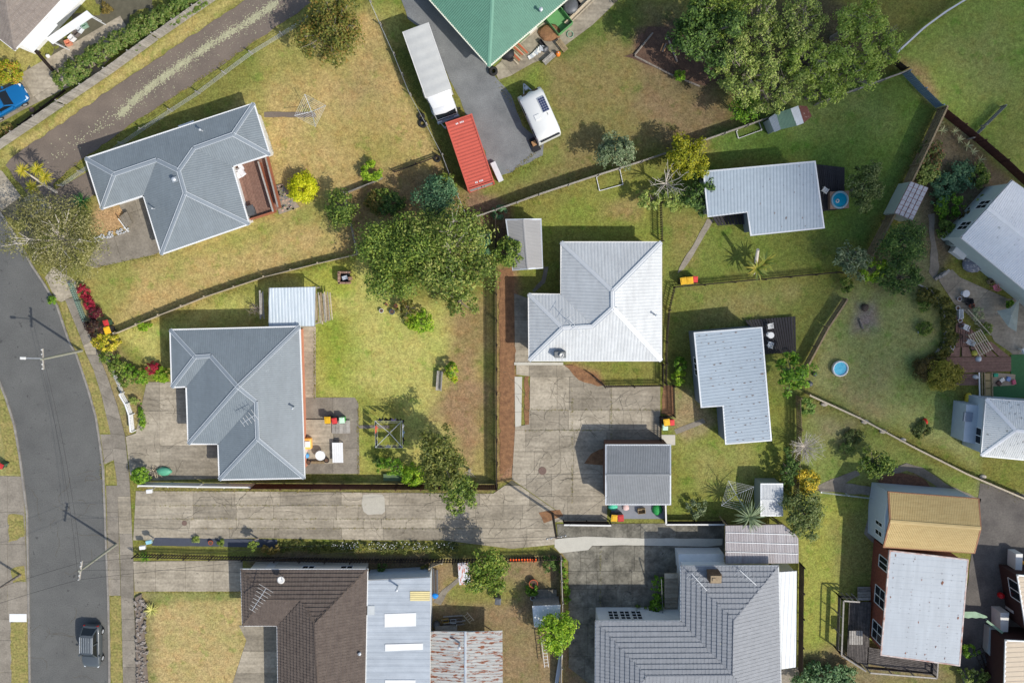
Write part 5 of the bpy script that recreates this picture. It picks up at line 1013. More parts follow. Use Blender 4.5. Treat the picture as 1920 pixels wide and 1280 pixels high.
# ------------------------------------------------------------------ vehicles (x forward, y left, z up; root at the ground under the middle)
def face(px0, px1, h=0.0):
    a, b = P(*px0, h), P(*px1, h); return math.atan2(b.y - a.y, b.x - a.x)
def wheel(root, x, y, r=.33, w=.22, mr=None):
    t = MB(); prof = [(r * .6, -w / 2), (r, -w / 2 * .9), (r, w / 2 * .9), (r * .6, w / 2)]; n = 18
    vs = []; 
    for rr, yy in prof: vs += [(x + rr * math.cos(2 * math.pi * k / n), y + yy, r + rr * math.sin(2 * math.pi * k / n)) for k in range(n)]
    t.add(vs, [(i * n + k, i * n + (k + 1) % n, (i + 1) * n + (k + 1) % n, (i + 1) * n + k) for i in range(3) for k in range(n)])
    o = obj('wheel', t, m_rubber, root, True, local=True)
    rim = MB(); yy = y + (w / 2 - .01) * (1 if y > 0 else -1)
    rim.add([(x + r * .62 * math.cos(2 * math.pi * k / n), yy, r + r * .62 * math.sin(2 * math.pi * k / n)) for k in range(n)], [tuple(range(n))])
    for yv in (y - w / 2 + .02, y + w / 2 - .02): rim.add([(x + r * .62 * math.cos(2 * math.pi * k / n), yv, r + r * .62 * math.sin(2 * math.pi * k / n)) for k in range(n)], [tuple(range(n))])
    obj('rim', rim, mr or m_metal, o, local=True)
def car(name, label, loc, rz, L, Wd, mb_, suv=False, rails=False):
    root = thing(name, label, 'car', loc, rz); hl = L / 2; hw = Wd / 2
    hood = 0.98 if suv else 0.9; belt = 1.02 if suv else 0.93; top = 1.66 if suv else 1.46
    # body shell: stations along the length, each a cross-section from sill to sill
    st = [(-1.0, .70, .55, .62), (-.985, .80, .42, .86), (-.93, .9, .34, .95), (-.8, .97, .30, 1.0), (-.5, 1.0, .28, 1.0), (0, 1.0, .28, 1.0), (.45, 1.0, .28, .99), (.72, .96, .3, .93), (.86, .9, .33, .86), (.95, .79, .38, .74), (.99, .66, .45, .62), (1.0, .56, .5, .56)]
    rows = []
    for fx, fw, z0, fz in st:
        x = fx * hl; w = hw * fw; zt = belt * fz if fx < .4 else hood * fz
        rows.append([(x, -w * .93, z0), (x, -w, z0 + (zt - z0) * .45), (x, -w * .97, zt - .07), (x, -w * .86, zt), (x, -w * .4, zt + .025), (x, 0, zt + .035), (x, w * .4, zt + .025), (x, w * .86, zt), (x, w * .97, zt - .07), (x, w, z0 + (zt - z0) * .45), (x, w * .93, z0)])
    b = MB().grid(rows); b.f.append(tuple(range(11))); b.f.append(tuple(len(b.v) - 11 + k for k in range(11))[::-1])
    bo = obj('body', b, mb_, root, True, local=True); sd = bo.modifiers.new('s', 'SUBSURF'); sd.levels = 1; sd.render_levels = 2
    # cabin
    xs_ = [.42, .16, -.30, -.70, -.90] if suv else [.34, .06, -.34, -.62, -.84]; xw, xt, xm, xr, xe = [v * hl for v in xs_]
    bw, tw = hw * .86, hw * .66; zb = belt - .01
    cb = [(xw, bw * .9, zb), (xw, -bw * .9, zb), (xe, bw * .86, zb), (xe, -bw * .86, zb)]; ct = [(xt, tw, top - .03), (xt, -tw, top - .03), (xr, tw * .95, top - .04), (xr, -tw * .95, top - .04)]
    mid = [(xm, tw * 1.02, top), (xm, -tw * 1.02, top)]
    def panel(nm, pts, m, out=0.0, sm=False): return obj(nm, MB().quad(*pts), m, root, local=True)
    panel('windscreen', [cb[0], ct[0], ct[1], cb[1]], m_glass); panel('rear_window', [cb[3], ct[3], ct[2], cb[2]], m_glass)
    for s, (i, j) in ((1, (0, 2)), (-1, (1, 3))):
        pts = [cb[i], cb[j], ct[j], (xm, s * tw * 1.02, top - .02), ct[i]]; panel('side_window', pts if s < 0 else pts[::-1], m_glass)
        p = MB()
        for a, c in ((cb[i], ct[i]), (cb[j], ct[j]), ((xm + .1, s * bw * .98, zb), (xm + .1, s * tw * 1.02, top - .02))): p.beam(a, c, .09, .07)
        obj('pillar', p, mb_, root, local=True)
    rf = MB(); n = 7
    prof = [(xt + .04, top - .045), (xt - .25, top - .005), (xm, top + .015), (xr + .2, top - .005), (xr - .03, top - .05)]
    rf.grid([[(x, tw * 1.06 * math.sin(k / (n - 1) * math.pi - math.pi / 2), z - .05 * abs(k / (n - 1) * 2 - 1) ** 3) for k in range(n)] for x, z in prof]); ro = obj('roof', rf, mb_, root, True, local=True)
    if rails:
        for k in range(5): y = -tw * .7 + k * tw * .35; obj('roof_rib', MB().beam((xt - .2, y, top + .02), (xr + .2, y, top + .02), .03, .03), mat('pale grey trim', lin(150, 156, 160), .4), ro, local=True)
        for s in (1, -1): obj('roof_rail', MB().beam((xt - .15, s * tw * .98, top + .03), (xr + .15, s * tw * .98, top + .03), .05, .05), m_metal, ro, local=True)
    for s in (1, -1):
        obj('mirror', MB().box((xw - .12, s * (hw + .07), belt + .02), (.16, .2, .13)), mb_, root, local=True, bevel=.03)
        obj('headlight', MB().box((hl * .9, s * hw * .62, .66), (.24, .34, .12), -s * .5), mat('headlight glass', lin(214, 220, 224), .15, .03), root, local=True, bevel=.03)
        obj('tail_light', MB().box((-hl * .965, s * hw * .66, .78), (.12, .26, .2), s * .3), mat('red lamp', lin(150, 30, 30), .3), root, local=True, bevel=.03)
        for x in (hl * .62, -hl * .62): wheel(root, x, s * (hw - .12))
    obj('number_plate', MB().box((hl + .005, 0, .5), (.03, .42, .12)), m_white, root, local=True)
    return root
m_suv = mat('graphite car paint', lin(74, 80, 83), 0.35, 0.03, spec=.5, coat=.3); m_blue = mat('blue car paint', lin(14, 104, 160), 0.25, 0.03, spec=.6, coat=.7, metal=.2)
car('car', 'graphite grey station wagon with roof rails parked at the kerb', P(179, 1204), face((179, 1150), (179, 1250)), 4.6, 1.9, m_suv, True, True)
car('car', 'bright blue hatchback on the corner house driveway', P(18, 194), face((-20, 208), (60, 162)), 4.4, 1.95, m_blue)
# truck
rz = face((786, 62), (836, 205), 0); T0 = P(815, 150); 
TK = thing('truck', 'white box truck parked on the grey gravel yard', 'truck', T0, rz)
bx0, bx1, zw = -3.9, 2.05, 3.35
obj('cargo_box', MB().box(((bx0 + bx1) / 2, 0, (1.0 + zw) / 2), (bx1 - bx0, 2.4, zw - 1.0)), mat('white box panel', lin(206, 206, 204), .6, .03), TK, local=True)
rows = []; n = 26
for i in range(n + 1): x = bx0 + (bx1 - bx0) * i / n; rows.append([(x, -1.2, zw + .01), (x, -1.0, zw + .05 + .02 * math.sin(i * 1.6)), (x, 0, zw + .07 + .03 * math.sin(i * 1.6)), (x, 1.0, zw + .05 + .02 * math.sin(i * 1.6)), (x, 1.2, zw + .01)])
obj('roof_skin', MB().grid(rows), mat('grey tarpaulin roof', lin(182, 182, 176), .6, .06, scale=1.2, fine=.04), TK, True, local=True)
for y in (1.2, -1.2): obj('edge_rail', MB().beam((bx0, y, zw), (bx1, y, zw), .06, .08), m_offwhite, TK, local=True)
mw = mat('white truck cab paint', lin(206, 207, 206), .35, .02, spec=.5, coat=.3)
cab = MB(); rows = []
for x, hw_, z0, z1 in ((2.2, 1.0, .6, 2.45), (2.5, 1.08, .55, 2.5), (3.2, 1.08, .5, 2.45), (3.45, 1.06, .5, 2.3), (3.75, 1.02, .5, 1.5), (3.82, .95, .55, 1.35)):
    rows.append([(x, -hw_, z0), (x, -hw_, (z0 + z1) / 2), (x, -hw_ * .97, z1 - .12), (x, -hw_ * .85, z1), (x, 0, z1 + .03), (x, hw_ * .85, z1), (x, hw_ * .97, z1 - .12), (x, hw_, (z0 + z1) / 2), (x, hw_, z0)])
c = MB().grid(rows); c.f.append(tuple(range(9))); c.f.append(tuple(len(c.v) - 9 + k for k in range(9))[::-1]); obj('cab', c, mw, TK, True, local=True)
df = MB(); df.grid([[(x, -w, z - .1), (x, -w * .85, z), (x, w * .85, z), (x, w, z - .1)] for x, w, z in ((2.02, 1.1, 3.3), (2.3, 1.08, 3.15), (2.7, 1.0, 2.8), (3.0, .95, 2.56))]); obj('wind_deflector', df, mw, TK, True, local=True)
for s in (1, -1): obj('deflector_side', MB().quad((2.02, s * 1.1, 3.2), (2.3, s * 1.08, 3.05), (2.7, s * 1.0, 2.7), (3.0, s * .95, 2.46), (2.02, s * 1.1, 2.46)), mw, TK, local=True)
obj('windscreen', MB().quad((3.46, -.96, 2.26), (3.46, .96, 2.26), (3.79, .92, 1.52), (3.79, -.92, 1.52)), m_glass, TK, local=True)
obj('wiper', MB().beam((3.8, -.6, 1.56), (3.66, .0, 1.86), .03, .03).beam((3.8, .2, 1.56), (3.66, .75, 1.86), .03, .03), m_black, TK, local=True)
obj('bumper', MB().box((3.9, 0, .6), (.25, 2.15, .35)), mat('pale blue grey bumper', lin(150, 160, 170), .5), TK, local=True, bevel=.05)
obj('chassis', MB().box((-.4, 0, .78), (7.2, .9, .3)), m_steel_dark, TK, local=True)
obj('step', MB().box((1.2, -1.3, 1.3), (.7, .18, .5)), m_wood_pale, TK, local=True)
for s in (1, -1):
    obj('mirror', MB().beam((3.45, s * 1.05, 1.9), (3.5, s * 1.3, 1.9), .04, .04).box((3.52, s * 1.32, 1.75), (.1, .16, .4)), m_black, TK, local=True)
    obj('headlight', MB().box((3.9, s * .8, .9), (.12, .4, .2)), MATS['headlight glass'], TK, local=True)
    for x in (2.9, -2.5): wheel(TK, x, s * .95, .45, .28)
# shipping container
rz = face((867, 227), (909, 354), 0); CT0 = P(884, 293); CN = thing('shipping_container', 'red orange corrugated shipping container beside the truck', 'container', CT0, rz)
m_red = mat('faded red container paint', lin(186, 88, 72), .65, .07, scale=.8, spots=lin(142, 72, 56), spot_scale=3, spot_t=.62, fine=.07, coords='obj'); CLn, CW, CH = 6.2, 2.4, 2.6
prof = [(0, 0), (.3, 0), (.42, 1), (.78, 1), (.9, 0)]; pts = []
x = -CLn / 2 + .1
while x < CLn / 2 - .12:
    for f, h in prof: pts.append((x + f * .3, h * .035))
    x += .3
pts = [p for p in pts if p[0] < CLn / 2 - .08]
obj('roof', MB().grid([[(x, -CW / 2 + .06, CH - .06 + h), (x, CW / 2 - .06, CH - .06 + h)] for x, h in pts]), m_red, CN, local=True)
for s in (1, -1): obj('side_panel', MB().grid([[(x, s * (CW / 2 - .05 + h), .15), (x, s * (CW / 2 - .05 + h), CH - .1)] for x, h in pts]), m_red, CN, local=True)
fr = MB()
for s in (1, -1):
    for z in (.1, CH - .03): fr.beam((-CLn / 2, s * CW / 2, z), (CLn / 2, s * CW / 2, z), .12, .12)
    for e in (1, -1): fr.beam((e * CLn / 2, s * CW / 2, 0), (e * CLn / 2, s * CW / 2, CH + .035), .16, .16)
for e in (1, -1):
    for z in (.1, CH - .03): fr.beam((e * CLn / 2, -CW / 2, z), (e * CLn / 2, CW / 2, z), .12, .12)
obj('frame', fr, m_red, CN, local=True)
obj('end_panel', MB().box((-CLn / 2 + .05, 0, CH / 2), (.06, CW - .1, CH - .2)), m_red, CN, local=True)
for s in (1, -1): obj('door', MB().box((CLn / 2 - .02, s * CW / 4, CH / 2), (.06, CW / 2 - .08, CH - .2)), mat('grey container door', lin(150, 152, 150), .6, .1, scale=5), CN, local=True); obj('lock_rod', MB().tube([(CLn / 2 + .05, s * .35, .1), (CLn / 2 + .05, s * .35, CH - .1)], .025, 6), m_metal, CN, local=True)
r_ = random.Random(2)
for x0 in (-2.75, 2.72):
    for k in range(6): 
        if k == 2: continue
        obj('marking', MB().box((x0, -.36 + k * .13 , CH - .005), (.14, .08, .012)), m_white, CN, local=True)
p = P(912, 320); tag(obj('metal_sheet', MB().box((p.x + 1.0, p.y - .15, .28), (.5, 1.9, .5), face((900, 290), (925, 345)) + math.pi / 2), mat('pale grey metal sheet', lin(200, 202, 202), .5, .06), bevel=.02), 'pale metal panels leaning on the side of the red container', 'panel')
# caravan
rz = face((1022, 262), (985, 180), 0); CVN = thing('caravan', 'white caravan with a roof solar panel on the lawn edge', 'caravan', P(1010, 222), rz)
hl, hw = 2.35, 1.1; prof = [(-hl, .5), (-hl, 1.6), (-hl + .08, 2.05), (-hl + .35, 2.35), (-hl + .8, 2.45), (0, 2.5), (hl - .9, 2.45), (hl - .4, 2.25), (hl - .1, 1.75), (hl, 1.2), (hl - .05, .5)]
m_cv = mat('caravan white', lin(212, 212, 206), .4, .02, spec=.5)
bd = MB().grid([[(x, -hw, max(.5, z - .12)), (x, -hw + .1, z), (x, 0, z + .03), (x, hw - .1, z), (x, hw, max(.5, z - .12))] for x, z in prof[0:]]); obj('roof_shell', bd, m_cv, CVN, True, local=True)
for s in (1, -1):
    pts = [(x, s * hw, max(.5, z - .12)) for x, z in prof]; obj('side_wall', MB().quad(*(pts if s > 0 else pts[::-1])), m_cv, CVN, local=True)
    obj('awning_rail', MB().beam((-hl + .4, s * hw, 2.3), (hl - .6, s * hw, 2.32), .05, .05), m_metal, CVN, local=True)
    for x0, x1 in ((-1.7, -.9), (.5, 1.4)): obj('window', MB().box(((x0 + x1) / 2, s * (hw + .01), 1.55), (x1 - x0, .04, .6)), m_glass, CVN, local=True, bevel=.02)
    wheel(CVN, -.1, s * (hw - .12), .32, .2)
obj('stripe', MB().box((-.1, hw + .012, 1.05), (4.2, .02, .12)), m_steel_dark, CVN, local=True)
obj('floor', MB().box((0, 0, .46), (4.5, 2.1, .1)), m_steel_dark, CVN, local=True)
obj('front_window', MB().quad((hl - .36, -.8, 2.2), (hl - .36, .8, 2.2), (hl - .1, .8, 1.78), (hl - .1, -.8, 1.78)), m_glass, CVN, local=True)
obj('rear_light_bar', MB().box((-hl + .02, 0, 2.2), (.12, 1.9, .1)), m_black, CVN, local=True)
obj('drawbar', MB().beam((hl - .1, -.5, .45), (hl + 1.0, 0, .45), .1, .1).beam((hl - .1, .5, .45), (hl + 1.0, 0, .45), .1, .1).box((hl + .45, 0, .7), (.3, .3, .5)), m_metal, CVN, local=True)
sp = obj('solar_panel', MB().box((.55, -.62, 2.55), (1.35, .66, .05)), m_metal, CVN, local=True)
for i in range(6):
    for j in range(3): obj('solar_cell', MB().box((.55 - .54 + i * .215, -.62 - .2 + j * .2, 2.58), (.19, .18, .012)), mat('solar cell', lin(44, 52, 84), .2, .05), sp, local=True)
obj('roof_hatch', MB().box((-.25, .35, 2.54), (.5, .5, .09)), m_cv, CVN, local=True, bevel=.03)
obj('cable', MB().beam((-.2, -.62, 2.52), (-.45, -.62, 2.52), .03, .03), m_black, CVN, local=True)
p = P(1002, 272); wt = thing('folding_step', 'dark folding step with a brown box beside the caravan', 'step', p, rz); obj('tread', MB().box((0, 0, .2), (1.3, .75, .1)).box((0, 0, .05), (1.2, .1, .1)), m_black, wt, local=True); obj('box', MB().box((.1, 0, .38), (.45, .4, .26)), mat('cardboard', lin(160, 122, 84), .85), wt, local=True)
# ------------------------------------------------------------------ wheelie bins
def bin_(label, x, y, lid, body, rz=0.0, big=True, h0=0.0):
    s = 1.0 if big else .86; t = thing('wheelie_bin', label, 'bin', P(x, y) + Vector((0, 0, h0)), rz + random.Random(int(x * 7 + y)).uniform(-.22, .22), 'wheelie bins about the yards')
    obj('body', MB().box((0, 0, .52 * s), (.46 * s, .5 * s, .96 * s), 0, 1.22), body, t, local=True, bevel=.02)
    lo = MB().box((0, 0, 1.03 * s), (.6 * s, .68 * s, .07)); lo.box((0, .06, 1.08 * s), (.4 * s, .4 * s, .05)); obj('lid', lo, lid, t, local=True, bevel=.02)
    obj('handle', MB().beam((-.22 * s, -.38 * s, .98 * s), (.22 * s, -.38 * s, .98 * s), .04, .04), m_black, t, local=True)
    for e in (1, -1):
        w = MB(); n = 12; vs = [(e * .27 * s + dx, -.2 * s + .1 * math.cos(2 * math.pi * k / n), .1 + .1 * math.sin(2 * math.pi * k / n)) for dx in (-.03, .03) for k in range(n)]
        w.add(vs, [(k, (k + 1) % n, n + (k + 1) % n, n + k) for k in range(n)] + [tuple(range(n)), tuple(range(n, 2 * n))]); obj('wheel', w, m_rubber, t, local=True)
    return t
lY = mat('yellow bin lid', lin(226, 176, 34), .6, .12, scale=3, objrand=.16); lR = mat('red bin lid', lin(194, 58, 56), .6, .14, scale=3, objrand=.2); lG = mat('pale green bin lid', lin(196, 226, 196), .5, .04); bG = mat('green bin body', lin(64, 96, 72), .6, .05); bR = mat('dark bin body', lin(60, 58, 60), .6, .05); bL = mat('lime bin body', lin(70, 168, 70), .6, .05)
bin_('yellow lidded wheelie bin on the street house patio', 619, 783, lY, bR); bin_('red lidded wheelie bin next to the yellow one on the street house patio', 631, 785, lR, bR, big=False); bin_('pale green lidded small bin at the end of the patio bin row', 645, 784, lG, bL, big=False)
bin_('red lidded wheelie bin behind the dark purple front shrub', 208, 604, lR, bG, .2, False); bin_('yellow lidded wheelie bin behind the dark purple front shrub', 212, 617, lY, bR, .2)
bin_('first yellow lidded wheelie bin at the dark picket corner', 1277, 526, lY, bR); bin_('second yellow lidded wheelie bin at the dark picket corner', 1289, 525, lY, bR); bin_('red lidded wheelie bin at the dark picket corner', 1299, 523, lR, bR, big=False)
bin_('yellow lidded wheelie bin beside the concrete court', 1246, 787, lY, bR); bin_('red lidded wheelie bin beside the concrete court', 1256, 788, lR, bR, big=False); bin_('lime green crate bin beside the concrete court', 1244, 797, lG, bL, big=False)
bin_('yellow lidded wheelie bin below the grey garage', 1149, 964, lY, bR); bin_('red lidded wheelie bin below the grey garage', 1161, 964, lR, bR)
bin_('red lidded wheelie bin on the far side verge', 12, 868, lR, bG, 1.2, False); bin_('grey open wheelie bin on the lower garden lawn', 934, 1118, m_steel_dark, m_steel_dark)
# ------------------------------------------------------------------ power poles and wires
def pole(label, base, h, arm, lamp=None, m=None):
    b = P(*base); t = thing('power_pole', label, 'pole', b, group='power poles on the street'); obj('shaft', MB().tube([b, b + Vector((0, 0, h))], [.14, .1], 10), m or mat('concrete pole', lin(150, 150, 134), .85, .1, scale=4), t)
    d = Vector((math.cos(arm), math.sin(arm), 0)); top = b + Vector((0, 0, h - .25)); obj('crossarm', MB().beam(top - d * .95, top + d * .95, .1, .12), m_wood_grey, t)
    for k in (-.85, -.45, .45, .85): q = top + d * k; obj('insulator', MB().lathe((q.x, q.y, q.z + .06), [(.05, 0), (.06, .08), (.03, .16)], 8), m_white, t)
    if lamp:
        n = Vector((-d.y, d.x, 0)) * lamp; a = b + Vector((0, 0, h - .6)); e = a + n * 1.6 + Vector((0, 0, .25)); obj('lamp_arm', MB().tube([a, e], .035, 6), m_metal, t); obj('lamp_head', MB().box((e.x + n.x * .25, e.y + n.y * .25, e.z), (.5, .24, .12), arm + math.pi / 2), m_offwhite, t, bevel=.03)
    return top, d
t1, d1 = pole('concrete street lamp pole leaning over the road bend', (153, 657), 6.1, math.radians(88), 1); t2, d2 = pole('concrete power pole at the shared driveway mouth', (218, 1020), 6.3, math.radians(78)); t3, d3 = pole('dark timber power pole at the end of the driveway', (1036, 962), 6.4, math.radians(10), m=m_bark_dark); t4, d4 = pole('timber power pole on the far verge', (38, 1077), 6.0, math.radians(75), m=m_bark)
wm = MB()
def wire(a, b, sag=.5, r=.014):
    pts = [a.lerp(b, i / 12) + Vector((0, 0, -sag * 4 * (i / 12) * (1 - i / 12))) for i in range(13)]; o = MB().tube(pts, r, 4); return o
def wobj(label, a, b, sag=.5): tag(obj('power_line', wire(a, b, sag), m_black), label, 'cable', 'power lines between the poles')
for k, nm in ((-.85, 'outer'), (.85, 'inner')): wobj(nm + ' thin black power line over the road bend', t1 + d1 * k + Vector((0, 0, .2)), t2 + d2 * k + Vector((0, 0, .2)), .6); wobj(nm + ' thin black power line along the shared driveway', t2 + d2 * k + Vector((0, 0, .2)), t3 + d3 * k + Vector((0, 0, .2)), 1.0); wobj(nm + ' thin black power line crossing to the far verge pole', t2 + d2 * k + Vector((0, 0, .2)), t4 + d4 * k + Vector((0, 0, .2)), .3)
wobj('service wire running to the brown tiled house', t2, P(500, 1075, 3.6), .4); wobj('service wire running to the grey garage', t3, P(1140, 930, 3.0), .4)
# ------------------------------------------------------------------ clotheslines
def rotary(label, base, R, h=1.9, cloth=False, rz=.8):
    b = P(*base); t = thing('rotary_clothesline', label, 'clothesline', b, rz); obj('post', MB().tube([(0, 0, 0), (0, 0, h)], .03, 8), m_metal, t, local=True)
    for k in range(4): a = k * math.pi / 2; obj('arm', MB().tube([(0, 0, h - .5), (math.cos(a) * R, math.sin(a) * R, h)], .025, 6), m_metal, t, local=True)
    ln = MB()
    for f in ((.86, 1.0) if cloth else (.3, .45, .6, .75, .88, 1.0)):
        for k in range(4): a, c = k * math.pi / 2, (k + 1) * math.pi / 2; z = h - .5 + .5 * f; ln.tube([(math.cos(a) * R * f, math.sin(a) * R * f, z), (math.cos(c) * R * f, math.sin(c) * R * f, z)], .01, 4)
    stuff(obj('lines', ln, m_offwhite, t, local=True))
    if cloth:
        cc = [mat('black cloth', lin(34, 34, 38), .9), mat('lilac cloth', lin(150, 130, 196), .9), mat('orange cloth', lin(232, 92, 40), .9), mat('white cloth', lin(226, 224, 228), .9), mat('navy cloth', lin(52, 62, 92), .9), mat('light blue cloth', lin(150, 176, 206), .9)]; r = random.Random(4); seq = [0, 1, 0, 4, 0, 2, 0, 4, 0, 3, 0, 4, 0, 5, 3, 0, 4, 0]
        for k in range(4):
            a, c = k * math.pi / 2, (k + 1) * math.pi / 2; A = Vector((math.cos(a) * R, math.sin(a) * R, h)); B = Vector((math.cos(c) * R, math.sin(c) * R, h)); u = .06
            nn = Vector((A.x + B.x, A.y + B.y, 0)).normalized()
            while u < .9:
                w = r.uniform(.14, .26); Lh = r.uniform(.7, 1.2); p, q = A.lerp(B, u), A.lerp(B, min(u + w, .97)); rows = []
                for i in range(5): v = p.lerp(q, i / 4); o_ = nn * (.07 * math.sin(i * 2.1 + k)); rows.append([v, v + o_ - Vector((0, 0, Lh * .5)), v + o_ * 1.6 - Vector((0, 0, Lh))])
                obj('washing', MB().grid(rows), cc[seq.pop(0) if seq else 0], t, True, local=True); u += w + r.uniform(.01, .05)
    return t
rotary('rotary clothesline hung with washing on the sunny lawn', (735, 805), 1.85, 1.9, True, .785); rotary('empty rotary clothesline on the lawn beside the white shed', (1372, 918), 1.8, 1.9, False, .55); rotary('thin empty rotary clothesline on the dry lawn at the path end', (592, 215), 1.5, 1.9, False, .3)
p = P(738, 800); 
# ------------------------------------------------------------------ pools, tubs, furniture
def pool(label, x, y, R, h, inner, m_rim, cat='pool'):
    p = P(x, y); t = thing('paddling_pool', label, cat, p); obj('wall', MB().lathe((p.x, p.y, 0), [(R, 0), (R * 1.04, h * .5), (R, h), (R * .86, h), (R * .84, h * .6)], 28), m_rim, t, True)
    obj('water', MB().lathe((p.x, p.y, h * .55), [(R * .86, 0), (R * .86, .15 * h)], 28), inner, t); return t
m_wat = mat('pool water', lin(62, 176, 206), .12, scale=5, col2=lin(110, 206, 226), spec=.5); PP = pool('round blue paddling pool with white rim on the right hand lawn', 1573, 690, .76, .4, m_wat, m_white)
ht = P(1567, 376); HT = thing('hot_tub', 'round turquoise hot tub in a square timber surround', 'hot tub', ht); obj('surround', MB().box((ht.x, ht.y, .55), (1.75, 1.6, .55), .05), mat('tub timber', lin(150, 124, 108), .8, .1, scale=6), HT); obj('rim', MB().ring((ht.x, ht.y, .86), .74, .09, 26, 6), mat('tub rim', lin(150, 182, 190), .4), HT, True); obj('water', MB().lathe((ht.x, ht.y, .82), [(.72, 0), (.72, .03)], 26), mat('tub water', lin(26, 140, 170), .1, .08, scale=6), HT)
obj('float_toy', MB().ring((ht.x - .22, ht.y - .1, .88), .14, .05, 12, 5), m_offwhite, HT, True)
def table_round(label, x, y, R, h, m, h0=0.0): p = P(x, y, h0); t = thing('round_table', label, 'table', p); obj('top', MB().lathe((p.x, p.y, h0 + h - .05), [(R, 0), (R * 1.02, .02), (R, .05)], 24), m, t); obj('stem', MB().tube([(p.x, p.y, h0), (p.x, p.y, h0 + h - .05)], .05, 8), m_metal, t); obj('foot', MB().lathe((p.x, p.y, h0), [(.25, 0), (.2, .04)], 14), m_metal, t)
table_round('round white table on the street house patio', 604, 850, .48, .75, m_white, .14); table_round('small round white table on the charcoal deck', 1441, 627, .3, .7, m_white, .35)
def chair(label, x, y, rz, m, h0=0.0, group=None):
    t = thing('garden_chair', label, 'chair', P(x, y, h0), rz, group)
    for k in range(4): obj('seat_slat', MB().box((-.18 + k * .12, 0, .43), (.09, .44, .03)), m, t, local=True)
    for k in range(3): obj('back_slat', MB().box((-.26 - k * .03, 0, .55 + k * .14), (.03, .46, .1)), m, t, local=True)
    for a in (-.2, .2):
        for b in (-.2, .2): obj('leg', MB().box((a, b, .21), (.04, .04, .42)), m, t, local=True)
        obj('armrest', MB().box((0, a * 1.15, .62), (.42, .05, .03)), m, t, local=True)
chair('white garden chair above the round table on the charcoal deck', 1441, 611, -1.4, m_white, .35); chair('white garden chair below the round table on the charcoal deck', 1441, 644, 1.3, m_white, .35); chair('white folding chair beside the hot tub', 1543, 357, 1.0, m_white, .3); chair('pink chair on the right hand patio', 1861, 538, 2.0, mat('pink plastic', lin(214, 120, 140), .5)); chair('white chair at the right edge patio', 1914, 656, 0.4, m_white); chair('black chair beside the curved hedge patio', 1808, 563, 2.8, m_black)
def bench(label, x, y, rz, m, L=1.5, back=True, h0=0.0, cat='bench', h=.45):
    t = thing('park_bench', label, cat, P(x, y, h0), rz)
    for k in range(4): obj('seat_slat', MB().box((0, -.2 + k * .13, h), (L, .11, .04)), m, t, local=True)
    if back:
        for k in range(2): obj('back_slat', MB().box((0, .28 + .04 * k, h + .2 + .18 * k), (L, .03, .12)), m, t, local=True)
    for s in (-1, 1):
        for y_ in (-.18, .18): obj('leg', MB().box((s * L * .42, y_, h / 2), (.06, .06, h)), m, t, local=True)
bench('weathered grey bench beside the small lawn bush', 824, 712, face((820, 732), (823, 692)) + math.pi, m_wood_grey, 1.9); bench('pale timber bench on the lawn below the green roof', 1029, 112, face((1020, 122), (1040, 104)), m_wood_grey, 1.25, False); bench('old dark timber bench beside the garden hose', 1053, 88, face((1046, 78), (1062, 98)), m_wood_brown, 1.2, False)
# long white freezer-like bench top on the street patio and other patio things
p = P(636, 845); t = thing('trestle_table', 'long white plank table on the street house patio', 'table', p)
for k in range(5): obj('plank', MB().box((p.x - .42 + k * .21, p.y + .0, .62), (.2, 2.0, .05)), m_white, t)
for sx in (-.4, .4):
    for sy in (-.85, .85): obj('leg', MB().box((p.x + sx, p.y + sy, .3), (.06, .06, .6)), m_wood_grey, t)
p = P(641, 799); t = thing('wooden_steps', 'weathered plank steps from the raised patio', 'steps', p)
for k in range(5): obj('plank', MB().box((p.x - .75 + k * .36, p.y, .24 - .02 * k), (.34, 1.3, .06)), m_wood_grey, t)
obj('frame', MB().box((p.x - .05, p.y, .1), (1.7, 1.1, .2)), m_wood_grey, t)
def crate(name, label, x, y, size, m, rz=0.0, h0=0.0, cat='box', bevel=.02):
    p = P(x, y, h0); w, d, h = size; t = thing(name, label, cat, p, rz); tk = .04
    obj('base', MB().box((0, 0, .03), (w - .08, d - .08, .06)), m, t, local=True)
    for s in (1, -1): obj('side', MB().box((s * (w / 2 - tk / 2), 0, h / 2), (tk, d, h)), m, t, local=True); obj('end', MB().box((0, s * (d / 2 - tk / 2), h / 2), (w - 2 * tk - .006, tk, h - .004)), m, t, local=True)
    return t
def blob(name, label, x, y, R, h, m, cat, sx=1, sy=1, h0=0.0, n=12, seed=1):
    p = P(x, y, h0); r = random.Random(seed); mb = MB().lathe((p.x, p.y, h0), [(R * .9, 0), (R, h * .35), (R * .8, h * .75), (R * .35, h)], n, sx, sy)
    mb.v = [(v[0] + r.uniform(-.1, .1) * R, v[1] + r.uniform(-.1, .1) * R, v[2] + r.uniform(-.06, .06) * h) for v in mb.v]; return tag(obj(name, mb, m, smooth=True), label, cat)
t = thing('toy_slide', 'yellow and orange toy bench with a white cushion against the house', 'toy', P(578, 829, .14)); p = P(578, 829, .14); obj('frame', MB().box((p.x, p.y, .45), (.9, 1.1, .6)), mat('yellow orange plastic', lin(240, 182, 92), .5), t, bevel=.12); obj('cushion', MB().box((p.x + .1, p.y, .8), (.5, .6, .14)), m_white, t, bevel=.05)
blob('basket', 'pink basket on the street house patio', 574, 842, .22, .35, mat('pink wicker', lin(222, 174, 160), .8), 'basket', h0=.14, seed=3); blob('blue_tub', 'blue plastic tub against the street house wall', 575, 853, .28, .4, mat('bright blue plastic', lin(84, 158, 212), .5), 'tub', h0=.14, seed=4)
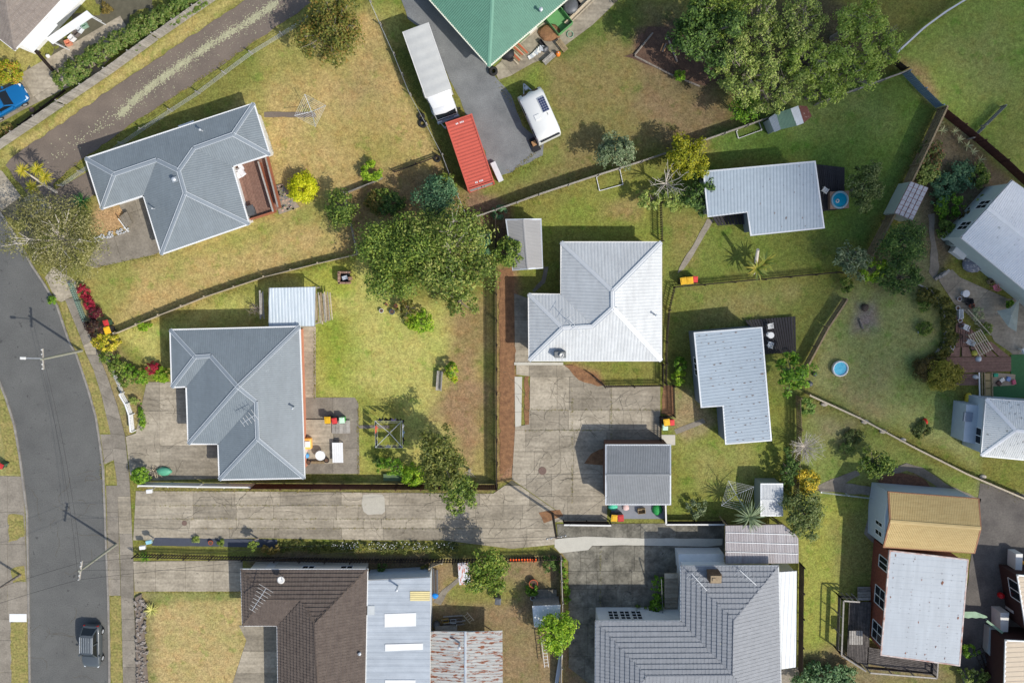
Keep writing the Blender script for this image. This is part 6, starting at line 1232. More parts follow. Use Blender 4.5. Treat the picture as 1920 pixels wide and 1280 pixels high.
def pot(label, x, y, R, h, m, plant=None, h0=0.0):
    p = P(x, y, h0); t = thing('flower_pot', label, 'pot', p); obj('pot', MB().lathe((p.x, p.y, h0), [(R * .7, 0), (R, h), (R * 1.08, h), (R * 1.08, h * .9 + .02), (R * .9, h), (R * .86, h * .85)], 16), m, t); obj('soil', MB().lathe((p.x, p.y, h0 + h * .8), [(R * .88, 0), (R * .88, .03)], 16), MATS['garden soil'], t); return t
m_terra = mat('terracotta', lin(176, 92, 62), .8, .08); pot('small orange pot at the patio corner', 573, 864, .16, .25, m_terra, h0=.14); pot('dark brown pot at the patio corner', 580, 865, .2, .3, m_wood_dark, h0=.14); pot('grey rimmed pot holding a silver ball', 614, 861, .24, .35, m_black, h0=.14)
p = P(597, 865, .14); tag(obj('planter_box', MB().box((p.x, p.y, .3), (1.3, .25, .3)), m_wood_brown, bevel=.02), 'long brown planter box along the raised patio edge', 'planter')
pot('terracotta pot left of the blue pot on the sunny lawn', 725, 571, .15, .25, m_terra); pot('terracotta pot beside the dark bush on the sunny lawn', 743, 573, .18, .28, m_terra); pot('pale pot on the sunny lawn', 716, 582, .2, .3, m_offwhite); pot('blue glazed pot on the sunny lawn', 736, 584, .24, .35, mat('blue glaze', lin(60, 92, 120), .3))
pot('pot of pink blossom in the flower bed', 397, 1015, .22, .3, m_terra); pot('round brown pot with stones on the lower garden', 1000, 1090, .42, .5, m_terra); pot('grey pot under the small green plant', 999, 1118, .25, .35, m_metal)
# brick incinerator
t = thing('brick_barbecue', 'small square brick barbecue on the sunny lawn', 'barbecue', P(649, 520)); p = P(649, 520); 
for lay in range(6):
    for k in range(10):
        side = k // 3 if k < 9 else 3; u = -.4 + (k % 3) * .36
        q = [(u, -.5), (u, .5), (-.5, u), (.5, u)][min(side, 3)] if k < 9 else (.5, -.1); obj('brick', MB().box((p.x + q[0], p.y + q[1], .08 + lay * .155), (.33 if side < 2 else .18, .18 if side < 2 else .33, .14), .08 * ((lay + k) % 3 - 1)), mat('old brick', lin(170, 140, 120), .9, scale=4, col2=lin(136, 104, 88), objrand=.2), t)
obj('ash_bed', MB().box((p.x, p.y, .2), (.8, .8, .4)), m_black, t); obj('grill_plate', MB().box((p.x + .05, p.y, .8), (.5, .35, .05), .3), m_metal, t)
# garden shed timber piles
def pile(label, base, ang, n, L, m, h0=.05, name='timber_stack', spread=.16, cat='timber'):
    b = P(*base); t = thing(name, label, cat, b, ang); r = random.Random(n * 3 + int(b.x))
    for k in range(n): obj('plank', MB().beam((-L / 2 + r.uniform(-.2, .2), (k - n / 2) * spread + r.uniform(-.03, .03), h0 + .06 * (k % 3)), (L / 2 + r.uniform(-.2, .2), (k - n / 2) * spread + r.uniform(-.05, .05), h0 + .06 * (k % 2) + r.uniform(0, .1)), r.uniform(.09, .16), .05), m[k % len(m)], t, local=True)
    return t
pile('rack of planks and pallets right of the woodshed roof', (608, 576), math.pi / 2 + .05, 11, 2.7, [m_wood_pale, m_wood_grey, m_wood_brown], .9); pile('single grey plank left of the woodshed', (495, 570), math.pi / 2, 3, 2.4, [m_wood_grey], .8); pile('offcut planks under the green roof eave', (968, 96), -.75, 9, 1.6, [m_wood_pale, m_wood_brown, m_terra], .15); pile('long pale planks along the patio edge below the green roof', (1085, 22), .75, 3, 3.6, [m_wood_pale], .2); pile('steel pipes lying beside the white ladder', (1047, 1250), 1.45, 5, 3.0, [m_metal, m_offwhite], .2, spread=.07); pile('pieces of split firewood on the soil bed', (1242, 92), 1.2, 3, .7, [mat('cut wood', lin(206, 150, 100), .8), m_bark], .1); pile('rusty metal scraps beside the annex wall', (811, 1090), 1.57, 6, 2.6, [m_steel_dark, m_bark_dark], .1); pile('wooden offcuts in the shade of the rusty carport', (850, 1160), .1, 7, 2.2, [m_wood_grey, m_bark_dark], .1); pile('dark scrap timbers in the bottom right yard', (1855, 1245), 1.9, 9, 2.6, [m_wood_dark, m_steel_dark], .15); pile('bamboo stakes beside the tiled shed', (1690, 480), .5, 3, 1.4, [m_wood_brown], .05)
# ladder
def ladder(label, a, b, h0, w=.4, n=9, m=None): 
    A, B = P(*a, h0), P(*b, h0); d = B - A; t = thing('ladder', label, 'ladder', (A + B) / 2 - Vector((0, 0, h0))); s = Vector((-d.y, d.x, 0)).normalized() * w / 2
    for k in (1, -1): obj('rail', MB().beam(A + s * k, B + s * k, .05, .08), m or m_offwhite, t)
    for k in range(n): q = A + d * ((k + .5) / n); obj('rung', MB().beam(q - s, q + s, .04, .04), m or m_offwhite, t)
ladder('white ladder lying below the bright green tree', (1018, 1192), (1025, 1250), .8, n=10); ladder('dark timber ladder leaning in the bottom right yard', (1832, 1212), (1862, 1275), .5, .9, 7, m_wood_dark); ladder('timber frame in the shade of the rusty carport', (872, 1150), (885, 1165), .3, .5, 4, m_wood_pale)
# tyres, crates, junk
def tyre(label, x, y, n=1, R=.3): 
    p = P(x, y); t = thing('tyre', label, 'tyre', p)
    for k in range(n): obj('tyre_ring', MB().ring((p.x, p.y, .12 + .22 * k), R, .12, 20, 8), m_rubber, t, True)
tyre('stack of black tyres at the green roof corner', 925, 135, 2); tyre('black tyre lying under the green roof eave', 957, 109, 1, .26); tyre('black tyre leaning by the wire fence', 793, 232); tyre('second black tyre by the wire fence', 790, 219, 1, .24); tyre('tyre at the end of the dark two rail barrier', 820, 298, 1, .24); tyre('black tyre in the bottom right yard', 1906, 1100, 1, .3)
p = P(948, 104); blob('tarpaulin', 'black tarpaulin heap under the green roof eave', 950, 102, .7, .5, m_black, 'tarpaulin', 1.1, .8, seed=5)
crate('dog_kennel', 'green timber hutch beside the green roofed house', 1047, 42, (1.7, 2.0, .8), mat('green painted ply', lin(96, 148, 92), .7, .1), .7, cat='hutch'); crate('trailer', 'dark trailer with grey cover beside the patio planks', 1068, 14, (1.6, 1.3, .7), m_black, .75, cat='trailer'); blob('trailer_cover', 'grey cover sheet over the dark trailer', 1070, 12, .7, .3, m_steel_dark, 'cover', h0=.7, seed=6)
crate('milk_crate', 'black and white speaker box among the eave junk', 1017, 84, (.9, .35, .35), m_black, -.9); blob('ash_heap', 'brown heap of garden rubbish beside the green hutch', 1030, 62, .8, .3, m_bark_mulch, 'heap', 1.3, 1, seed=7); blob('grey_bag', 'grey bag beside the speaker box', 1021, 92, .35, .3, m_steel_dark, 'bag', seed=8)
MO = thing('metal_offcuts', 'scatter of pale metal offcuts on the patio below the green roof', 'scrap', P(1003, 100))
for k in range(6): obj('sheet', MB().box(tuple(P(995 + 4 * k, 107 - 3 * k) + Vector((0, 0, .1 + .03 * k))), (.5, .35, .04), .5 + k * .2), [m_offwhite, m_metal][k % 2], MO)
p = P(1046, 103); gb = thing('gas_bottle', 'orange gas bottle on the lawn below the green roof', 'gas bottle', p); obj('tank', MB().lathe(p, [(.18, 0), (.22, .1), (.22, .45), (.15, .58), (.05, .62)], 16), mat('orange paint', lin(238, 130, 50), .5), gb, True); obj('valve', MB().tube([p + Vector((0, 0, .6)), p + Vector((0, 0, .74))], .05, 8), m_metal, gb)
hs = MB(); p = P(1068, 66)
for k in range(60): pass
hs.tube([(p.x + (.28 + .06 * math.sin(k * .37)) * math.cos(k * .35), p.y + (.28 + .06 * math.sin(k * .37)) * math.sin(k * .35), .03 + .002 * k) for k in range(70)], .018, 5); tag(obj('garden_hose', hs, mat('pale green hose', lin(150, 190, 160), .6)), 'coiled pale green garden hose on the concrete', 'hose')
# mailboxes
def mailbox(label, x, y, rz, m): t = thing('mailbox', label, 'mailbox', P(x, y), rz); obj('post', MB().box((0, 0, .45), (.09, .09, .9)), m_wood_grey, t, local=True); obj('box', MB().box((0, 0, 1.03), (.55, .36, .3)), m, t, local=True, bevel=.03); obj('flap', MB().box((.28, 0, 1.05), (.02, .28, .1)), m_metal, t, local=True)
mailbox('white letterbox at the shared driveway mouth', 290, 914, .1, m_white); mailbox('white letterbox beside the dark flower bed', 277, 1018, .1, m_white); mailbox('pale blue letterbox beside the flower bed', 289, 1008, .2, mat('pale blue paint', lin(140, 190, 200), .5))
# boat-like green tarp + brush at the front hedge
blob('green_tarpaulin', 'green tarpaulin bundle beside the round front bush', 308, 882, .55, .4, mat('green tarpaulin', lin(90, 160, 130), .5, .1, scale=5), 'tarpaulin', 1.5, .8, seed=9)
BR = thing('brush_pile', 'pile of cut brown branches beside the round front bush', 'branches', P(293, 885)); r_ = random.Random(12)
for k in range(26): a = P(293 + r_.uniform(-8, 8), 884 + r_.uniform(-7, 7), r_.uniform(.05, .4)); th = r_.random() * 3; d = Vector((math.cos(th), math.sin(th), r_.uniform(-.2, .3))) * r_.uniform(.3, .6); obj('branch', MB().tube([a - d, a + d], .025, 4), m_wood_pale if k % 2 else m_bark, BR)
# tool rows and toys in the corner yard
r_ = random.Random(14)
for k, (x, y, c) in enumerate(((131, 82, (220, 150, 120)), (138, 73, (232, 232, 232)), (146, 64, (120, 112, 108)), (152, 57, (216, 222, 226)), (161, 49, (150, 180, 160)))):
    crate('yard_crate', ['orange and white crate nearest the yard gate', 'white crate in the corner yard row', 'grey crate in the middle of the corner yard row', 'pale blue crate in the corner yard row', 'green crate at the far end of the corner yard row'][k], x, y, (.5, .45, .45), mat('crate paint %d' % k, lin(*c), .6), .6 + r_.uniform(-.3, .3), cat='crate')
blob('flower_tub', 'white tub by the corner yard gate', 91, 106, .2, .3, m_white, 'tub', seed=15)
# things in the garage forecourt
crate('planter_crate', 'open wooden crate on the slab below the grey garage', 1202, 956, (.75, .5, .4), m_wood_brown, .1, cat='crate'); blob('turquoise_tarpaulin', 'turquoise tarpaulin under the garage eave', 1149, 949, .4, .35, mat('turquoise cloth', lin(90, 196, 160), .6), 'tarpaulin', 1.2, .9, seed=16); blob('green_net', 'heap of bright green netting under the garage eave', 1232, 954, .5, .45, mat('green netting', lin(50, 150, 76), .7, .2, scale=8), 'netting', 1, 1.2, seed=17); blob('pink_bag', 'pale pink bag under the garage eave', 1173, 950, .35, .25, mat('pale pink cloth', lin(214, 184, 178), .8), 'bag', seed=18)
sheet('slab_pad', [(1146, 940), (1246, 940), (1246, 972), (1146, 972)], mat('blue grey slab', lin(126, 128, 132), .9, .1, scale=1), 0.03, 0.0)
sheet('planter_liner', [(290, 1007), (520, 1011), (520, 1026), (285, 1022)], mat('black weed mat', lin(70, 74, 84), .8, .1), 0.03, 0.02)
# garden furniture right hand patio
p = P(1907, 604); us = thing('umbrella', 'closed grey green patio umbrella canopy half fallen open', 'umbrella', p); apex = p + Vector((0, 0, 2.2))
pts = [P(1869, 583, 1.6), P(1895, 577, 1.9), P(1912, 558, 1.7), P(1908, 600, 1.8), P(1906, 622, 1.5), P(1890, 612, 1.6)]; c0 = P(1896, 592, 2.1); mb = MB()
for i in range(6): mb.quad(c0, pts[i], pts[(i + 1) % 6])
obj('canopy', mb, mat('grey green canvas', lin(140, 148, 138), .8, .1, scale=3), us); obj('pole', MB().tube([Vector((c0.x, c0.y, 0)), c0], .03, 6), m_metal, us)
t = thing('drying_rack', 'pale slatted plant stand on the red brown patio deck', 'rack', P(1836, 637)); a, b, c, d = P(1816, 628, .7), P(1838, 617, .7), P(1862, 655, .7), P(1838, 668, .7)
for k in range(7): u = k / 6; obj('slat', MB().beam(a.lerp(b, u), d.lerp(c, u), .07, .04), m_wood_pale, t)
for u in (0.05, .5, .95): obj('crossbar', MB().beam(a.lerp(d, u) - Vector((0, 0, .05)), b.lerp(c, u) - Vector((0, 0, .05)), .06, .04), m_wood_pale, t)
for w in (a, b, c, d): obj('leg', MB().box((w.x, w.y, .34), (.06, .06, .66)), m_wood_pale, t)
t = thing('trellis', 'white trellis strip along the patio deck edge', 'trellis', P(1838, 600)); a, b = P(1815, 580, .9), P(1858, 628, .9)
obj('rail', MB().beam(a, b, .05, .05).beam(a - Vector((0, 0, .6)), b - Vector((0, 0, .6)), .05, .05), m_wood_pale, t)
for k in range(14): q = a.lerp(b, k / 13); obj('slat', MB().box((q.x, q.y, .45), (.06, .03, .9), .8), m_wood_pale, t)
t = thing('sandpit', 'timber sandpit boxes with tan panels beside the synthetic turf', 'sandpit', P(1845, 720)); 
for k in range(3): p = P(1852, 706 + k * 14.5, .3); obj('panel', MB().box((p.x, p.y, .3), (.68, .68, .06)), mat('tan ply', lin(172, 148, 104), .8, .06), t)
for x in (1836, 1841, 1846, 1860): a, b = P(x, 698, .4), P(x + 1, 744, .4); obj('board', MB().beam(a, b, .12, .06), m_wood_brown if x != 1836 else m_offwhite, t)
t = thing('play_mat', 'pale play mat with toys on the synthetic turf', 'mat', P(1882, 712)); q = [P(1861, 698, .05), P(1904, 702, .05), P(1902, 722, .05), P(1861, 724, .05)]; obj('mat', MB().prism(ccw([(v.x, v.y) for v in q]), .03, .06), mat('sandy mat', lin(170, 150, 126), .9, .1), t)
for k, (x, y, c) in enumerate(((1866, 703, (40, 160, 120)), (1878, 712, (236, 226, 210)), (1890, 710, (130, 150, 190)), (1900, 716, (206, 90, 110)), (1872, 718, (90, 60, 50)))): p = P(x, y, .1); obj('toy', MB().box((p.x, p.y, .16), (.45, .35, .2), k * .6), mat('toy %d' % k, lin(*c), .5), t, bevel=.04)
blob('yellow_float', 'yellow and white inflatable toy beside the sandpit', 1814, 747, .55, .5, mat('yellow vinyl', lin(226, 200, 70), .4, .1, scale=5), 'toy', .7, 1.2, seed=20); blob('yellow_bucket', 'yellow bucket stack on the red brown deck', 1825, 661, .28, .5, mat('yellow plastic', lin(216, 206, 90), .5), 'bucket', seed=21); blob('grey_sack', 'grey sack on the red brown deck', 1833, 672, .32, .35, m_metal, 'sack', seed=22); blob('white_statue', 'small white garden ornament at the deck corner', 1828, 706, .28, .4, m_offwhite, 'ornament', 1.2, .8, seed=23); pot('red pot on the right hand patio', 1819, 573, .24, .35, m_terra)
for k, (x, y) in enumerate(((1796, 560), (1793, 577), (1797, 600), (1800, 612), (1798, 630), (1783, 650), (1780, 656))): pot(['grey pot beside the black chair', 'pale pot on the deck edge', 'white frame pot on the deck edge', 'mossy pot on the deck edge', 'dark striped pot on the deck edge', 'glazed pot at the hedge wall', 'white pot at the hedge wall'][k], x, y, .2, .3, [m_metal, m_offwhite, m_white, m_steel_dark, m_black, m_metal, m_white][k])
blob('cushion_heap', 'heap of blankets and cane furniture against the sage wall', 1822, 495, .9, .6, mat('mixed blankets', lin(120, 122, 130), .9, .3, scale=4, spots=lin(190, 184, 170), spot_scale=4, spot_t=.55), 'blankets', 1.2, .9, seed=24); p = P(1791, 474); tag(obj('cold_frame', MB().box((p.x, p.y, .4), (1.35, .65, .8), -.6), m_offwhite, bevel=.03), 'off white cabinet beside the sage weatherboard wall', 'cabinet'); p = P(1777, 452); wtk = thing('water_barrel', 'dark water barrel at the sage house corner', 'barrel', p); obj('drum', MB().lathe(p, [(.38, 0), (.44, .4), (.42, .85), (.34, .9), (.32, .82)], 20), mat('grey green barrel', lin(110, 120, 112), .7), wtk, True); obj('water', MB().lathe(p + Vector((0, 0, .78)), [(.33, 0), (.33, .02)], 18), m_black, wtk)
# garden steps right
t = thing('garden_steps', 'three timber steps down to the right hand patio', 'steps', P(1762, 512)); 
for k in range(3): a, b = P(1752 + 5 * k, 518 - 3 * k + 6), P(1766 + 5 * k, 506 - 3 * k + 6); obj('tread', MB().beam(a + Vector((0, 0, .12 + .1 * k)), b + Vector((0, 0, .12 + .1 * k)), .26, .2), m_wood_grey, t)
# stump and lawn things
blob('tree_stump', 'brown tree stump on the right hand lawn', 1621, 576, .38, .35, m_bark_dark, 'stump', seed=25); tag(obj('log', MB().tube([P(1612, 598, .1), P(1618, 616, .1)], .1, 8), m_bark), 'short grey log below the stump', 'log'); blob('red_toy', 'red and black ride-on toy on the right hand lawn', 1733, 790, .3, .4, mat('red plastic', lin(220, 50, 36), .5), 'toy', .8, 1.3, seed=26); blob('white_stone', 'white garden ornament beside a small lawn bush', 1724, 622, .2, .25, m_white, 'ornament', seed=27); blob('grey_bucket', 'dark grey bucket beside the paddling pool tree', 1527, 701, .24, .3, m_steel_dark, 'bucket', seed=28); blob('dark_pot', 'dark round pot at the fence corner', 1518, 719, .28, .3, m_steel_dark, 'pot', seed=29)
for k, (x, y) in enumerate(((1545, 757), (1621, 790), (1655, 808), (1692, 824), (1842, 893))): blob('white_rock', ['pale rock under the tree end of the diagonal fence', 'pale rock at the second fence bay', 'pale rock in the middle of the diagonal fence', 'pale rock below the fence middle', 'pale rock at the lower fence end'][k], x, y, .28, .2, m_bark_white, 'rock', 1.3, .8, seed=30 + k)
# hvac-like grey steps on the right house
p = P(1822, 797, 1.2); ww = obj('bay_wall', MB().prism(ccw([(v.x, v.y) for v in (P(1812, 758, 2.0), P(1842, 760, 2.0), P(1838, 834, 2.0), P(1806, 827, 2.0))]), -.03, 2.0), m_bluegrey_wall, H20); obj('bay_ledge', MB().prism(ccw([(v.x, v.y) for v in (P(1810, 773, 2.2), P(1826, 774, 2.2), P(1824, 791, 2.2), P(1808, 790, 2.2))]), 1.9, 2.1), mat('steel blue sheet', lin(126, 136, 148), .6), H20)
# laundry trap: sheds of the lower garden
t = thing('shed', 'small white flat roofed shed beside the bright green tree', 'shed', P(1025, 1150)); q = [P(998, 1135, 2.0), P(1051, 1133, 2.0), P(1050, 1174, 1.9), P(1001, 1175, 1.9)]; obj('roof', roof_plane(q, pitch=.25, amp=.015, down=(0, -1)), m_white, t); obj('wall', MB().prism(inset([(v.x, v.y) for v in q], .08), -.03, 1.86, False), m_wood_grey, t); obj('floor_slab', MB().box((q[0].x + 1.3, q[0].y + .35, .1), (2.4, .9, .2)), m_concrete_dark, t)
t = thing('rusty_table', 'long table topped with rusty and white roofing sheet beside the tree', 'table', P(868, 1072)); p = P(868, 1072)
obj('top', roof_plane([P(858, 1053, .8), P(880, 1052, .8), P(882, 1094, .8), P(861, 1096, .8)], pitch=.12, amp=.015, down=(0, -1)), mat('rust streaked sheet', lin(206, 208, 210), .6, .04, spots=lin(184, 96, 60), spot_scale=2.2, spot_t=.52, stretch=(3, .8, 1)), t)
for x, y in ((860, 1056), (879, 1055), (862, 1092), (880, 1091)): q = P(x, y, .8); obj('leg', MB().box((q.x, q.y, .37), (.07, .07, .74)), m_wood_grey, t)
blob('blue_cover', 'bright blue plastic bowl beside the annex wall', 816, 1115, .32, .3, mat('vivid blue plastic', lin(20, 130, 214), .5), 'bowl', seed=40); tag(obj('orange_netting', MB().grid([[tuple(P(955 + 52 * i / 10, 1046 + 6 * j / 3 + (i % 2), .25 + .1 * ((i + j) % 2))) for j in range(4)] for i in range(11)]), mat('orange netting', lin(244, 110, 48), .7, .1)), 'strip of orange safety netting along the fence', 'netting')
WK = thing('workbench', 'cluttered workbench in the shade of the rusty carport', 'workbench', P(838, 1172)); p = P(838, 1172); obj('top', MB().box((p.x, p.y, .8), (2.2, .7, .06)), m_wood_grey, WK)
for sx in (-1, 1): obj('leg', MB().box((p.x + sx, p.y, .38), (.08, .5, .76)), m_wood_grey, WK)
blob('dark_drum', 'dark drum at the end of the cluttered workbench', 819, 1168, .35, .8, m_steel_dark, 'drum', seed=41); crate('yellow_toolbox', 'black and yellow toolbox by the workbench', 836, 1160, (.6, .4, .4), mat('dull yellow', lin(150, 124, 60), .7), .1, cat='toolbox'); crate('grey_tray', 'pale tray holding a green plant near the workbench', 850, 1162, (.6, .45, .3), m_metal, 0, cat='tray')
# antennas and dish
def antenna(label, x, y, h, L=1.6, ang=.5, n=6, mast=1.2):
    b = P(x, y, h); t = thing('tv_antenna', label, 'antenna', b); top = b + Vector((0, 0, mast)); obj('mast', MB().tube([b - Vector((0, 0, .1)), top], .025, 6), m_metal, t); d = Vector((math.cos(ang), math.sin(ang), 0)); s = Vector((-d.y, d.x, 0)); obj('boom', MB().beam(top - d * L / 2, top + d * L / 2, .04, .04), m_metal, t)
    for k in range(n): q = top - d * L / 2 + d * (L * k / (n - 1)); obj('element', MB().tube([q - s * (.35 + .06 * k), q + s * (.35 + .06 * k)], .016, 4), m_offwhite, t)
antenna('rooftop antenna on the brown tiled house', 494, 1112, 3.5, 2.6, 1.0, 8); antenna('rooftop antenna on the white roofed house', 1076, 608, 3.7, 1.8, 2.2, 4); antenna('left rooftop antenna on the silver grey tiled house', 1305, 1080, 3.9, 2.2, 2.3, 7); antenna('right rooftop antenna on the silver grey tiled house', 1395, 1072, 3.7, 2.2, 2.4, 7); antenna('rooftop antenna on the street house', 475, 780, 4.1, 1.4, .6, 5)
p = P(530, 1082, 3.3); DS = thing('satellite_dish', 'white satellite dish on the brown tiled roof', 'satellite dish', p); obj('dish', MB().lathe((p.x, p.y, 3.75), [(.08, 0), (.25, .04), (.36, .12), (.37, .13), (.24, .06), (.05, .02)], 20), m_offwhite, DS, True); obj('bracket', MB().tube([(p.x, p.y, 3.0), (p.x, p.y, 3.76)], .03, 6), m_metal, DS); obj('feed_arm', MB().beam((p.x, p.y, 3.76), (p.x + .25, p.y + .2, 4.05), .03, .03), m_metal, DS)
# bottom right yard
t = thing('awning', 'pale green fabric awning beside the flat sky blue roof', 'awning', P(1830, 1152)); mb = MB().grid([[tuple(P(1808 + 42 * i / 6, 1146 + 3 * (i > 3) * (i - 3) * .9 , 2.3)), tuple(P(1808 + 44 * i / 6, 1157 + 1.5 * (i % 2), 2.1))] for i in range(7)]); obj('fabric', mb, mat('pale green fabric', lin(136, 160, 132), .8), t); obj('post', MB().tube([P(1849, 1160), P(1849, 1160, 2.1)], .03, 6), m_metal, t); obj('brace', MB().beam(P(1850, 1163, 2.0), P(1880, 1186, 2.0), .22, .04), MATS['pale green fabric'], t)
def wallthing(label, pts, h, m, z0=-.03): return tag(obj('retaining_wall', MB().prism(ccw([(v.x, v.y) for v in (P(x, y, h) for x, y in pts)]), z0, h), m), label, 'wall')
wallthing('pale rendered wall along the upper right yard edge', [(1905, 1038), (1918, 1038), (1912, 1150), (1900, 1150)], 1.2, m_offwhite); wallthing('pale rendered pier beside the white framed window', [(1876, 1148), (1892, 1148), (1890, 1184), (1876, 1184)], 1.4, m_offwhite); wallthing('long pale rendered wall beside the dark scrap timbers', [(1855, 1176), (1869, 1180), (1864, 1240), (1852, 1222)], .8, mat('grey render', lin(166, 172, 166), .8, .06)); tag(obj('red_gas_bottle', MB().lathe(P(1873, 1113), [(.2, 0), (.28, .15), (.28, .5), (.12, .65)], 16), mat('red enamel', lin(196, 36, 40), .35), smooth=True), 'shiny red round tank in the bottom right yard', 'tank'); blob('orange_ball', 'orange yellow ball on the right edge wall', 1911, 1052, .3, .5, mat('orange vinyl', lin(236, 170, 40), .5), 'ball', seed=50)
blob('white_bag', 'white round bag on the yard wall', 1892, 1141, .3, .4, m_offwhite, 'bag', seed=51); crate('white_box', 'white crate at the bottom right corner wall', 1868, 1274, (1.1, .6, .6), m_white, 0, cat='box')
# ------------------------------------------------------------------ trees, shrubs, hedges
def unit(a): return a / (np.linalg.norm(a, axis=1, keepdims=True) + 1e-9)
def leaf_mesh(name, C, Nn, size, g, aspect=.55, jitter=.35):
    size = size * .68; n = len(C); t = unit(np.cross(Nn, g.normal(size=(n, 3)))); b = np.cross(Nn, t)
    s = size * g.uniform(1 - jitter, 1 + jitter, (n, 1)); a = t * s; w = b * s * aspect; dr = Nn * s * .25
    V = np.stack([C - a, C + w * .9 + dr, C + a, C - w * .9 + dr], 1).reshape(-1, 3)
    me = bpy.data.meshes.new(name); me.vertices.add(4 * n); me.vertices.foreach_set('co', V.astype(np.float32).ravel())
    me.loops.add(4 * n); me.loops.foreach_set('vertex_index', np.arange(4 * n, dtype=np.int32))
    me.polygons.add(n); me.polygons.foreach_set('loop_start', np.arange(0, 4 * n, 4, dtype=np.int32)); me.update(calc_edges=True); return me
def crown(lobes, n, size, g, clump, cov_low=-.25, flat=1.0, droop=0.0, upright=0.0):
    """leaf centres and normals gathered in clumps over the lobes' shells"""
    L = np.array(lobes, float); w = L[:, 3] * L[:, 4]; w = w / w.sum(); nc = max(6, int(n / 34)); li = g.choice(len(L), nc, p=w)
    d = unit(g.normal(size=(nc, 3))); d[:, 2] = np.where(d[:, 2] < cov_low, -d[:, 2], d[:, 2]); d = unit(d)
    rad = g.uniform(.45, 1.0, (nc, 1)) ** .45; cc = L[li, :3] + d * L[li, 3:6] * rad
    cs = clump * g.uniform(.55, 1.3, nc); k = g.choice(nc, n); e = unit(g.normal(size=(n, 3))); off = e * (cs[k] * g.uniform(0.15, 1, n) ** .5)[:, None]; off[:, 2] *= .7 * flat
    C = cc[k] + off; C[:, 2] = np.maximum(C[:, 2], .05)
    out = unit((C - L[li[k], :3]) / L[li[k], 3:6]); N_ = unit(out * .8 + e * .35 + g.normal(size=(n, 3)) * .45 + np.array([0, 0, .6])); return C, N_, cc
def tree(name, label, x, y, R, h, m, leaf=.2, base=None, dens=1.0, lobes=None, nl=6, group=None, bark=None, clump=None, Ry=None, seed=None, twigs=0, trunk=True, cat='tree', aspect=.55, zr=.6, tw=.02, zc=None, puff=0):
    """x, y: photo plan point of the crown middle; R, Ry radii in photo pixels; h height of the top in metres"""
    seed = seed or (int(x * 13 + y * 7) % 9999); g = np.random.default_rng(seed); zc = zc if zc is not None else h * (.62 if trunk else .45); c = P(x, y, zc); k = PXM(x, y, zc); rx, ry = R / k * 1.06, (Ry or R) / k * 1.06; rz = min(h - zc, max(rx, ry) * zr)
    b = P(*base) if base else Vector((c.x, c.y, 0)); t = thing(name, label, cat, b, group=group)
    if lobes is None:
        kf = ((.3, .42)[puff - 1] if puff else .6) if trunk else .86; nl = 15 if puff else nl + 4; lobes = [(c.x, c.y, c.z, rx * kf, ry * kf, rz * .92)]
        for i in range(nl):
            a = 2 * math.pi * (i + g.uniform(-.3, .3)) / nl; f, s = (g.uniform(.28, .84), g.uniform(.17, .27) * (1, 1.28)[puff - 1]) if puff else (g.uniform(.4, .82), g.uniform(.2, .4))
            lobes.append((c.x + math.cos(a) * rx * f, c.y + math.sin(a) * ry * f, c.z + rz * (g.uniform(-.3, .75) if puff else g.uniform(-.35, .45)), rx * s, ry * s, rz * (g.uniform(.3, .45) if puff else g.uniform(.4, .65))))
    A = sum(math.pi * q[3] * q[4] for q in lobes); n = int(A * dens * 3.0 / (leaf * leaf * 1.1 * 2 * aspect / .55)); n = max(700, min(int(n * 4.2), 40000))
    C, N_, cc = crown(lobes, n, leaf, g, clump or max(.16, .24 * min(rx, ry)))
    me = leaf_mesh('crown', C, N_, leaf, g, aspect); me.materials.append(m); o = bpy.data.objects.new('crown', me); CO.objects.link(o); o.parent = t; o.location = -b
    bk = bark or m_bark
    if trunk:
        r0 = max(.06, .045 * h); mb = MB(); top = Vector((c.x, c.y, c.z)); mid = b.lerp(top, .5) + Vector((g.uniform(-.2, .2), g.uniform(-.2, .2), 0)); mb.tube([b - Vector((0, 0, .05)), mid, top], [r0, r0 * .75, r0 * .45], 8); obj('trunk', mb, bk, t)
        lm = MB()
        for q in lobes[1:]:
            e = Vector(q[:3]); s = b.lerp(top, g.uniform(.5, .85)); lm.tube([s, s.lerp(e, .55) + Vector((0, 0, .15)), e], [r0 * .5, r0 * .32, r0 * .15], 6)
        if lm.v: obj('limbs', lm, bk, t)
    if twigs:
        tm = MB(); idx = g.choice(len(cc), min(twigs, len(cc)), replace=False)
        for i in idx:
            q = Vector(cc[i]); s = c.lerp(q, g.uniform(.25, .5)); up = Vector((0, 0, rz * .25)); e = q + (q - c).normalized() * .25 + up * .8; m1 = s.lerp(e, .5) + Vector((g.uniform(-.3, .3), g.uniform(-.3, .3), .1)); tm.tube([s, m1, e], [tw * 2, tw * 1.4, tw * .6], 5)
            for _ in range(2): e2 = m1 + Vector((g.uniform(-.7, .7), g.uniform(-.7, .7), g.uniform(.0, .5))); tm.tube([m1, e2], [tw, tw * .5], 4)
        obj('bare_twigs', tm, bk, t)
    return t
def shrub(label, x, y, R, h, m, leaf=.13, dens=1.0, Ry=None, name='shrub', group=None, nl=4, **k): return tree(name, label, x, y, R, h, m, leaf, dens=dens, Ry=Ry, trunk=False, cat='shrub', group=group, nl=nl, zr=.9, **k)
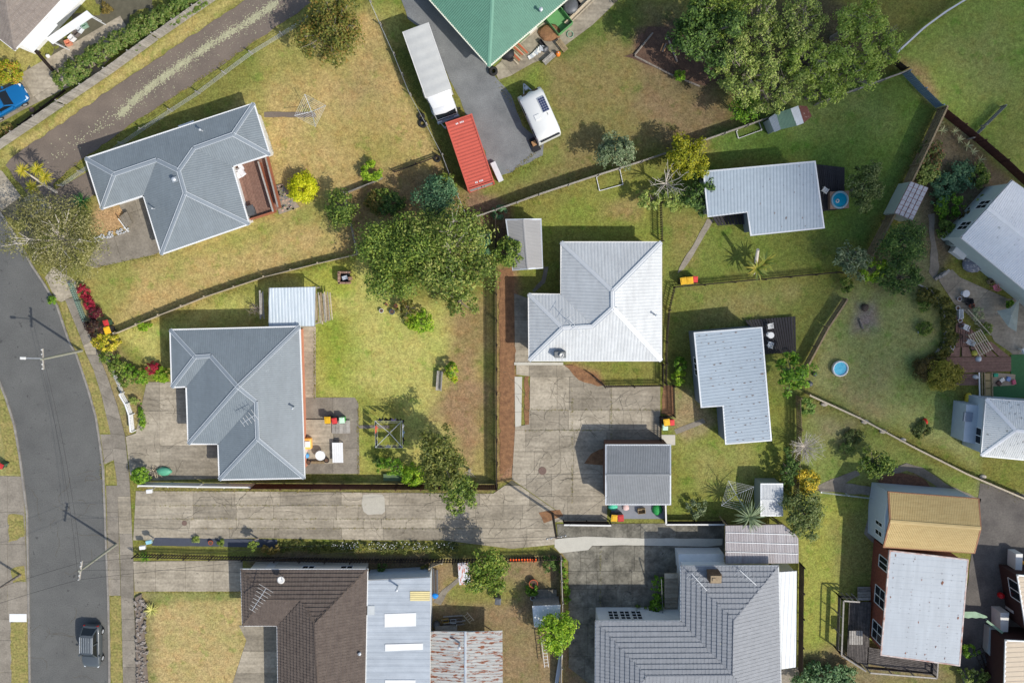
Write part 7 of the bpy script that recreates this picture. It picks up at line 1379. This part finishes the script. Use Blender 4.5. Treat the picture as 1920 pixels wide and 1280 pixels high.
def hedge(label, path, w, h, m, leaf=.12, dens=1.0, name='hedge', stepm=.7, zs=.5, seed=3):
    q = pl(*path); g = np.random.default_rng(seed); t = thing(name, label, 'hedge', q[0]); lobes = []
    for i in range(len(q) - 1):
        d = q[i + 1] - q[i]; n = max(1, int(d.length / stepm))
        for k in range(n): p = q[i] + d * ((k + .5) / n); hh = h * g.uniform(.85, 1.1); lobes.append((p.x + g.normal() * .08, p.y + g.normal() * .08, hh * .5, w / 2 * g.uniform(.95, 1.25) + .1, w / 2 * g.uniform(.95, 1.25) + .1, hh * .5))
    A = sum(math.pi * v[3] * v[4] for v in lobes); n = int(min(40000, 4.6 * A * dens * 3.2 / (leaf * leaf * 2.2))); C, N_, cc = crown(lobes, n, leaf, g, max(.15, w * .14))
    me = leaf_mesh('foliage', C, N_, leaf, g); me.materials.append(m); o = bpy.data.objects.new('foliage', me); CO.objects.link(o); o.parent = t; o.location = -q[0]
    sm = MB()
    for v in lobes[::2]: sm.tube([(v[0], v[1], 0), (v[0], v[1], v[2])], .04, 5)
    obj('stems', sm, m_bark_dark, t); return t
def rosette(label, x, y, n, Ln, m, h0=0.0, droop=.6, w=.05, name='spiky_plant', cat='plant', parent=None, up=.6, seed=1):
    g = random.Random(seed + int(x)); c = P(x, y, h0); t = parent or thing(name, label, cat, (c.x, c.y, h0 if parent else 0)); mb = MB()
    for k in range(n):
        a = 2 * math.pi * k / n * 2.4 + g.uniform(-.2, .2); el = g.uniform(.1, 1.25) * up; L_ = Ln * g.uniform(.7, 1.1); d = Vector((math.cos(a), math.sin(a), 0)); s = Vector((-d.y, d.x, 0)); rows = []
        for i in range(5):
            f = i / 4; p = c + d * (L_ * f * math.cos(el * (1 - .3 * f))) + Vector((0, 0, .1 + L_ * (math.sin(el) * f - droop * f * f * .6))); ww = w * (1 - f) ** .6 + .005; rows.append([p - s * ww, p + s * ww])
        mb.grid(rows)
    obj('leaves' if parent is None else 'leaf_head', mb, m, t); return t
LM = {}
def lm(name, a, b, c=None, **k):
    if name not in LM: LM[name] = leafmat(name + ' leaves', lin(*a, 1.45), lin(*b, 1.4), lin(*c, 1.3) if c else None, **k)
    return LM[name]
mid = lm('mid green', (52, 72, 26), (98, 120, 44), (146, 158, 70)); dark = lm('dark green', (42, 62, 28), (74, 100, 42), (112, 136, 62)); olive = lm('olive', (84, 102, 44), (134, 150, 70), (166, 172, 98)); bright = lm('bright green', (56, 88, 22), (98, 136, 34), (142, 172, 52)); yellow = lm('yellow green', (128, 138, 16), (186, 188, 22), (214, 208, 50)); gold = lm('gold', (100, 112, 30), (180, 158, 40), (216, 192, 70)); rust = lm('rusty green', (64, 74, 28), (108, 110, 46), (132, 108, 54)); grey = lm('grey green', (66, 80, 52), (106, 122, 84), (146, 154, 120)); lime = lm('lime', (78, 112, 20), (128, 160, 34), (170, 186, 60)); crim = lm('crimson', (96, 18, 34), (150, 30, 54), (180, 60, 70)); purp = lm('dark purple', (34, 26, 24), (62, 44, 38), (98, 66, 50)); drygrey = lm('street tree', (82, 84, 46), (124, 122, 70), (164, 158, 112)); blueg = lm('blue green', (52, 84, 58), (90, 124, 84), (124, 150, 106)); yo = lm('yellow olive', (92, 94, 28), (138, 132, 44), (164, 154, 64))
# --- upper left
tree('tree', 'rusty leaved garden tree at the top beside the lane', 622, 55, 66, 5.0, rust, .19, dens=.85, Ry=58, twigs=14, nl=8, bark=m_bark, zc=3.0)
tree('tree', 'large olive street tree with bleached branches over the road bend', 108, 452, 84, 6.5, drygrey, .15, dens=.36, Ry=78, base=(150, 450), twigs=13, nl=10, bark=m_bark_white, zc=4.6, tw=.028, aspect=.4)
T = thing('cabbage_tree', 'yellow headed cabbage tree at the lane mouth', 'tree', P(106, 360)); b = P(106, 360); heads = [(44, 320, 3.2), (86, 333, 2.8), (62, 352, 2.9), (72, 318, 3.0)]
tm = MB(); fork = P(82, 346, 2.0); tm.tube([b, fork], [.16, .12], 8)
for x, y, h in heads: tm.tube([fork, P(x, y, h)], [.1, .06], 6)
obj('trunk', tm, m_bark_white, T)
for i, (x, y, h) in enumerate(heads): rosette('', x, y, 70, .85, lm('cabbage tree', (110, 118, 26), (168, 160, 44), (190, 172, 70)), h, .9, .04, parent=T, up=1.1, seed=i)
rosette('green spiky yucca beside the slate blue house corner', 156, 378, 40, 1.1, lm('yucca', (36, 76, 36), (64, 112, 56)), .1, .2, .05, up=1.0)
shrub('round bright yellow shrub beside the red deck', 569, 351, 28, 1.9, yellow, .12, 1.3, nl=5)
shrub('light green bush at the garden bed end', 694, 322, 20, 1.4, lime, .13); tree('tree', 'small green tree over the short grey fence', 640, 392, 36, 3.6, mid, .17, dens=.7, zc=2.4)
shrub('dark bushy shrub in the overgrown garden bed', 735, 383, 24, 1.6, dark, .14); shrub('brown green shrub in the overgrown garden bed', 705, 378, 22, 1.4, rust, .13); shrub('leafy green shrub in the overgrown garden bed middle', 718, 366, 20, 1.5, mid, .13, Ry=14)
tree('tree', 'pale vine covered tree beside the wire fence', 822, 372, 42, 4.2, blueg, .16, dens=.9, Ry=46, zc=2.6); shrub('light green creeper above the garden bed', 830, 345, 26, 2.0, mid, .14, Ry=22)
tree('tree', 'big leafy tree on the left of the lawn clump', 748, 478, 80, 6.2, mid, .18, dens=1.0, Ry=74, nl=11, zc=4.0, puff=2); tree('tree', 'big leafy tree with bare twigs in the middle of the lawn clump', 838, 480, 84, 6.6, lm('plum', (60, 78, 30), (104, 122, 48), (156, 158, 84)), .2, dens=.9, Ry=84, nl=9, zc=4.2, puff=2, twigs=16, bark=m_bark_white); tree('tree', 'small blue green tree at the edge of the lawn clump', 898, 468, 22, 4.0, blueg, .16, Ry=36)
tree('tree', 'leafy lower bough tree below the lawn clump', 860, 565, 36, 3.4, lm('plum', (54, 68, 30), (92, 108, 44)), .18, dens=.6, Ry=30)
shrub('yellow green shrub below the lawn clump', 789, 600, 26, 1.6, lime, .14, Ry=22); tree('tree', 'thin dark sapling above the yellow green shrub', 764, 578, 20, 2.2, rust, .15, dens=.45); shrub('small green and yellow bush beside the grey bench', 847, 696, 13, 1.7, lm('small bush', (60, 100, 24), (120, 152, 36), (206, 190, 50)), .12, Ry=23)
tree('tree', 'round green tree overhanging the grey steel shed', 950, 474, 32, 3.6, mid, .18, Ry=34, dens=1.0); shrub('small bush at the fence corner above the grey shed', 935, 397, 15, 1.4, blueg, .13)
# --- street house garden
tree('tree', 'tall green tree at the end of the street house yard', 822, 858, 44, 5.6, lm('yard tree', (58, 70, 28), (98, 106, 44), (142, 140, 70)), .18, dens=.9, Ry=62, nl=8, zc=3.6, puff=2); tree('tree', 'green tree hanging over the shared driveway', 862, 922, 38, 4.2, mid, .18, dens=.9, Ry=36); shrub('dense green shrub by the boundary fence', 775, 890, 24, 1.8, lime, .14); tree('banana_tree', 'tall thin fern like shrub in the vegetable bed', 735, 876, 26, 2.2, bright, .14, dens=.7, Ry=20); shrub('dark small shrub beside the vegetable bed', 707, 866, 8, 1.0, dark, .1)
p = P(738, 893); PB = thing('planter_bed', 'green timber edged vegetable bed below the clothesline', 'planter', p); obj('frame', MB().box((p.x, p.y, .15), (1.9, .7, .36)), mat('dull green timber', lin(92, 112, 80), .8), PB)
shrub('crimson shrub row beside the green steel fence top', 156, 545, 10, 1.1, crim, .1, Ry=14); shrub('crimson shrub row beside the green steel fence middle', 166, 567, 11, 1.1, crim, .1, Ry=16); shrub('crimson shrub row beside the green steel fence bottom', 178, 588, 12, 1.1, lm('dark crimson', (52, 22, 28), (96, 30, 42)), .1, Ry=14); shrub('dark purple bushy shrub beside the footpath', 180, 613, 20, 1.5, purp, .15, Ry=18)
shrub('yellow variegated shrub beside the footpath', 200, 643, 24, 1.5, lm('variegated', (108, 118, 24), (176, 168, 40), (214, 190, 80)), .14, Ry=17); hedge('dark green front hedge above the white stone edging', [(208, 660), (222, 678), (240, 695), (250, 715)], 1.5, 1.3, mid, .13); hedge('mixed front hedge beside the street house forecourt', [(240, 690), (262, 700), (284, 708)], 1.3, 1.2, bright, .13); shrub('reddish shrub beside the street house wall', 286, 690, 12, 1.6, crim, .11); shrub('green shrub against the street house wall', 305, 702, 16, 1.5, lime, .13); shrub('small planted strip behind the white front fence', 266, 780, 6, .5, bright, .09, Ry=26); shrub('low plants at the forecourt corner', 252, 750, 9, .6, olive, .09, Ry=8)
shrub('round clipped green bush at the forecourt entrance', 264, 890, 17, 1.9, bright, .11, 1.5, nl=3); shrub('small green bush spilling over the kerb', 99, 563, 9, .8, bright, .1); shrub('bright green bush on the boundary fence', 272, 612, 16, .9, lime, .1, Ry=8)
# --- corner hedge
hedge('long green hedge behind the weathered paling fence', [(128, 158), (168, 128), (210, 98), (256, 70), (306, 44), (356, 14), (396, -12)], 1.7, 1.7, lm('corner hedge', (62, 86, 32), (100, 120, 50), (136, 138, 84)), .15, seed=5); shrub('yellow green shrub beside the blue car', 15, 138, 28, 1.3, lm('corner shrub', (90, 110, 20), (150, 156, 36), (180, 130, 60)), .12, Ry=22); shrub('small brown topped bush in the corner yard', 199, 18, 10, 1.0, lm('brown bush', (84, 76, 30), (120, 104, 50)), .1); shrub('straggly yellow plants at the corner yard fence', 12, 246, 16, .9, lm('straggle', (90, 96, 40), (150, 144, 70), (180, 120, 90)), .12, Ry=14)
# --- top middle and right
tree('tree', 'rounded grey green tree beside the long fence', 1157, 284, 40, 4.0, grey, .16, dens=1.0, Ry=36, zc=2.4)
tree('tree', 'golden conifer by the long fence', 1288, 300, 40, 4.6, lm('conifer', (84, 94, 16), (136, 138, 26), (164, 156, 42)), .16, dens=1.1, Ry=44, zc=2.6); tree('tree', 'dark green tree beside the low blue house', 1306, 366, 26, 3.4, dark, .17, Ry=34); tree('tree', 'olive shrub tree behind the dead tree', 1222, 372, 28, 2.4, olive, .15, dens=.7, Ry=22); tree('tree', 'olive tree between the dead tree and the blue roof', 1262, 372, 28, 2.8, olive, .15, dens=.7, Ry=24)
def dead(label, x, y, R, h, n=12, m=None, seed=4, name='dead_tree'):
    g = random.Random(seed); b = P(x, y); t = thing(name, label, 'tree', b); mb = MB(); mb.tube([b, b + Vector((0, 0, h * .5))], [.12, .09], 7); k = PXM(x, y, h); s = b + Vector((0, 0, h * .45))
    for i in range(n):
        a = 2 * math.pi * i / n + g.uniform(-.3, .3); r = R / k * g.uniform(.6, 1.0); e = s + Vector((math.cos(a) * r, math.sin(a) * r, h * g.uniform(.3, .55))); mdp = s.lerp(e, .5) + Vector((g.uniform(-.15, .15), g.uniform(-.15, .15), .12)); mb.tube([s, mdp, e], [.045, .026, .01], 5)
        for _ in range(4): f = g.uniform(.35, .9); q = s.lerp(e, f); e2 = q + Vector((g.uniform(-.5, .5), g.uniform(-.5, .5), g.uniform(0, .4))); mb.tube([q, e2], [.016, .006], 4)
    obj('branches', mb, m or m_bark_white, t)
dead('bleached dead tree with spreading branches beside the golden conifer', 1240, 348, 42, 4.5, 14); dead('fluffy bleached dead bush beside the slatted fence', 1500, 832, 38, 2.2, 44, m_bark_white, 6, 'dead_bush'); dead('bare twiggy shrub left of the woodshed', 484, 578, 14, 1.2, 8, m_bark, 8, 'dead_bush'); dead('thin bare sapling on the street house lawn edge', 880, 880, 12, 1.6, 5, m_bark_white, 9, 'dead_bush')
BT = [('dense dark green tree on the left of the big tree clump', 1312, 62, 66, 8.0, dark, 76, 5.0), ('dark leafy tree at the top of the big tree clump', 1350, 20, 50, 7.5, mid, 44, 5.0), ('pale olive tree in the middle top of the clump', 1420, 50, 56, 7.8, olive, 60, 5.0), ('olive tree in the middle of the clump with bare limbs', 1395, 140, 58, 7.0, olive, 54, 4.6), ('feathery olive tree beside the patchwork shed', 1455, 165, 56, 6.6, olive, 50, 4.4), ('olive tree at the top of the clump', 1500, 40, 50, 8.2, olive, 48, 5.4), ('feathery green tree in the clump centre', 1510, 110, 46, 7.4, lm('kanuka', (100, 122, 44), (156, 174, 72), (188, 198, 104)), 46, 4.8), ('feathery tree at the right of the clump', 1590, 130, 58, 7.0, lm('kanuka', (84, 96, 36), (130, 140, 58)), 56, 4.6), ('feathery tree at the upper right of the clump', 1610, 40, 54, 7.8, lm('kanuka', (84, 96, 36), (130, 140, 58)), 50, 5.0), ('low feathery tree over the grey fence', 1545, 165, 44, 5.5, lm('kanuka', (84, 96, 36), (130, 140, 58)), 34, 3.8), ('feathery tree reaching past the fence end', 1648, 88, 36, 6.4, lm('kanuka', (90, 110, 38), (142, 160, 62)), 46, 4.4), ('bright green small tree at the lower left of the clump', 1398, 200, 28, 4.0, bright, 24, 2.6)]
for i, (lb, x, y, R, h, m, Ry, zc) in enumerate(BT): tree('tree', lb, x, y, R, h, m, (.15 if m is not dark else .19), dens=1.0, Ry=Ry, nl=9, zc=zc, group='big trees in the upper right clump', twigs=0 if m in (dark, bright) else 12, clump=.45, bark=m_bark, seed=50 + i, tw=.022, puff=1 if m not in (dark, mid, bright) else 2)
shrub('small green shrub on the log edging', 1274, 143, 10, 1.0, bright, .12); tree('tree', 'olive tree beside the hot tub deck', 1621, 352, 30, 4.0, lm('tub tree', (56, 70, 30), (92, 106, 52), (128, 136, 84)), .16, Ry=46, zc=2.6); tree('tree', 'grey green shrub tree at the fence junction', 1597, 488, 32, 3.2, grey, .17, Ry=32); tree('tree', 'yellow green tree right of the fence junction', 1634, 503, 28, 2.8, lime, .18, Ry=24, dens=.8); tree('tree', 'broad dark tree on the right hand lawn edge', 1692, 458, 50, 4.6, dark, .15, Ry=44, dens=1.1, nl=8); tree('tree', 'low dark spreading tree above the round lawn', 1690, 520, 48, 2.8, dark, .15, Ry=28, dens=1.0)
tree('tree', 'leafy green tree beside the paddling pool fence', 1488, 700, 36, 4.0, bright, .24, Ry=38, dens=.8); shrub('light green shrub below the paddling pool fence', 1512, 760, 18, 1.4, lm('pale shrub', (80, 112, 46), (128, 152, 70)), .15); tree('tree', 'small leafy tree on the lower right lawn', 1640, 868, 38, 3.2, mid, .2, Ry=34, dens=.7); shrub('yellow flowering bush on the path corner', 1512, 900, 24, 1.6, gold, .14); tree('tree', 'dense olive tree below the yellow bush', 1508, 962, 40, 4.2, lm('tub tree', (56, 70, 30), (92, 106, 52)), .16, Ry=46); tree('tree', 'dark creeper along the slatted fence', 1478, 880, 16, 2.2, dark, .15, Ry=44); shrub('sparse grey shrub on the clothesline lawn', 1308, 948, 20, 1.4, grey, .13, .5); rosette('silvery palm overhanging the carport', 1404, 968, 60, 1.9, lm('silver palm', (70, 88, 60), (112, 126, 92), (140, 150, 116)), 2.4, .8, .06, up=.9); shrub('bright green upper bush beside the spotted roof house', 1272, 684, 13, 1.3, bright, .14, Ry=18); shrub('bright green lower bush beside the spotted roof house', 1272, 708, 14, 1.3, lime, .14, Ry=14)
T = thing('palm_tree', 'palm with a bleached cut trunk on the dark picket fence', 'palm', P(1412, 512)); tm = MB().tube([P(1412, 512), P(1416, 500, 1.2), P(1421, 468, 3.0)], [.2, .18, .14], 8); obj('trunk', tm, m_bark_white, T); rosette('', 1418, 503, 26, 1.5, lm('palm', (60, 80, 26), (112, 120, 44), (156, 144, 56)), 1.6, .6, .1, parent=T, up=.8); rosette('', 1432, 492, 18, 1.3, lm('palm', (70, 92, 24), (150, 150, 50)), 1.4, .5, .1, parent=T, up=.7, seed=3)
# --- gardens on the right
for k, (x, y, R, m, lb) in enumerate(((1745, 290, 26, lm('veg', (60, 80, 36), (108, 122, 60), (150, 90, 70)), 'mixed vegetable patch beside the tall brown fence'), (1735, 320, 24, olive, 'lower vegetable patch above the tiled shed'), (1770, 345, 26, blueg, 'blue green vegetable bush beside the tiled shed'), (1802, 330, 28, blueg, 'large leafy vegetable bush in the garden middle'), (1832, 330, 24, mid, 'leafy bush beside the red brown fence'), (1780, 385, 26, bright, 'green bush along the sage house path'), (1760, 372, 18, blueg, 'leafy bush beside the garden path'))): shrub(lb, x, y, R, 1.2, m, .16, .75, group='vegetable garden bushes')
for k, (x, y) in enumerate(((1758, 232), (1765, 246), (1787, 248), (1797, 262), (1812, 274), (1822, 285), (1836, 300))): rosette(['pale lily nearest the fence corner', 'pale lily below the fence corner', 'pale lily beside the red fence top', 'pale lily at the first red fence bay', 'pale lily at the second red fence bay', 'pale lily at the third red fence bay', 'pale lily at the red fence end'][k], x, y, 14, .55, lm('lily', (110, 122, 84), (170, 172, 130)), .3, .3, .035, up=1.0, seed=k)
hedge('curved dark hedge between the round lawn and the patio', [(1722, 548), (1748, 556), (1768, 580), (1778, 612), (1776, 640), (1762, 662), (1735, 680)], 1.2, .9, lm('patio hedge', (44, 54, 20), (84, 88, 32), (128, 120, 50)), .12, seed=8); tree('shrub', 'dome of olive yellow conifer at the deck corner', 1768, 705, 34, 1.9, yo, .13, trunk=False, cat='shrub', Ry=30, dens=1.2, zr=.8); shrub('dark brown shrub beside the olive yellow conifer', 1737, 692, 26, 1.3, lm('brown shrub', (56, 50, 24), (92, 80, 38)), .13); shrub('small bush with a lime tip on the round lawn', 1733, 573, 13, .9, mid, .1); shrub('round bush beside the white ornament', 1735, 616, 14, .8, mid, .1); shrub('green bush behind the red ride-on toy', 1730, 806, 15, .6, lm('tub tree', (56, 70, 30), (92, 106, 52)), .12, Ry=18)
ribbon('edging', [(1718, 532), (1745, 545), (1764, 572), (1772, 610), (1770, 640), (1752, 664), (1726, 684)], .12, .3, m_wood_grey, z0=-.05)
for lb, x, y, R, h, m, Ry in (('dry brown shrub against the sage weatherboard wall', 1822, 402, 24, 1.2, lm('brown shrub', (56, 50, 24), (92, 80, 38)), 14), ('dark shrub at the sage house corner path', 1772, 428, 18, 1.3, mid, 20), ('leafy shrub below the upper sage wall window', 1852, 376, 22, 1.3, olive, 14), ('trailing plants over the white trellis strip', 1832, 590, 12, 1.1, lm('lily', (110, 122, 84), (170, 172, 130)), 16), ('trailing plants at the lower trellis end', 1850, 618, 10, 1.0, olive, 12), ('fern clump beside the umbrella wall', 1893, 572, 9, .9, bright, 10), ('weedy bush beside the lower right path', 1588, 838, 16, .6, olive, 12), ('low weeds below the diagonal fence', 1600, 820, 26, .5, lm('tub tree', (56, 70, 30), (92, 106, 52)), 14), ('bushy climber at the tall fence foot', 1586, 535, 14, 1.2, mid, 18)): shrub(lb, x, y, R, h, m, .12, .8, Ry=Ry)
chair('white chair on the red brown deck edge', 1806, 612, 1.2, m_white, .12); chair('white chair beside the plant stand', 1812, 640, 2.6, m_offwhite, .12); table_round('small grey table on the brown patio', 1806, 550, .34, .5, m_metal)
crate('planter_trough', 'white trough of plants on the deck edge', 1798, 588, (.4, .9, .4), m_white, .1, cat='planter'); crate('brown_crate', 'brown crate against the sage wall', 1855, 527, (.5, .4, .4), m_wood_brown, .5, cat='crate'); crate('black_tub', 'black tub of soil beside the black chair', 1815, 565, (.6, .5, .4), m_black, .3, cat='tub')
# --- lower garden
tree('tree', 'broad green tree in the lower garden', 917, 1068, 42, 4.4, lm('lower tree', (56, 78, 22), (100, 124, 40), (150, 156, 66)), .2, Ry=44, dens=1.0, nl=8, zc=3.0, puff=2); tree('tree', 'bright green tree beside the narrow driveway', 1045, 1182, 35, 4.2, lime, .18, Ry=44, dens=1.1, nl=7, zc=2.8); shrub('small bright plant on the lower garden bed', 999, 1104, 13, .8, bright, .12); shrub('dark vines in the lower garden corner', 1032, 1056, 18, .9, dark, .12, .6); hedge('grass strip bushes along the narrow driveway fence', [(1059, 1045), (1060, 1090), (1060, 1130)], .5, .35, bright, .1); hedge('green hedge beside the dark concrete stairs', [(1231, 1078), (1231, 1110), (1228, 1140)], 1.15, 1.2, bright, .12, seed=12); hedge('dark hedge along the white window wall', [(1192, 1143), (1222, 1143)], .95, .8, mid, .12, seed=13)
tree('shrub', 'glossy green shrub at the bottom edge', 1545, 1272, 60, 1.8, lm('rhodo', (50, 78, 40), (92, 122, 74), (130, 154, 110)), .2, trunk=False, cat='shrub', Ry=28, zr=.8); shrub('bright green bush below the flat sky blue roof', 1816, 1218, 14, 1.3, bright, .13); shrub('olive bush at the bottom right', 1826, 1268, 26, 1.5, olive, .15, Ry=18); hedge('flowering plants in the bed beside the dark slatted fence', [(520, 1022), (640, 1024), (700, 1024), (860, 1026)], .75, .45, lm('flower bed', (50, 64, 26), (88, 98, 40), (150, 146, 90)), .09, .7, seed=15); shrub('yellow shrub in the driveway flower bed', 507, 1028, 18, 1.0, lm('brown bush', (84, 76, 30), (140, 122, 50)), .12, Ry=10); tree('tree', 'narrow dark shrub in the driveway flower bed', 474, 1020, 10, 2.4, mid, .12, Ry=10); shrub('small plant in the black lined bed', 367, 1010, 6, .5, olive, .08); shrub('low plant in the black lined bed', 414, 1017, 6, .6, mid, .08); rosette('green flax beside the flower bed corner', 274, 1043, 40, .8, lm('flax', (60, 96, 24), (110, 146, 40)), .1, .5, .035, up=1.0); rosette('yellow striped flax at the stone wall corner', 286, 1142, 36, .9, lm('striped flax', (130, 136, 70), (190, 186, 110)), .1, .3, .05, up=.8); hedge('orange dry shrub at the annex corner', [(797, 1056), (800, 1066)], .7, .8, rust, .1, seed=17); shrub('dark green bush against the annex end wall', 716, 1062, 9, .9, dark, .1)
# white blossoms in the flower bed
mb = MB(); r_ = random.Random(8)
for k in range(120):
    x = r_.choice([r_.uniform(622, 672), r_.uniform(690, 745), r_.uniform(750, 850)]); y = 1022 + r_.uniform(-6, 7); p = P(x, y, .5 + r_.uniform(-.1, .1)); s = r_.uniform(.02, .038); mb.quad((p.x - s, p.y - s, p.z), (p.x + s, p.y - s, p.z + .02), (p.x + s, p.y + s, p.z), (p.x - s, p.y + s, p.z + .02))
o = stuff(obj('blossom', mb, m_white)); o['label'] = 'white blossoms over the driveway flower bed'
# tufts of grass and weeds along edges and joints
mb = MB()
def tufts(path, n, w=.12, h=.14):
    q = pl(*path)
    for _ in range(n):
        i = r_.randrange(len(q) - 1); p = q[i].lerp(q[i + 1], r_.random()) + Vector((r_.gauss(0, w), r_.gauss(0, w), 0))
        for _ in range(4): a = r_.random() * 6.3; d = Vector((math.cos(a), math.sin(a), 0)); s = Vector((-d.y, d.x, 0)) * .014; e = p + d * r_.uniform(.05, .13) + Vector((0, 0, r_.uniform(.5, 1) * h)); mb.add([p - s, p + s, e], [(0, 1, 2)])
for pth, n, w in (([(262, 918), (930, 918)], 700, .15), ([(188, 870), (197, 960), (203, 1110), (206, 1280)], 160, .05), ([(590, 745), (590, 620)], 120, .06), ([(672, 890), (672, 750)], 120, .06), ([(360, 990), (900, 990)], 160, .05), ([(300, 972), (880, 972)], 200, .05), ([(300, 947), (700, 947)], 140, .05), ([(1073, 722), (1073, 960)], 100, .05), ([(985, 806), (1130, 806)], 90, .05), ([(1146, 724), (1146, 830)], 70, .05), ([(985, 768), (1236, 768)], 90, .05), ([(1126, 1030), (1126, 1160)], 60, .05), ([(223, 626), (500, 521), (673, 480)], 500, .2), ([(862, 420), (1010, 368), (1310, 270)], 500, .2), ([(735, 90), (830, 292), (878, 412)], 600, .3), ([(930, 150), (1018, 270), (960, 325)], 200, .12), ([(1066, 1052), (1066, 1250)], 120, .08), ([(125, 322), (480, 76)], 300, .1), ([(1757, 206), (1620, 480)], 400, .3), ([(1508, 736), (1922, 934)], 400, .25), ([(184, 500), (300, 478)], 100, .08), ([(950, 330), (1020, 300)], 120, .2), ([(455, 1110), (260, 1110)], 150, .08)): tufts(pth, n, w)
o = stuff(obj('grass', mb, lm('weed', (70, 84, 30), (128, 126, 56), (176, 152, 84)))); o['label'] = 'grass tufts and weeds along fences and concrete edges'
# lawn blades: short real grass over the open lawns

# ------------------------------------------------------------------ the thin cloud drifting between the sun and the right hand plots
def cloud():
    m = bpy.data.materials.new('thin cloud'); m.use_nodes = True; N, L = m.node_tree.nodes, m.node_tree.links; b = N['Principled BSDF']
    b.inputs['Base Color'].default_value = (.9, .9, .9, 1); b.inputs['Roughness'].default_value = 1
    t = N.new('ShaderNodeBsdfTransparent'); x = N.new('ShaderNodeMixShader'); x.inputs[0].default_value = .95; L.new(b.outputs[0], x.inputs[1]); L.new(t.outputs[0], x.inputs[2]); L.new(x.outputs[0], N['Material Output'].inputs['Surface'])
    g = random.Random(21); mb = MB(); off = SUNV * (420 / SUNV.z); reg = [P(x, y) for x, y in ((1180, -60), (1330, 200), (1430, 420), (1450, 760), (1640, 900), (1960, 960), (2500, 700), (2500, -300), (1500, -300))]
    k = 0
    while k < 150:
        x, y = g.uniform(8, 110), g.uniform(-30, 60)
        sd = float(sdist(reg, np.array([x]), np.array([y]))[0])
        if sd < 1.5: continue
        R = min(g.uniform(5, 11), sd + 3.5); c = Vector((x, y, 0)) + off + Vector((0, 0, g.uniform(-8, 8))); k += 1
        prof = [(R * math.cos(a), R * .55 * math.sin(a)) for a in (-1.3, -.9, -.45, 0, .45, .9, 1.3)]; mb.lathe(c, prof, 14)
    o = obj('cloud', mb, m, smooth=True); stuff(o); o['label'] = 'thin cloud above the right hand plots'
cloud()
